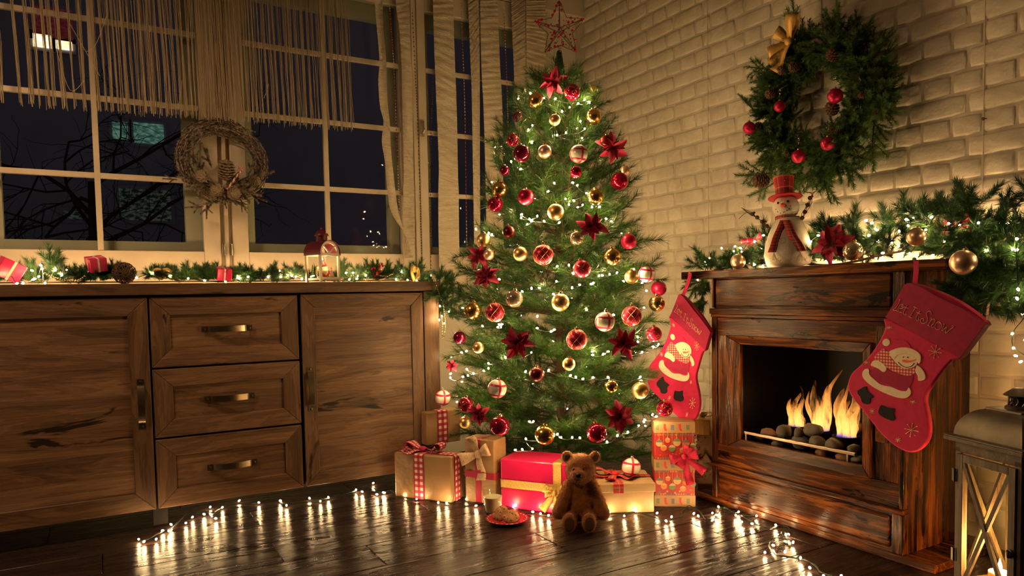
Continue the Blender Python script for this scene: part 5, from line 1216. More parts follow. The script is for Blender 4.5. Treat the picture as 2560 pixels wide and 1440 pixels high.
def stocking(label, pm, n, p0, loop):
    n = np.array(n, float); n /= np.linalg.norm(n); p0 = np.array(p0, float)
    def at(q, off=0.0): return onplane(*pm(zpx(q)), p0, n)+n*off
    t = thing('christmas_stocking', label, 'stocking', at((640, 205)), 'stockings hung on the mantel')
    def patch(P, f, b, name, mt, bev=0.0, sm=True, seg=2):
        Q = closedsm(P) if sm else P; m = MB(); m.prism([at(q, f) for q in Q], [at(q, b) for q in Q]); return bmesh_fix(m.build(name, mt, t, bev=bev, seg=seg))
    patch(OUT, 0.012, -0.012, 'body', M['redcloth'], 0.009, True, 3)
    patch(CUFF, 0.018, -0.018, 'cuff', M['cuffcloth'], 0.006, True, 3)
    patch(BACKC, 0.006, -0.022, 'cuff_lining', M['redcloth'], 0.004)
    m = MB(); L = smoothpts([onplane(*q, p0, n)+n*f for q, f in loop], 4); m.strip(L, np.cross(n, (0, 0, 1.0))*0.0085, 0.003); m.build('hanging_loop', M['redcloth'], t)
    patch(HATR, 0.0138, 0.009, 'snowman_hat', M['redcloth']); patch(COAT, 0.0138, 0.009, 'snowman_coat', M['cuffcloth'])
    patch([(466+28*math.cos(a), 621+27*math.sin(a)) for a in np.linspace(0, 2*PI, 14)[:-1]], 0.0152, 0.009, 'pompom', M['whitefelt'], 0.001)
    for q, nm, mt, f in ((SCARF, 'snowman_scarf', None, 0.0142), (FACE, 'snowman_face', M['whitefelt'], 0.0148), (BRIM, 'hat_brim', M['whitefelt'], 0.0158), (MITL, 'mitten', M['whitefelt'], 0.0152), (MITR, 'mitten', M['whitefelt'], 0.0152), (HEM, 'coat_hem', M['whitefelt'], 0.0152), (BT1, 'boot', M['blackfelt'], 0.0148), (BT2, 'boot', M['blackfelt'], 0.0148)):
        patch(q, f, 0.009, nm, mt or M['checkfelt'], 0.0008, True, 1)
    m = MB()
    for q in ((590, 726), (621, 728)): m.ell(at(q, 0.0152), 0.0022, 8, 6)
    m.build('eyes', M['blackbead'], t); patch([(584,747),(600,745),(640,750),(683,740),(645,760),(592,763)], 0.0165, 0.012, 'snowman_nose', M['orange'])
    m = MB(); m.tube(smoothpts([at(q, 0.0150) for q in ((552,762),(580,789),(615,800),(650,790),(669,768))], 4), 0.0011, 5); m.build('mouth', M['blackbead'], t)
    m = MB()
    for x, y, r, k in ((818,688,46,8),(645,1250,48,8),(488,515,19,8),(326,766,19,8),(655,1047,20,8),(363,1113,20,8),(549,1320,20,8)):
        for j in range(k):
            a = j*2*PI/k+0.2; e = (x+r*math.cos(a), y+r*math.sin(a)); m.tube([at((x, y), 0.0128), at(e, 0.0128)], 0.0008, 4)
            if r > 30: m.ell(at(e, 0.0128), 0.0020, 6, 4)
    m.build('embroidered_snowflakes', M['thread'], t)
    m = MB()
    for st in TXT:
        P = smoothpts([at((522+x*67.9+y*31, 385+x*31.1-y*67.9), 0.0190) for x, y in st], 5); m.tube(P, 0.00085, 4)
    m.build('embroidered_words', M['thread'], t)
    m = MB(); B = closedsm(OUT)
    return t
def chk():
    n = NT('red_check_felt').set(rough=0.9); v = n.coord('Object', (1, 1, 1), False); sp = n.new('ShaderNodeSeparateXYZ'); n.l(v, sp.inputs[0])
    a = n.math('LESS_THAN', n.math('FRACT', n.math('MULTIPLY', sp.outputs[1], 95.0)), 0.5); b = n.math('LESS_THAN', n.math('FRACT', n.math('MULTIPLY', sp.outputs[2], 95.0)), 0.5)
    n.base(n.ramp(n.math('MULTIPLY', n.math('ADD', a, b), 0.5), [(0, (0.72, 0.56, 0.42)), (0.25, (0.6, 0.12, 0.12)), (0.75, (0.5, 0.02, 0.035))], True)); return n.mt
M['checkfelt'] = chk()
stocking('large red stocking with snowman and words hanging before the fire opening', lambda p: p, (-1, 0, 0), (2.392, 1.5, 0.8), [((2292, 652), 0.004), ((2292, 662), 0.004), ((2290, 682), 0.0), ((2287, 712), 0.0)])
stocking('smaller looking red snowman stocking hanging from the mantel end beside the tree', toL, (-0.93, -0.37, 0), (2.40, 2.52, 1.0), [((1726, 683), 0.006), ((1725, 694), 0.006), ((1717, 716), 0.0), ((1706, 740), 0.0)])
for px, py, lb, cl in ((2289, 648, 'small blue and steel pin fixing the large stocking loop to the mantel', (0.03, 0.12, 0.22)), (1727, 684, 'small yellow pin fixing the smaller stocking loop to the mantel corner', (0.6, 0.35, 0.05))):
    p = onx(px, py, 2.430); m = MB(); m.lathe([(0.001, 0), (0.004, 0.001), (0.004, 0.006), (0.0065, 0.007), (0.0065, 0.010), (0.001, 0.011)], 10, p, frame((-1, 0, 0))); tag(m.build('push_pin', plain('pin_plastic', cl, 0.3), None, smooth='auto'), lb, 'pin')

# ------------------------------------------------------------------ greenery: sprigs shared by wreath and garlands
def sprigmesh(sd, L, nl, dens, mat, flat=0.5, side=2, wd=0.0018, spread=0.9):
    np.random.seed(sd); m = MB(); sp = []
    t = np.linspace(0, 1, 5); P = np.stack([0.012*np.sin(t*2+sd), np.zeros(5), L*t], 1); m.tube(P, np.linspace(0.0028, 0.0012, 5), 4)
    def ndl(p, D, ln):
        n = int(ln*dens); t = np.random.uniform(0.05, 1, n); b = p+np.outer(t*ln, D); r = np.random.normal(size=(n, 3)); r[:, 1] *= flat; r -= np.outer(r @ D, D); r /= np.linalg.norm(r, axis=1)[:, None]
        s = spread*(1.15-0.4*t)[:, None]; sp.append((b, D*np.cos(s)+r*np.sin(s), nl*np.random.uniform(0.75, 1.1, n), np.full(n, wd)))
    ndl(P[0], (P[-1]-P[0])/np.linalg.norm(P[-1]-P[0]), L)
    for k in range(side):
        for s in (-1, 1):
            u = 0.3+0.35*k/max(side, 1)+0.05*s; a = 0.7*s; D = np.array([math.sin(a), np.random.uniform(-.2, .3), math.cos(a)]); D /= np.linalg.norm(D); p = np.array([0, 0, L*u]); ln = L*0.5*(1.1-0.4*u)
            m.tube([p, p+D*ln], [0.0018, 0.001], 4); ndl(p, D, ln)
    m.mi = 1; m.spikes(*[np.concatenate([q[k] for q in sp]) for k in range(4)])
    me = m.mesh('sprig'); me.materials.append(M['bark'] if mat != 'frostfir' else M['frosttwig']); me.materials.append(M[mat]); return me
FIR = [sprigmesh(20+i, 0.15, 0.021, 1500, 'fir', 0.45, 2, 0.0019, 1.0) for i in range(4)]
GAR = [sprigmesh(40+i, 0.10, 0.036, 2000, 'garl', 1.0, 1, 0.0017, 0.75) for i in range(4)]
FRO = [sprigmesh(60+i, 0.13, 0.013, 3000, 'frostfir', 0.8, 1, 0.0030, 0.85) for i in range(3)]
def sprig(parent, lib, p, d, sc=1.0, roll=None):
    Fm = frame(d) @ rotz(random.uniform(0, 6) if roll is None else roll)
    return place(link('sprig', random.choice(lib), None, parent), np.array(p)-np.array(WL[parent.name]), Fm, sc*random.uniform(0.88, 1.12))
def conemesh(mt, rows=7, per=8):
    m = MB(); m.ell((0, 0, 0.5), (0.22, 0.22, 0.48), 8, 8)
    for i in range(rows):
        u = (i+0.5)/rows; R = 0.42*math.sin(PI*(0.12+0.80*u))**0.8
        for k in range(per):
            a = 2*PI*(k+0.5*(i % 2))/per; Q = rotz(a) @ roty(-0.55+0.5*u); m.ell(np.array([math.cos(a)*R*0.62, math.sin(a)*R*0.62, 0.04+0.86*u]), (0.20, 0.115, 0.035), 7, 5, Q)
    me = m.mesh('pinecone'); me.materials.append(M[mt]); me.polygons.foreach_set('use_smooth', [True]*len(me.polygons)); return me
CONE = {k: conemesh(k) for k in ('cone', 'conefrost')}
def pinecone(parent, p, d, L, mt='cone', wide=1.0):
    return place(link('pinecone', CONE[mt], None, parent), np.array(p)-np.array(WL[parent.name]), frame(d), (L*wide, L*wide, L))

# fir wreath on the brick wall
wc = onx(2046, 262, 2.80); wreath = thing('fir_wreath', 'thick green fir wreath hanging on the white brick wall', 'wreath', wc)
Rm, Rt = 0.236, 0.075
m = MB(); m.tube([(wc[0]+0.04, wc[1]+Rm*math.cos(a), wc[2]+Rm*math.sin(a)) for a in np.linspace(0, 2*PI, 33)[:-1]], 0.042, 8, closed=True); m.build('wreath_core', M['fir'], wreath)
random.seed(11)
for i in range(330):
    a = random.uniform(0, 2*PI)
    if 1.38 < a < 1.62 and random.random() < 0.85: continue
    th = random.uniform(-1.7, 1.7); rad = np.array([0, math.cos(a), math.sin(a)]); tan = np.array([0, -math.sin(a), math.cos(a)]); nx = np.array([-1.0, 0, 0])
    o_ = rad*math.sin(th)+nx*math.cos(th); p = wc+rad*Rm+o_*0.030+np.array([0.03, 0, 0]); inn = math.sin(th) < -0.2
    d = o_*random.uniform(0.5, 1.1)*(0.8 if inn else 1)+tan*random.uniform(-1, 1)+nx*0.15
    sprig(wreath, FIR, p, d, 0.70 if inn else random.uniform(0.8, 1.0))
for px, py, dx, dz, s in ((1985, 75, 0.1, 1, 1.1), (2100, 80, 0.05, 1, 1.1), (2150, 90, 0.9, 0.6, 1), (2200, 110, 1, .3, 1.0), (2205, 150, 1, 0.5, 1), (2190, 340, 0.1, -1, 1.3), (1880, 270, -.6, .8, 1), (1900, 430, -1, 0, 1.15), (1920, 460, -1, -.5, 1.1), (1990, 440, -.5, -.9, 1.1), (2060, 440, 0.5, -1, 1.2), (2120, 420, .8, -.7, 1.2), (2140, 385, .9, -.4, 1.1), (2080, 320, 0.0, 1, 0.7), (1905, 170, -1, .2, 1)):
    p = onx(px, py, 2.79); d = np.array([-0.25, -dx, dz]); c_ = wc-p; q = p-d/np.linalg.norm(d)*0.05; sprig(wreath, FIR, q, d, s)
for px, py, L in ((2000, 165, 0.055), (1962, 176, 0.05), (2090, 150, 0.065), (2088, 283, 0.07), (2168, 237, 0.04), (2085, 338, 0.045), (2112, 338, 0.05), (1970, 385, 0.05), (1935, 235, 0.055), (1906, 320, 0.045), (1925, 452, 0.085)):
    p = onx(px, py, 2.735); pinecone(wreath, p, (-1, random.uniform(-.6, .6), random.uniform(-.6, .6)), L)
for px, py, d, lb in ((1949, 266, 28, 'matte red bauble hung on a silver hook inside the fir wreath ring, tree side'), (2088, 240, 37, 'red bauble with dark rim at the fir wreath hole, farther from the tree'),
        (1873, 320, 31, 'red bauble at the outer edge of the fir wreath nearest the tree'), (2069, 359, 34, 'red bauble on the lower fir wreath beside two small pinecones'), (1996, 391, 33, 'lowest red bauble on the fir wreath, above the snowman hat')):
    P = onx(px, py, 2.665); dist = (P-O3) @ FW; r = d/2*dist/FOC; t = bauble(P, r, 'RM', lb, 'red baubles on the fir wreath')
    m = MB(); m.tube([P+np.array([0.004*math.cos(a*3)*1, 0.006*math.cos(a*2.2), r*1.25+0.012+0.006*a]) for a in np.linspace(0, 5, 18)]+[P+np.array([0.05, 0, r*1.25+0.07])], 0.0008, 4); m.build('wire_hook', M['silver'], t)
p = onx(1975, 105, 2.70); bw = thing('gold_bow', 'gold satin bow tied on top of the fir wreath, tree side', 'bow', p)
ey_ = np.array([0, -0.5, 0.85]); ey_ /= np.linalg.norm(ey_); ex_ = np.cross(ey_, (-1, 0, 0)); ex_ /= np.linalg.norm(ex_)
bow(bw, p, np.array([0, -1, 0.15]), np.array([0, 0.15, 1.0]), np.array([-1.0, 0, 0]), 0.095, 0.024, M['goldbow'], ((1.05, 1.15), (2.2, 0.85), (PI+0.15, 1.0)), ((-2.35, 1.1), (-2.75, 1.0)))

# ------------------------------------------------------------------ garland on the mantel
mg = thing('mantel_garland', 'green needle garland with lights lying on the mantel and drooping over its far end', 'garland', (2.65, 1.9, 1.094))
def gpath(y): return np.array([2.66, y, 1.12+0.02*math.sin(y*9)])
core = [gpath(y) for y in np.linspace(2.56, 1.32, 26)]
core += [np.array(q) for q in ((2.62, 1.27, 1.12), (2.60, 1.22, 1.06), (2.60, 1.19, 0.99), (2.60, 1.17, 0.92))]
m = MB(); m.tube(core, 0.005, 6); m.build('garland_core', M['bark'], mg)
random.seed(21)
for i in range(210):
    y = random.uniform(2.58, 1.22); g = np.interp(y, [1.25, 1.6, 2.1, 2.3, 2.58], [0.20, 0.17, 0.075, 0.055, 0.02]); x = random.uniform(2.52, 2.82)
    zz = 1.10+random.random()**1.1*g
    if abs(y-onx(1970, 660, 2.54)[1]) < 0.10 and x < 2.64: x = random.uniform(2.70, 2.82)
    d = np.array([random.uniform(-0.8, 0.3), random.uniform(-0.8, 0.8), random.uniform(0.1, 1.1)]); sprig(mg, GAR, (x, y, zz), d, 0.9 if y < 2.2 else 0.7)
for px, py, dx, dz, X in ((2130, 560, .2, 1, 2.7), (2205, 545, -.2, 1, 2.7), (2260, 535, 0, 1, 2.7), (2300, 535, .2, 1, 2.7), (2335, 530, .1, 1, 2.7), (2385, 510, .3, 1, 2.72), (2420, 500, .5, .9, 2.72), (2430, 520, .9, .6, 2.72), (2485, 560, .6, .7, 2.6), (2540, 565, 1, .5, 2.55), (1745, 668, -.5, .3, 2.56), (1905, 590, .1, 1, 2.75), (1870, 600, -.2, 1, 2.75), (2090, 585, -.3, 1, 2.7), (1760, 655, -.4, .6, 2.6)):
    p = onx(px, py, X); d = np.array([-0.2, -dx, dz]); sprig(mg, GAR, p-d*0.05, d, 1.15)
for i in range(120):   # the hanging end
    px, py = random.uniform(2405, 2600), random.uniform(590, 760)
    if py > 700 and px > 2520: py -= 60
    p = onx(px, py, random.uniform(2.48, 2.66)); sprig(mg, GAR, p, (random.uniform(-.8, .2), random.uniform(-.9, .9), random.uniform(-1.2, .5)), 1.0)
for i in range(16):    # behind the mantel on the tree side
    p = onx(random.uniform(1738, 1775), random.uniform(690, 770), 2.66); sprig(mg, GAR, p, (random.uniform(-.6, .2), random.uniform(-.6, .6), random.uniform(-1, .2)), 0.75)
MZ1 = [(498,965),(657,942),(730,965),(645,1000),(748,1003),(362,1083),(320,1155),(303,1125),(887,1165),(990,1183),(1055,1172),(893,888),(1007,808),(975,965),(1565,890),(1752,1120),(1790,805),(1668,810),(2312,660),(2232,635),(2265,812),(2350,740),(2390,885),(213,1345)]
MZ2 = [(375,475),(437,497),(470,560),(403,610),(497,660),(535,765),(612,648),(672,707),(680,575),(735,462),(803,452),(757,520),(752,482),(880,595),(893,585),(915,555),(960,445),(1130,500),(1222,515),(1390,497),(1080,660),(775,770),(1465,745),(1695,735),(1730,740),(1737,640),(1750,1098),(1740,1178)]
mp = []
for (a, b), s, ox, oy in [(q, 4.8, 1700, 420) for q in MZ1]+[(q, 3.6, 2060, 420) for q in MZ2]:
    px, py = ox+a/s, oy+b/s; P = onx(px, py, 2.56 if px < 2420 else 2.46)
    if P[2] < 1.105 and 1.33 < P[1] < 2.57: P = onx(px, py, 2.455); P[2] = max(P[2], 1.100)
    mp.append(P)
bk = []
for i in range(30): y = 2.5-1.15*(i/29)**0.8; bk.append(np.array([random.uniform(2.83, 2.87), y, 1.11+random.random()*np.interp(y, [1.4, 2.5], [0.15, 0.04])]))  # unseen bulbs added close to the bricks for the glow behind the garland
left = list(range(len(mp))); cur = 5; left.remove(cur); wr_ = [[mp[cur]]]
while left:
    nx = min(left, key=lambda i: np.linalg.norm(mp[i]-mp[cur])); dd = np.linalg.norm(mp[nx]-mp[cur])
    if dd > 0.16: wr_.append([mp[nx]])
    else: wr_[-1] += [(mp[nx]+mp[cur])/2+np.random.normal(size=3)*0.008, mp[nx]]
    left.remove(nx); cur = nx
strand('mantel_string_lights', 'warm white string lights threaded through the mantel garland', mp, [smoothpts(w, 2) for w in wr_ if len(w) > 2], base=(2.6, 1.9, 1.1), bm=BULBN)
strand('mantel_string_lights', 'added unseen warm bulbs behind the mantel garland lighting the brick wall', bk, [], base=(2.8, 1.9, 1.1), bm=BULBS)
rb = [onx(a, b, 2.66) for a, b in ((2530, 835), (2533, 871), (2555, 785), (2541, 890), (2562, 850), (2550, 905))]
rw = smoothpts([onx(a, b, 2.665) for a, b in ((2575, 770), (2556, 800), (2536, 825), (2530, 850), (2534, 868), (2550, 880), (2565, 890))], 4)
strand('wall_string_lights', 'loop of warm string lights dangling on the brick wall above the zinc lantern', rb, [rw], base=rb[0], bm=BULBN)
for px, py, d, kd, lb in ((1845, 654, 37, 'RG', 'rose gold bauble at the tree end of the mantel, before the garland'), (2132, 627, 48, 'CL', 'glossy champagne bauble on the mantel beside the red poinsettia'),
        (2290, 592, 46, 'RG', 'gold bauble lit by a bulb, nestled high in the mantel garland'), (2408, 656, 62, 'RG', 'large rose gold bauble hanging over the far mantel end by the big stocking')):
    P = onx(px, py, 2.50 if py < 640 else 2.47)
    if px == 2408: P = onx(px, py, 2.38)
    dist = (P-O3) @ FW; r = d/2*dist/FOC
    if px == 1845: P = onx(px, py, 2.475); P[2] = 1.096+r
    bauble(P, r, kd, lb, 'baubles on the mantel', tilt=0.3)
P = onx(2085, 612, 2.50); poinsettia(P, np.array([-1, -0.2, 0.3]), 0.088, 'red poinsettia lying in the mantel garland beside the snowman', 'poinsettias on the mantel', 0.4)
def bowthing(px, py, X, sz, lb):
    P = onx(px, py, X); t = thing('red_bow', lb, 'bow', P); bow(t, P, np.array([0, -1, 0.1]), np.array([0, 0.1, 1]), np.array([-1.0, 0, 0]), sz, sz*0.22, M['redsatin'], ((0.4, 0.8), (PI-0.2, 0.8)), ((PI-0.12, 1.3), (PI+0.3, 0.8)))
bowthing(1892, 600, 2.60, 0.05, 'thin red ribbon bow in the mantel garland behind the snowman'); bowthing(2400, 560, 2.62, 0.055, 'red ribbon bow high in the mantel garland near the brick wall'); bowthing(2455, 566, 2.62, 0.04, 'small red ribbon loop in the garland past the mantel end')
m = MB(); a = onx(2467, 800, 2.40); b = onx(2472, 745, 2.52)
for s in (0, PI): m.tube([a+(b-a)*u+np.array([0.0022*math.cos(u*26+s), 0.0022*math.sin(u*26+s), 0]) for u in np.linspace(0, 1, 40)], 0.0021, 5)
tag(m.build('twisted_cord', noisy('red_white_cord', (0.45, 0.02, 0.03), (0.75, 0.68, 0.6), 150, 0.8)), 'twisted red and white cord hanging from the garland to the large stocking corner', 'cord')

# ------------------------------------------------------------------ plush snowman on the mantel
P = onx(1970, 660, 2.54); P[2] = 1.095; sm_ = thing('snowman', 'white plush snowman with tartan hat and scarf standing on the mantel', 'figurine', P)
hd = -P.copy(); hd[2] = 0; hd /= np.linalg.norm(hd); SF = np.stack([np.array([-hd[1], hd[0], 0]), -hd, np.array([0, 0, 1.0])], 1)   # x: sideways in view, y: away
K = float((P-O3) @ FW)/FOC
def sl(px, py, dep=0.0): """px offsets from the foot centre, scaled to metres"""; return P+SF @ np.array([(px-1970)*K, dep, (662-py)*K])
m = MB(); m.lathe([(0.001, 0), (0.048*1, 0.0), (52*K, 8*K), (57*K, 30*K), (54*K, 58*K), (46*K, 84*K), (36*K, 108*K), (28*K, 122*K), (0.001, 126*K)], 32, P, None); m.build('body', M['snow'], sm_, smooth=True)
m = MB(); m.ell(sl(1965, 514), (32*K, 31*K, 31*K), 28, 18); m.build('head', M['snow'], sm_, smooth=True)
HQ = roty(0) ; tilt = SF @ roty(-0.05) @ rotx(-0.16) @ SF.T
m = MB(); m.lathe([(0.001, 0), (40*K, -1*K), (40.5*K, 0), (40*K, 1.2*K), (26*K, 2*K), (25*K, 4*K)], 32, sl(1963, 489), tilt); m.build('hat_brim', M['hat'], sm_, smooth='auto')
m = MB(); n = 32; V = []; F = []; UV = []
for i, (r, z) in enumerate(((20, 2), (21.5, 20), (25, 50), (25.5, 51.5), (23, 51))):
    for k in range(n): V.append((r*K*math.cos(2*PI*k/n), r*K*math.sin(2*PI*k/n), z*K))
V = (np.array(V) @ tilt.T)+sl(1962, 489)
for i in range(4):
    for k in range(n): F.append((i*n+k, i*n+(k+1) % n, (i+1)*n+(k+1) % n, (i+1)*n+k)); UV.append(((k/n*5, i*0.5), ((k+1)/n*5, i*0.5), ((k+1)/n*5, (i+1)*0.5), (k/n*5, (i+1)*0.5)))
F.append(tuple(range(4*n, 5*n))); UV.append(tuple((0.2, 0.2) for _ in range(n))); m.add(V, F, UV); hc = m.build('hat_crown', M['hat'], sm_, smooth='auto')
m = MB(); R_ = random.Random(5)
for i in range(16):
    a = R_.uniform(0, 2*PI); z = R_.uniform(8, 46); q = tilt @ np.array([math.cos(a)*(21+z*0.08)*K, math.sin(a)*(21+z*0.08)*K, z*K]); m.ell(sl(1962, 489)+q, R_.uniform(0.6, 1.3)*K, 6, 4)
m.build('snow_dot', M['whitefelt'], sm_, kind='stuff')
def fpt(px, py):  # point on the head's front
    x = (px-1965)*K; z = (514-py)*K; y = -math.sqrt(max((32*K)**2-x*x-z*z, 1e-8)); return sl(1965, 514)+SF @ np.array([x, y, z])
for q in ((1947, 504), (1969.5, 501.5)): m = MB(); m.ell(fpt(*q), 2.9*K, 10, 8); m.build('eye', M['blackbead'], sm_, smooth=True)
m = MB(); 
for q in ((1942, 519), (1946, 525), (1952.5, 529), (1960, 527.5), (1967.5, 524), (1973, 520), (1975.5, 513.5)): m.ell(fpt(*q), 1.2*K, 6, 5)
m.build('mouth', M['blackbead'], sm_)
a = fpt(1958, 511); m = MB(); m.lathe([(5.2*K, -2*K), (5.8*K, 3*K), (4.0*K, 9*K), (1.4*K, 15*K), (0.2*K, 17*K)], 14, a, frame(SF @ np.array([-0.15, -1.0, -0.02]))); m.build('nose', M['orange'], sm_, smooth=True)
m = MB(); pts = []; ws = []
for u in np.linspace(0, 2*PI, 25): pts.append(sl(1968, 543)+SF @ np.array([math.cos(u)*27*K, math.sin(u)*26*K, 0.004*math.sin(2*u)])); ws.append(np.array([0, 0, 6.5*K]))
m.strip(pts, ws, 0.006); m.build('scarf', M['scarf'], sm_, smooth='auto')
def sfr(py): return np.interp(660-py, [0, 8, 30, 58, 84, 108, 122], [50, 53, 58, 55, 47, 37, 29])*K
for xs in ([(1960, 548), (1955, 565), (1947, 588), (1942, 610), (1938, 626)], [(1966, 548), (1972, 565), (1980, 588), (1990, 608), (1997, 626)]):
    pts = []; ws = []
    for i, (x, y) in enumerate(xs): 
        xx = (x-1970)*K; r = sfr(y)+0.003; pts.append(sl(x, y, -math.sqrt(max(r*r-xx*xx, 0)))); ws.append(SF @ np.array([(8.5+i*1.4)*K, -xx*0.2, 0]))
    m = MB(); m.strip(smoothpts(pts, 4), smoothpts(ws, 4), 0.003); m.build('scarf_end', M['scarf'], sm_, smooth=True)
    m = MB(); e = pts[-1]
    for k in range(16):
        a = random.uniform(-1, 1); L = random.uniform(18, 30)*K; m.tube(smoothpts([e, e+SF @ np.array([a*6*K, -5*K, -L*0.5]), e+SF @ np.array([a*16*K, -7*K+2*K*a, -L*0.9]), e+SF @ np.array([a*22*K, -4*K, -L*0.75])], 3), 0.0006, 4)
    m.build('scarf_tassel', M['whitefelt'], sm_, kind='stuff')
m = MB(); q = [(1953, 593), (1963, 592), (1964.5, 602), (1955, 606)]
for i in range(4):
    a, b = q[i], q[(i+1) % 4]
    for u in np.linspace(0, 1, 5)[:-1]:
        x, y = a[0]+(b[0]-a[0])*u, a[1]+(b[1]-a[1])*u; r = sfr(y)+0.0008; xx = (x-1970)*K; m.ell(sl(x, y, -math.sqrt(r*r-xx*xx)), 0.7*K, 5, 4)
m.build('stitched_patch', M['bark'], sm_)
for pth, fork in ((((1931, 570), (1915, 552), (1897, 535), (1880, 522)), ((1860, 508), (1866, 513), (1853, 535))), (((2000, 555), (2008, 535), (2018, 510), (2025, 485)), ((2033, 478), (2004, 478), (2013, 480)))):
    m = MB(); c_ = [sl(x, y, -0.01) for x, y in pth]
    for k in range(4): m.tube(smoothpts([p+np.random.normal(size=3)*2.5*K for p in c_]+[sl(*fork[k % 3], -0.01+0.006*k)], 3), 0.0012, 5)
    am = m.build('twig_arm', M['twig'], sm_)
    for k in range(4): u = 0.18+0.22*k; i = min(int(u*3), 2); f = u*3-i; pp = c_[i]*(1-f)+c_[i+1]*f; place(link('pinecone', CONE['cone'], None, am), pp-np.array(WL[sm_.name])-SF @ np.array([0, 0.004, 0]), frame((-1, -.4, .3)), 0.021)
    m = MB()
    for k in range(4): u = 0.1+0.25*k; i = min(int(u*3), 2); f = u*3-i; pp = c_[i]*(1-f)+c_[i+1]*f; m.ell(pp+SF @ np.array([(3 if k % 2 else -4)*K, -0.008, 5*K]), 3.0*K, 8, 6)
    m.build('berries', M['berry'], am, smooth=True)
# ------------------------------------------------------------------ frosted twig wreath on the window post
wc = ony(556, 405, 3.955); tw = thing('twig_wreath', 'frosted twig wreath with pinecones hanging on the post between two windows', 'wreath', wc)
np.random.seed(5); m = MB(); Rm = 0.178
for i in range(150):
    a0 = np.random.uniform(0, 2*PI); span = np.random.uniform(0.5, 1.2); r0 = np.random.normal()*0.020; y0 = np.random.uniform(-0.034, 0.026); w = np.random.uniform(-0.02, 0.02)
    pts = [(wc[0]+(Rm*1.06+r0+w*math.sin(3*u))*math.cos(a0+span*u), wc[1]+y0+0.01*math.sin(4*u+i), wc[2]+(Rm*0.98+r0+w*math.sin(3*u))*math.sin(a0+span*u)) for u in np.linspace(0, 1, 8)]
    m.tube(pts, np.random.uniform(0.0018, 0.0036), 4, cap=False)
m.build('twigs', M['frosttwig'], tw, kind='stuff')
m = MB(); a = np.random.uniform(0, 2*PI, 5200); q = np.random.uniform(0, 2*PI, 5200); b = np.stack([wc[0]+(Rm*1.06+0.034*np.cos(q))*np.cos(a), wc[1]-0.004+0.034*np.sin(q), wc[2]+(Rm*0.98+0.034*np.cos(q))*np.sin(a)], 1)
m.spikes(b, np.random.normal(size=(5200, 3)), np.random.uniform(0.008, 0.016, 5200), 0.0026); m.build('frost_buds', M['frostfir'], tw, kind='stuff')
for px, py, dx, dz, s in ((470, 445, -1, 0.05, 1.0), (430, 447, -1, 0, 0.5), (640, 442, 1, 0.35, 1.05), (655, 437, 1, .2, 0.6), (610, 480, 1, -.35, 1.0), (640, 490, 1, -.4, 0.7), (520, 505, -1, -.25, 1.1), (490, 515, -1, -.25, 0.7), (560, 500, .3, -1, .6), (515, 525, 0, -1, .7), (590, 505, .8, -.5, .9), (545, 480, -.6, -.8, .8), (600, 455, .8, .6, .9), (625, 420, .5, 1, .7), (500, 420, -.3, 1, .8), (480, 390, -.1, 1, .9), (520, 395, -.5, .9, .9), (500, 460, -.9, -.3, .9), (605, 510, .4, -.9, .6), (535, 460, -.4, .4, .8), (580, 450, .5, .5, .8), (570, 480, .2, -.4, .9)):
    p = ony(px, py, 3.90); d = np.array([dx, -0.35, dz]); sprig(tw, FRO, p-d/np.linalg.norm(d)*0.055*s, d, s)
for px, py, dv, L, wd in ((565, 424, (0.0, -0.45, 1), 0.115, 0.95), (505, 440, (-.2, -1, .1), 0.062, 1.25), (543, 474, (-.1, -1, .2), 0.060, 1.3), (585, 483, (.2, -1, -.2), 0.062, 1.3), (638, 452, (.7, -.7, .1), 0.06, 1.1)):
    p = ony(px, py, 3.885); d = np.array(dv, float); d /= np.linalg.norm(d); pinecone(tw, p-d*L*0.5, d, L, 'conefrost', wd)
# candy cane in the twig wreath
P = ony(590, 445, 3.872); cc = thing('candy_cane', 'small red and white striped candy cane tucked into the twig wreath', 'candy cane', P)
pp = smoothpts([ony(x, y, 3.87) for x, y in ((568, 472), (580, 452), (592, 436), (603, 424), (608, 417), (603, 419+0), (596, 421))], 6)
pp = smoothpts([ony(x, y, 3.87) for x, y in ((568, 473), (581, 455), (594, 437), (604, 426), (607, 420), (602, 417.5), (594, 421))], 6)
n = 8; m = MB(); t2 = MB(); t2.tube(pp, 0.0042, n)
for f in t2.f:
    pass
V = np.array(t2.v); nseg = len(pp)-1; m.v = [tuple(v) for v in V]; m.f = list(t2.f); m.uv = [None]*len(m.f); m.m = []
for i in range(nseg):
    for k in range(n): m.m.append(1 if ((i*1.0+k*0.5) % 4) < 2 else 0)
m.m += [0, 0]
m.build('cane', [plain('white_candy', (0.75, 0.66, 0.56), 0.3), plain('red_candy', (0.6, 0.02, 0.04), 0.3)], cc, smooth=True)

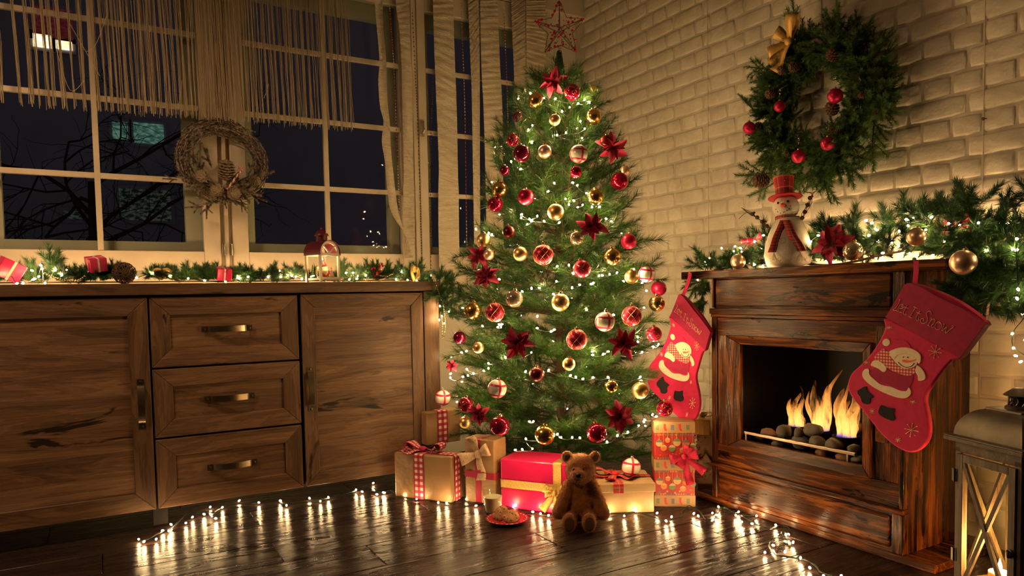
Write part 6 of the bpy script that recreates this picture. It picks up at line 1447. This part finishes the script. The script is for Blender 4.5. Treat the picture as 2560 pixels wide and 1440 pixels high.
# ------------------------------------------------------------------ garland along the sideboard
TOP = 1.0795
cg = thing('sideboard_garland', 'thin green needle garland with gold beads lying along the sideboard top', 'garland', (0.6, 3.66, TOP))
yb = 3.64
core = [(x, yb+0.02*math.sin(x*11), TOP+0.012) for x in np.linspace(-0.42, 1.50, 40)]+[(1.57, yb-0.04, TOP+0.0), (1.61, 3.56, TOP-0.05), (1.63, 3.53, TOP-0.13)]
m = MB(); m.tube(core, 0.003, 6); m.build('garland_core', M['bark'], cg)
random.seed(31)
for i in range(190):
    x = random.uniform(-0.40, 1.5)
    if 0.93 < x < 1.08: continue
    sprig(cg, GAR, (x, yb+random.uniform(-0.07, 0.07), TOP+0.018+random.random()*0.015), (random.uniform(-1, 1), random.uniform(-.8, .3), random.uniform(0.02, .8)), 0.72)
for px, py, dx, dz, s in ((125, 660, .1, 1, 1.0), (128, 675, .3, 1, .9), (78, 682, -.3, 1, .9), (60, 690, -.6, .6, .8), (185, 690, .1, 1, .8), (252, 690, -.1, 1, .8), (205, 695, .3, .7, .8), (285, 690, .3, .8, .8), (270, 690, .6, .8, .8), (470, 688, .1, 1, .8), (440, 692, -.5, .6, .8), (490, 690, .5, .6, .8), (515, 692, .1, 1, .7), (585, 698, .4, .6, .6), (626, 700, 0, 1, .65), (690, 698, 0, 1, .7), (680, 700, -.4, .6, .6), (755, 690, -.3, 1, .7), (845, 690, .2, 1, 1.0), (850, 680, .3, .9, .9), (860, 700, .6, .5, .8),
        (920, 688, -.2, 1, 1.0), (940, 680, -.3, 1, .9), (965, 685, .1, 1, 1.0), (985, 690, .5, .8, .9), (945, 695, -.7, .5, .9), (1005, 690, -.3, 1, .9), (1020, 685, 0, 1, .9), (1040, 682, .2, 1, .95), (1050, 700, .7, .6, .9), (1095, 700, .1, 1, .9), (1110, 700, .6, .7, .9)):
    p = ony(px, py, yb-0.02); p[2] = max(p[2], TOP+0.01); sprig(cg, GAR, p-np.array([dx, 0, dz])*0.02, (dx, -0.25, dz), s)
    sprig(cg, GAR, p-np.array([dx*0.3, 0, dz])*0.02, (dx+0.4, 0.2, dz), s*0.8)
for i in range(34):
    px, py = random.uniform(1075, 1150), random.uniform(700, 775); p = ony(px, py, random.uniform(3.44, 3.58)); sprig(cg, GAR, p, (random.uniform(-.8, .9), random.uniform(-.8, .1), random.uniform(-.9, .5)), 0.85)
def beads(m, P, r, step):
    P = smoothpts(P, 12); acc = 0; last = P[0]; m.ell(P[0], r, 6, 4)
    for p in P[1:]:
        acc += np.linalg.norm(p-last); last = p
        if acc >= step: m.ell(p, r, 6, 4); acc = 0
m = MB(); Q = lambda L, Y: [ony(x, y, Y) for x, y in L]
beads(m, Q([(112, 683), (135, 694), (150, 698), (165, 702), (185, 703), (200, 699), (212, 690)], 3.53), 0.0042, 0.0088)
beads(m, Q([(838, 700), (860, 695), (885, 688)], 3.53), 0.003, 0.0062); beads(m, Q([(915, 700), (935, 706), (955, 700), (970, 690), (985, 682)], 3.53), 0.003, 0.0062)
beads(m, Q([(942, 686), (955, 690), (968, 689)], 3.53), 0.003, 0.0062); beads(m, Q([(1085, 697), (1092, 715), (1098, 735), (1103, 750)], 3.40), 0.003, 0.0062)
for dx in (0, 8): beads(m, Q([(1100+dx, 765), (1104+dx, 790), (1106+dx, 815), (1106+dx*0.4, 845)], 3.42), 0.003, 0.0062)
beads(m, Q([(545, 705), (575, 702), (600, 706)], 3.56), 0.003, 0.0062)
m.build('bead_garland', M['beadgold'], cg, smooth=True, kind='stuff')
CZ = [(437,270),(450,307),(345,325),(408,390),(372,412),(345,420),(245,460),(475,470),(175,463),(585,323),(652,372),(55,390),(112,372),(0,308),(1450,400),(1608,355),(1795,380),(1990,407),(2172,430),(2390,445),(2525,405)]
CZ2 = [(143,543),(237,533),(567,527),(640,515),(680,522),(715,530),(778,553),(443,530),(1217,490),(1287,490),(1337,522),(1415,518),(1250,558),(1325,550),(1775,478),(1720,555),(1835,560),(1925,572),(2070,517),(2160,825),(2180,925),(2153,963),(2205,993),(2250,878)]
cp = []
for (a, b), s, ox, oy in [(q, 4.235, 0, 600) for q in CZ]+[(q, 4.0, 560, 560) for q in CZ2]:
    px, py = ox+a/s, oy+b/s; P = ony(px, py, 3.56 if px < 1085 else 3.41)
    if py < 714 and px < 1070: P[2] = max(P[2], TOP+0.006)
    if 700 < py < 716 and px < 1070: P = ony(px, py, 3.46); P[2] = max(P[2], TOP+0.004)
    cp.append(P)
for i in range(22): cp.append(np.array([-0.38+1.9*i/22, 3.86, TOP+0.055+0.02*random.random()]))  # extra bulbs added behind the garland to light the lower window frames
od = sorted(range(45), key=lambda i: cp[i][0]) if len(cp) > 45 else range(len(cp)); cw = [[]]
for i in od:
    if cw[-1] and np.linalg.norm(cp[i]-cw[-1][-1]) > 0.2: cw.append([])
    cw[-1].append(cp[i])
strand('sideboard_string_lights', 'warm white string lights threaded through the sideboard garland, plus an added row lighting the frames', cp, [smoothpts(w, 3) for w in cw if len(w) > 2], base=(0.6, 3.6, TOP), bm=BULBS)
# decorations in the garland
def minigift(px, py, s, yaw, tilt, lb):
    P = ony(px, py, 3.58); t = thing('gift_ornament', lb, 'ornament', P, 'little red gift ornaments on the sideboard'); Q = rotz(yaw) @ roty(tilt) @ rotx(0.25)
    m = MB(); m.obox(P, (s, s, s*0.86), Q); m.build('box', M['redpaper'], t, bev=0.002)
    m = MB(); w = s*0.11; m.obox(P, (s*1.012, w, s*0.872), Q); m.obox(P, (w, s*1.012, s*0.872), Q); m.build('ribbon', M['whitefelt'], t)
minigift(18, 672, 0.046, 0.5, 0.45, 'red mini gift ornament tilted at the far window end of the sideboard'); minigift(240, 660, 0.034, 0.3, -0.15, 'red mini gift ornament perched on the garland before the first window'); minigift(558, 684, 0.032, 0.1, 0.03, 'red mini gift ornament sunk in the garland below the twig wreath')
P = ony(311, 690, 3.55); P[2] = TOP+0.048; t = thing('twig_ball', 'round brown woven twig ball lying in the sideboard garland', 'ornament', P); m = MB()
for k in range(26):
    Q = frame(np.random.normal(size=3)); m.tube([P+Q @ (np.array([math.cos(a), math.sin(a), 0.25*math.sin(2*a+k)])*0.046) for a in np.linspace(0, 2*PI, 22)[:-1]], 0.0014, 4, closed=True)
m.build('woven_twigs', M['twig'], t, kind='stuff')
def heart(P, s, Q, lb):
    t = thing('heart_ornament', lb, 'ornament', P, 'gold heart ornaments on the sideboard'); m = MB()
    m.tube([np.array(P)+Q @ (np.array([0.85*math.sin(a)**3, 0, (13*math.cos(a)-5*math.cos(2*a)-2*math.cos(3*a)-math.cos(4*a))/16])*s) for a in np.linspace(0, 2*PI, 41)[:-1]], s*0.20, 8, closed=True); m.build('heart_wire', M['glitgold'], t, smooth=True)
P = ony(405, 683, 3.57); heart(P, 0.040, rotx(1.0), 'gold glitter heart ring lying flat in the sideboard garland middle'); P = ony(1037, 684, 3.50); heart(P, 0.045, rotz(0.7) @ roty(0.25), 'gold glitter heart standing at the tree end of the sideboard top')
P = ony(938, 680, 3.54); t = thing('berry_pick', 'sprig of small red berries in the sideboard garland beside the red lantern', 'ornament', P); m = MB()
for q in ((936, 670), (943, 682), (949, 664), (955, 660), (930, 672), (953, 678), (957, 665)):
    a = ony(*q, 3.53); m.ell(a, 0.0065, 8, 6); m.tube([a, P+np.array([0, 0.02, -0.03])], 0.001, 4)
m.build('berries', M['berry'], t, smooth=True)
p = ony(1137, 757, 3.42); m = MB(); m.tube(smoothpts([ony(x, y, 3.42) for x, y in ((1130, 748), (1140, 757), (1143, 766), (1137, 768), (1128, 756))], 4), 0.0012, 5)
tag(m.build('ornament_hook', M['berry']), 'thin empty ornament hook hanging from the garland beside the sideboard corner', 'hook')

# ------------------------------------------------------------------ little red roofed lantern with a winter scene
P = ony(808, 707, 3.53); P[2] = TOP+0.0015; la = thing('santa_lantern', 'small white lantern with red roof and lit winter scene on the sideboard', 'lantern', P)
yw = 0.42; Q = rotz(yw); wd, dp, h0, h1_ = 0.056, 0.052, 0.010, 0.127
def lp(x, y, z): return P+Q @ np.array([x, y, z])
def lbox(m, x0, x1, y0, y1, z0, z1): return m.obox(lp((x0+x1)/2, (y0+y1)/2, (z0+z1)/2), (abs(x1-x0)/2, abs(y1-y0)/2, abs(z1-z0)/2), Q)
for sx in (-1, 1):
    for sy in (-1, 1): m = MB(); lbox(m, sx*wd-0.006, sx*wd+0.006, sy*dp-0.006, sy*dp+0.006, 0, h1_+0.012); m.build('corner_post', M['lwhite'], la, bev=0.001, seg=1)
m = MB(); lbox(m, -wd, wd, -dp, dp, h0, h0+0.010); lbox(m, -wd-.003, wd+.003, -dp-0.004, -dp+0.004, h0, h0+0.014); lbox(m, -wd-.003, wd+.003, dp-0.004, dp+0.004, h0, h0+0.014); m.build('base', M['lwhite'], la)
m = MB(); 
for s in (-1, 1): lbox(m, -wd-.006, wd+.006, s*dp-0.005, s*dp+0.005, h1_, h1_+0.014)
m.build('top_rail', M['lwhite'], la)
m = MB(); lbox(m, -wd, wd, -dp-0.001, -dp+0.001, h0+0.012, h1_); m.build('front_glass', M['glass'], la)
m = MB(); lbox(m, -wd-0.001, -wd+0.001, -dp, dp, h0+0.012, h1_); m.build('side_glass', M['glass'], la)
zc = h1_+0.014; ra = wd+0.004
for s in (-1, 1):
    m = MB(); A = [lp(r*math.cos(a), s*dp-0.003*1, zc+r*math.sin(a)) for r, aa in ((ra, np.linspace(0, PI, 17)), (ra-0.012, np.linspace(PI, 0, 17))) for a in aa]; B = [p+Q @ np.array([0, 0.006, 0]) for p in A]; m.prism(A, B)
    bmesh_fix(m.build('arch', M['lwhite'], la)); m = MB()
    for a in (PI/4, PI/2, 3*PI/4): m.beam(lp(0, s*dp, zc), lp((ra-0.008)*math.cos(a), s*dp, zc+(ra-0.008)*math.sin(a)), 0.007, 0.005)
    m.build('arch_spoke', M['lwhite'], la)
m = MB(); A = []; n = 17
for y in (-dp-0.010, dp+0.010):
    for r in (ra+0.0035, ra+0.001):
        for a in np.linspace(-0.16, PI+0.16, n): A.append(lp(r*math.cos(a)*(1.0), y, zc+r*math.sin(a)))
F = []
for i in range(n-1): F += [(i, i+1, 2*n+i+1, 2*n+i), (n+i+1, n+i, 3*n+i, 3*n+i+1), (i+1, i, n+i, n+i+1), (2*n+i, 2*n+i+1, 3*n+i+1, 3*n+i)]
m.add(A, F); bmesh_fix(m.build('roof', M['lred'], la, smooth='auto'))
zt = zc+ra-0.004; m = MB(); m.lathe([(0.027, zt), (0.027, zt+0.030), (0.001, zt+0.031)], 20, P); m.build('chimney', M['lred'], la, smooth='auto')
m = MB(); m.lathe([(0.034, zt+0.030), (0.0345, zt+0.032), (0.031, zt+0.040), (0.022, zt+0.053), (0.008, zt+0.060), (0.005, zt+0.063), (0.007, zt+0.070), (0.001, zt+0.074)], 20, P); m.build('chimney_cap', M['lred'], la, smooth=True)
def star(m, c, ex, ez, ny, r): c = np.array(c); A = [c+(ex*math.sin(k*PI/5)+ez*math.cos(k*PI/5))*(r if k % 2 == 0 else r*0.45) for k in range(10)]; m.prism(A, [p+ny*0.0015 for p in A])
ex, ny = Q @ np.array([1.0, 0, 0]), Q @ np.array([0, 1.0, 0]); m = MB(); star(m, lp(0.007, -0.0288, zt+0.045), ex, np.array([0, 0.3, 0.95]), ny, 0.006); star(m, lp(0.022, -0.03, 0.082), ex, np.array([0, 0, 1.0]), ny, 0.006); star(m, lp(-0.040, -0.02, 0.078), ex, np.array([0, 0, 1.0]), ny, 0.006); bmesh_fix(m.build('gold_star', plain('yellow_star', (0.85, 0.5, 0.08), 0.4), la))
hz = h0+0.011
m = MB(); m.ell(lp(0.006, 0, hz+0.024), (0.030, 0.022, 0.028), 16, 12, Q); m.build('santa_coat', plain('santa_red', (0.62, 0.02, 0.03), 0.5), la, smooth=True)
m = MB(); m.ell(lp(0.0, -0.014, hz+0.044), (0.018, 0.014, 0.018), 14, 10, Q); m.lathe([(0.016, 0), (0.013, 0.014), (0.001, 0.030)], 12, lp(-0.002, -0.018, hz+0.040), Q @ rotx(PI-0.25)); m.build('santa_beard', plain('santa_cream', (0.85, 0.62, 0.36), 0.6), la, smooth=True)
m = MB(); m.lathe([(0.018, 0), (0.014, 0.012), (0.006, 0.024), (0.002, 0.034)], 14, lp(0.0, -0.008, hz+0.056), Q @ roty(-0.25)); m.build('santa_hat', plain('santa_red_hat', (0.62, 0.02, 0.03), 0.5), la, smooth=True)
m = MB(); m.ell(lp(-0.009, -0.008, hz+0.092), 0.006, 10, 8); m.ell(lp(-0.026, 0.0, hz+0.026), (0.016, 0.014, 0.030), 12, 10, Q); m.build('snow_heap', plain('scene_snow', (0.85, 0.70, 0.46), 0.7), la, smooth=True)
for (x, y, hh, mt, st) in ((-0.040, -0.026, 0.070, (0.10, 0.16, 0.03), None), (-0.046, 0.020, 0.066, (0.10, 0.16, 0.03), None), (0.042, -0.014, 0.054, (0.40, 0.03, 0.03), 1)):
    m = MB(); prof = []
    for k in range(7): r = 0.013*(1-k/7.5); prof += [(r, hh*k/7), (r*0.6, hh*(k+0.8)/7)]
    m.lathe(prof+[(0.0005, hh)], 10, lp(x, y, hz)); m.build('scene_tree', plain('scene_tree_paint', mt, 0.6), la, smooth='auto')
    if st:
        m = MB()
        for k in range(6): r = 0.0135*(1-k/7.5); m.tube([lp(x+r*math.cos(a), y+r*math.sin(a), hz+hh*(k+0.25)/7) for a in np.linspace(0, 2*PI, 13)[:-1]], 0.0013, 4, closed=True)
        m.build('white_band', M['whitefelt'], la)
l = bpy.data.lights.new('scene_light', 'POINT'); l.energy = 0.32; l.color = (1, 0.6, 0.25); l.shadow_soft_size = 0.004
o = bpy.data.objects.new('scene_light', l); COL.objects.link(o); o.location = lp(-0.012, -0.040, h1_-0.004)

# ------------------------------------------------------------------ big candle lantern at the fireplace
CL = np.array([2.33, 1.235]); dd = np.array([0.326, 0.946]); Wl = 0.235
fx = -np.array([dd[0], dd[1], 0]); fy = np.array([dd[1], -dd[0], 0]); Q = np.stack([fx, fy, np.array([0, 0, 1.0])], 1); P = np.array([CL[0], CL[1], 0])+fx*Wl/2+fy*Wl/2
bl = thing('candle_lantern', 'large weathered wood and zinc lantern with crossed bars holding lit candles', 'lantern', P)
def bp(x, y, z): return P+Q @ np.array([x, y, z])
def bbox(m, x0, x1, y0, y1, z0, z1): return m.obox(bp((x0+x1)/2, (y0+y1)/2, (z0+z1)/2), (abs(x1-x0)/2, abs(y1-y0)/2, abs(z1-z0)/2), Q)
Hh = Wl/2; HT = 0.515
m = MB(); bbox(m, -Hh-0.012, Hh+0.012, -Hh-0.012, Hh+0.012, 0, 0.022); bbox(m, -Hh, Hh, -Hh, Hh, 0.022, 0.035); m.build('base', M['lwoodx'], bl, bev=0.002)
for sx in (-1, 1):
    for sy in (-1, 1): m = MB(); bbox(m, sx*Hh-sx*0.024, sx*Hh, sy*Hh-sy*0.024, sy*Hh, 0.035, HT-0.02); m.build('corner_post', M['lwood'], bl, bev=0.0015)
m = MB()
for sy in (-1, 1): bbox(m, -Hh, Hh, sy*Hh-sy*0.024, sy*Hh, HT-0.036, HT)
for sx in (-1, 1): bbox(m, sx*Hh-sx*0.024, sx*Hh, -Hh+0.024, Hh-0.024, HT-0.036, HT)
m.build('top_rail', M['lwoodx'], bl, bev=0.0015)
def panel(s, axis, name):
    """a framed glass side with crossed bars"""
    def bx(m, a0, a1, z0, z1, d0, d1):
        if axis == 0: bbox(m, a0, a1, s*(Hh+d0), s*(Hh+d1), z0, z1)
        else: bbox(m, s*(Hh+d0), s*(Hh+d1), a0, a1, z0, z1)
    def pt(a, z, d): return bp(a, s*(Hh+d), z) if axis == 0 else bp(s*(Hh+d), a, z)
    e = Hh-0.012; zb, zt_ = 0.040, HT-0.040; f = 0.024
    m = MB(); bx(m, -e, -e+f, zb, zt_, -0.006, 0.008); bx(m, e-f, e, zb, zt_, -0.006, 0.008); bx(m, -e+f, e-f, zb, zb+f, -0.006, 0.008); bx(m, -e+f, e-f, zt_-f, zt_, -0.006, 0.008); d = m.build(name, M['lwood'], bl, bev=0.0012, seg=1)
    for q in (-1, 1): m = MB(); m.beam(pt(q*(e-f), zb+f, 0.001+0.0015*q), pt(-q*(e-f), zt_-f, 0.001+0.0015*q), 0.013, 0.009, (pt(0, 0, 1)-pt(0, 0, 0))); m.build('cross_bar', M['lwood'], d)
    m = MB(); bx(m, -e+f, e-f, zb+f, zt_-f, -0.0045, -0.003); m.build('glass', M['glass'], d); return d
for s in (-1, 1):
    for ax in (0, 1):
        d = panel(s, ax, 'door' if (s, ax) == (-1, 0) else 'side_frame')
        if (s, ax) == (-1, 0):
            for z in (0.15, 0.405): m = MB(); bbox(m, -Hh-0.002, -Hh+0.016, -Hh-0.0105, -Hh-0.008, z-0.020, z+0.020); m.tube([bp(-Hh+0.009, -Hh-0.011, z-0.021), bp(-Hh+0.009, -Hh-0.011, z+0.021)], 0.0035, 8); m.build('hinge', M['pewterd'], d)
            m = MB(); m.ell(bp(Hh-0.020, -Hh-0.013, 0.225), (0.010, 0.005, 0.014), 10, 8, Q); m.tube([bp(Hh-0.024, -Hh-0.018, 0.234), bp(Hh-0.018, -Hh-0.024, 0.226), bp(Hh-0.020, -Hh-0.020, 0.214)], 0.0035, 6); m.build('latch', M['pewterd'], d, smooth=True)
m = MB(); bbox(m, -Hh-0.024, Hh+0.024, -Hh-0.024, Hh+0.024, HT, HT+0.013); m.build('eave', M['lwoodx'], bl, bev=0.003)
m = MB(); V = []; prof = [(Hh+0.022, HT+0.0135), (Hh+0.023, HT+0.017), (Hh+0.006, HT+0.019)]
for a in np.linspace(0, PI/2*0.86, 12): prof.append((0.048+(Hh+0.004-0.048)*math.cos(a), HT+0.019+0.088*math.sin(a)))
for r, z in prof:
    for sx, sy in ((-1, -1), (1, -1), (1, 1), (-1, 1)): V.append(bp(sx*r, sy*r, z))
F = []
for i in range(len(prof)-1):
    for k in range(4): F.append((4*i+k, 4*i+(k+1) % 4, 4*i+4+(k+1) % 4, 4*i+4+k))
e = 4*(len(prof)-1); F.append((e, e+1, e+2, e+3)); m.add(V, F); m.build('domed_roof', M['zinc'], bl, smooth='auto')
zr = prof[-1][1]; m = MB(); bbox(m, -0.064, 0.064, -0.064, 0.064, zr-0.004, zr+0.006); m.build('roof_plate', M['zinc'], bl, bev=0.002)
m = MB(); m.lathe([(0.040, zr+0.006), (0.041, zr+0.012), (0.034, zr+0.016), (0.001, zr+0.016)], 24, (P[0], P[1], 0)); m.lathe([(0.027, zr+0.046), (0.044, zr+0.046), (0.045, zr+0.048), (0.036, zr+0.056), (0.020, zr+0.068), (0.001, zr+0.070)], 24, (P[0], P[1], 0)); m.build('vent_cap', M['zinc'], bl, smooth='auto')
m = MB(); c0 = np.array([P[0], P[1], zr+0.016])
for k in range(12):
    a = 2*PI*k/12
    for s in (-1, 1): m.tube([c0+np.array([0.031*math.cos(a+s*0.26*math.sin(u*PI)), 0.031*math.sin(a+s*0.26*math.sin(u*PI)), 0.031*u]) for u in np.linspace(0, 1, 7)], 0.0022, 5)
m.build('vent_scrolls', M['pewterd'], bl); m = MB(); m.lathe([(0.022, zr+0.016), (0.022, zr+0.046)], 16, (P[0], P[1], 0)); m.build('vent_core', M['dark'], bl)
for x, y, r, hh, lb in ((-0.020, -0.045, 0.030, 0.085, 'thick cream candle burning in front inside the big lantern'), (0.052, 0.030, 0.030, 0.100, 'cream candle burning behind another one inside the big lantern')):
    c_ = bp(x, y, 0.0352); t = thing('candle', lb, 'candle', c_, 'candles in the big lantern'); m = MB(); m.lathe([(0.001, 0), (r, 0.0), (r, hh-0.002), (r-0.003, hh), (r-0.006, hh-0.004), (0.001, hh-0.007)], 24, c_); m.build('wax', M['wax'], t, smooth='auto')
    m = MB(); m.tube([c_+np.array([0, 0, hh-0.007]), c_+np.array([0.001, 0, hh+0.004])], 0.001, 5); m.build('wick', M['blackbead'], t)
    m = MB(); m.lathe([(0.0015, 0), (0.0062, 0.009), (0.0066, 0.014), (0.0045, 0.024), (0.0018, 0.034), (0.0004, 0.040)], 12, c_+np.array([0.001, 0, hh+0.001])); m.build('candle_flame', M['candleflame'], t, smooth=True)
    l = bpy.data.lights.new('candle_light', 'POINT'); l.energy = 2.6; l.color = (1, 0.46, 0.12); l.shadow_soft_size = 0.008; o = bpy.data.objects.new('candle_light', l); COL.objects.link(o); o.location = c_+np.array([0, 0, hh+0.055])

# ------------------------------------------------------------------ curtains of string, ribbon and beads
random.seed(41); np.random.seed(41)
sc = thing('string_curtain', 'cream string curtain of fine hanging threads across the upper windows', 'curtain', (0.4, 3.90, 2.9))
MB().tube([(-0.7, 3.90, 2.84), (1.66, 3.90, 2.84)], 0.010, 8).build('curtain_rod', M['paint'], sc)
def pxx(px): return ony(px, 200, 3.9)[0]
cl = [(3, 6, 10), (48, 3, 9), (78, 4, 10), (97, 2, 8), (118, 3, 8), (132, 2, 8), (158, 5, 12), (185, 4, 6), (210, 4, 12), (243, 7, 14)]
x = 262
while x < 885:
    cl.append((x, random.uniform(2, 6), random.randint(5, 11))); x += random.uniform(9, 17) if not 500 < x < 600 else random.uniform(6, 11)
m = MB()
for cx_, hw, n in cl:
    for k in range(n):
        xa = pxx(cx_+random.gauss(0, hw*0.55)); xt = xa-0.02+random.gauss(0, 0.006); ya = 3.90+random.gauss(0, 0.006); zb = ony(cx_, 255+cx_*0.077, 3.9)[2]+random.gauss(0, 0.008)
        m.tube([(xt, 3.90, 2.84), (xt*0.6+xa*0.4+random.gauss(0, 0.004), ya, 2.45), (xt*0.25+xa*0.75+random.gauss(0, 0.003), ya, 2.15), (xa+random.gauss(0, 0.003), ya, zb)], 0.0013, 3, cap=False)
for a, b, c_ in (((175, 60), (215, 130), (250, 190)), ((270, 30), (240, 110), (215, 130)), ((140, 120), (175, 225), (212, 200)), ((455, 200), (450, 245), (445, 262)), ((672, 210), (668, 225), (660, 245))):
    m.tube(smoothpts([ony(*q, 3.885) for q in (a, b, c_)], 6), 0.0011, 4)
m.build('threads', M['string'], sc, kind='stuff')
def ribbon(lb, L, R, Y, amp=0.006, group='crinkled curtain ribbons', mt='ribbon'):
    """a crinkled strip between a left and a right edge line (pixels down the photo, on the plane y=Y)"""
    L = smoothpts(L, 8); R = smoothpts(R, 8); n = 150; cols = 7
    def ev(E, u): i = min(int(u*(len(E)-1)), len(E)-2); f = u*(len(E)-1)-i; return E[i]*(1-f)+E[i+1]*f
    V = []; F = []
    ph = np.random.uniform(0, 6, 8)
    for r_ in range(n+1):
        u = r_/n; a = ev(L, u); b = ev(R, u)
        for k in range(cols):
            w = k/(cols-1); q = a*(1-w)+b*w
            cr = amp*(math.sin(r_*1.9+ph[0]+w*1.6)+0.7*math.sin(r_*3.3+ph[1]-w*2.2)+0.5*math.sin(r_*0.9+ph[2]+w*4))*(1-0.55*(k in (0, cols-1)))
            V.append(ony(q[0], q[1], Y+cr+0.014*math.sin(PI*w)*math.sin(u*7+ph[3])))
    m = MB(); N = len(V); V2 = [np.array(v)+np.array([0, 0.0014, 0]) for v in V]
    for r_ in range(n):
        for k in range(cols-1): F.append((r_*cols+k, r_*cols+k+1, (r_+1)*cols+k+1, (r_+1)*cols+k))
    F2 = [tuple(reversed([i+N for i in f])) for f in F]
    m.add(list(V)+V2, F+F2); o = m.build('curtain_ribbon', M[mt], None, smooth=True); tag(o, lb, 'curtain', group); return o
bx_ = lambda P: [(700+a/3.2, b/3.2) for a, b in P]; ex_ = lambda P: [(700+a/4.8, 450+b/4.8) for a, b in P]
up = [(0, -160)]
ribbon('narrow crinkled ribbon strip swinging sideways at its foot, first beside the string curtain', bx_([(755,-120),(762,60),(772,200),(796,480),(786,650),(800,850),(828,970),(815,1130),(840,1300)])+ex_([(1305,0),(1298,200),(1332,370),(1400,500),(1470,600),(1560,790),(1606,930)])[1:], bx_([(815,-120),(822,60),(830,250),(850,500),(860,800),(880,1000),(885,1150),(898,1300)])+ex_([(1375,0),(1400,250),(1440,450),(1470,560),(1500,700),(1515,850),(1522,935)])[1:], 3.90, 0.0035)
ribbon('crinkled ribbon strip hanging over the frame beside the corner post', bx_([(920,-120),(930,60),(955,250),(972,500),(980,900),(985,1100),(990,1400)])+ex_([(1478,150),(1480,600),(1500,935)]), bx_([(1030,-120),(1038,60),(1045,350),(1060,700),(1065,1100),(1070,1400)])+ex_([(1612,150),(1618,600),(1620,935)]), 3.955, 0.0045)
ribbon('wide crinkled ribbon strip reaching the sill, next to the corner post', bx_([(1222,-120),(1225,60),(1235,400),(1250,800),(1270,1300)])+ex_([(1900,150),(1902,600),(1915,1180)]), bx_([(1383,-120),(1386,60),(1400,500),(1415,900),(1424,1400)])+ex_([(2145,150),(2148,600),(2160,1190)]), 3.945, 0.006)
ribbon('narrow crinkled ribbon strip touching the wide strip closer to the tree', bx_([(1502,-120),(1506,60),(1520,400),(1535,800),(1545,1440),(1560,2300)]), bx_([(1592,-120),(1595,60),(1598,500),(1600,1440),(1606,2300)]), 3.955, 0.0045)
ribbon('wide crinkled ribbon strip just behind the tree edge', bx_([(1600,-120),(1602,60),(1610,500),(1630,900),(1645,1440),(1660,2300)]), bx_([(1738,-120),(1742,60),(1760,500),(1780,900),(1786,1440),(1790,2300)]), 3.945, 0.006)
ribbon('crinkled ribbon strip behind the treetop, before the widest strip', bx_([(1848,-120),(1852,60),(1860,300),(1875,700),(1880,1400)]), bx_([(1965,-120),(1967,60),(1970,500),(1975,1400)]), 3.955, 0.006)
ribbon('crinkled ribbon strip closest to the brick wall behind the star', bx_([(1968,-120),(1970,60),(1972,500),(1976,1400)]), bx_([(2122,-120),(2124,60),(2126,560),(2128,1400)]), 3.945, 0.006)
bo = noisy('amber_glass_beads', (0.45, 0.10, 0.03), (0.70, 0.55, 0.38), 5.5, 0.25, lo=0.48, hi=0.54, rnd=True, stretch=(0.01, 0.01, 1))
for lb, pts, dk in (('string of amber beads hanging between the first two ribbon strips', [(971, -30), (977, 60), (985, 170), (990, 300), (995, 430), (998, 530), (1000, 560)], 0), ('string of dark beads hanging down the corner post', [(1030, 20), (1038, 180), (1044, 300), (1049, 450), (1052, 560), (1055, 655)], 1),
        ('string of dark red beads hanging beside the corner post lights', [(1084, 180), (1080, 260), (1077, 360), (1076, 480), (1077, 600), (1077, 680)], 1), ('string of amber beads hanging in the gap between wide and narrow ribbon strips', [(1152, -20), (1155, 80), (1160, 200), (1163, 330), (1165, 480), (1167, 620), (1168, 720)], 0), ('string of amber beads hanging near the treetop behind the needles', [(1258, -20), (1262, 80), (1267, 200), (1270, 300), (1272, 360)], 0)):
    m = MB(); Pp = smoothpts([ony(x, y, 3.93) for x, y in pts], 16); m.tube(Pp, 0.0006, 4); m.hasuv = False; acc = 0; last = Pp[0]
    for p in Pp[1:]:
        acc += np.linalg.norm(p-last); last = p
        if acc > 0.013: m.ell(p, 0.0038, 6, 4); acc = 0
    tag(m.build('bead_string', bo if not dk else M['bark'], None, smooth=True), lb, 'beads', 'bead strings by the corner window', 'stuff')
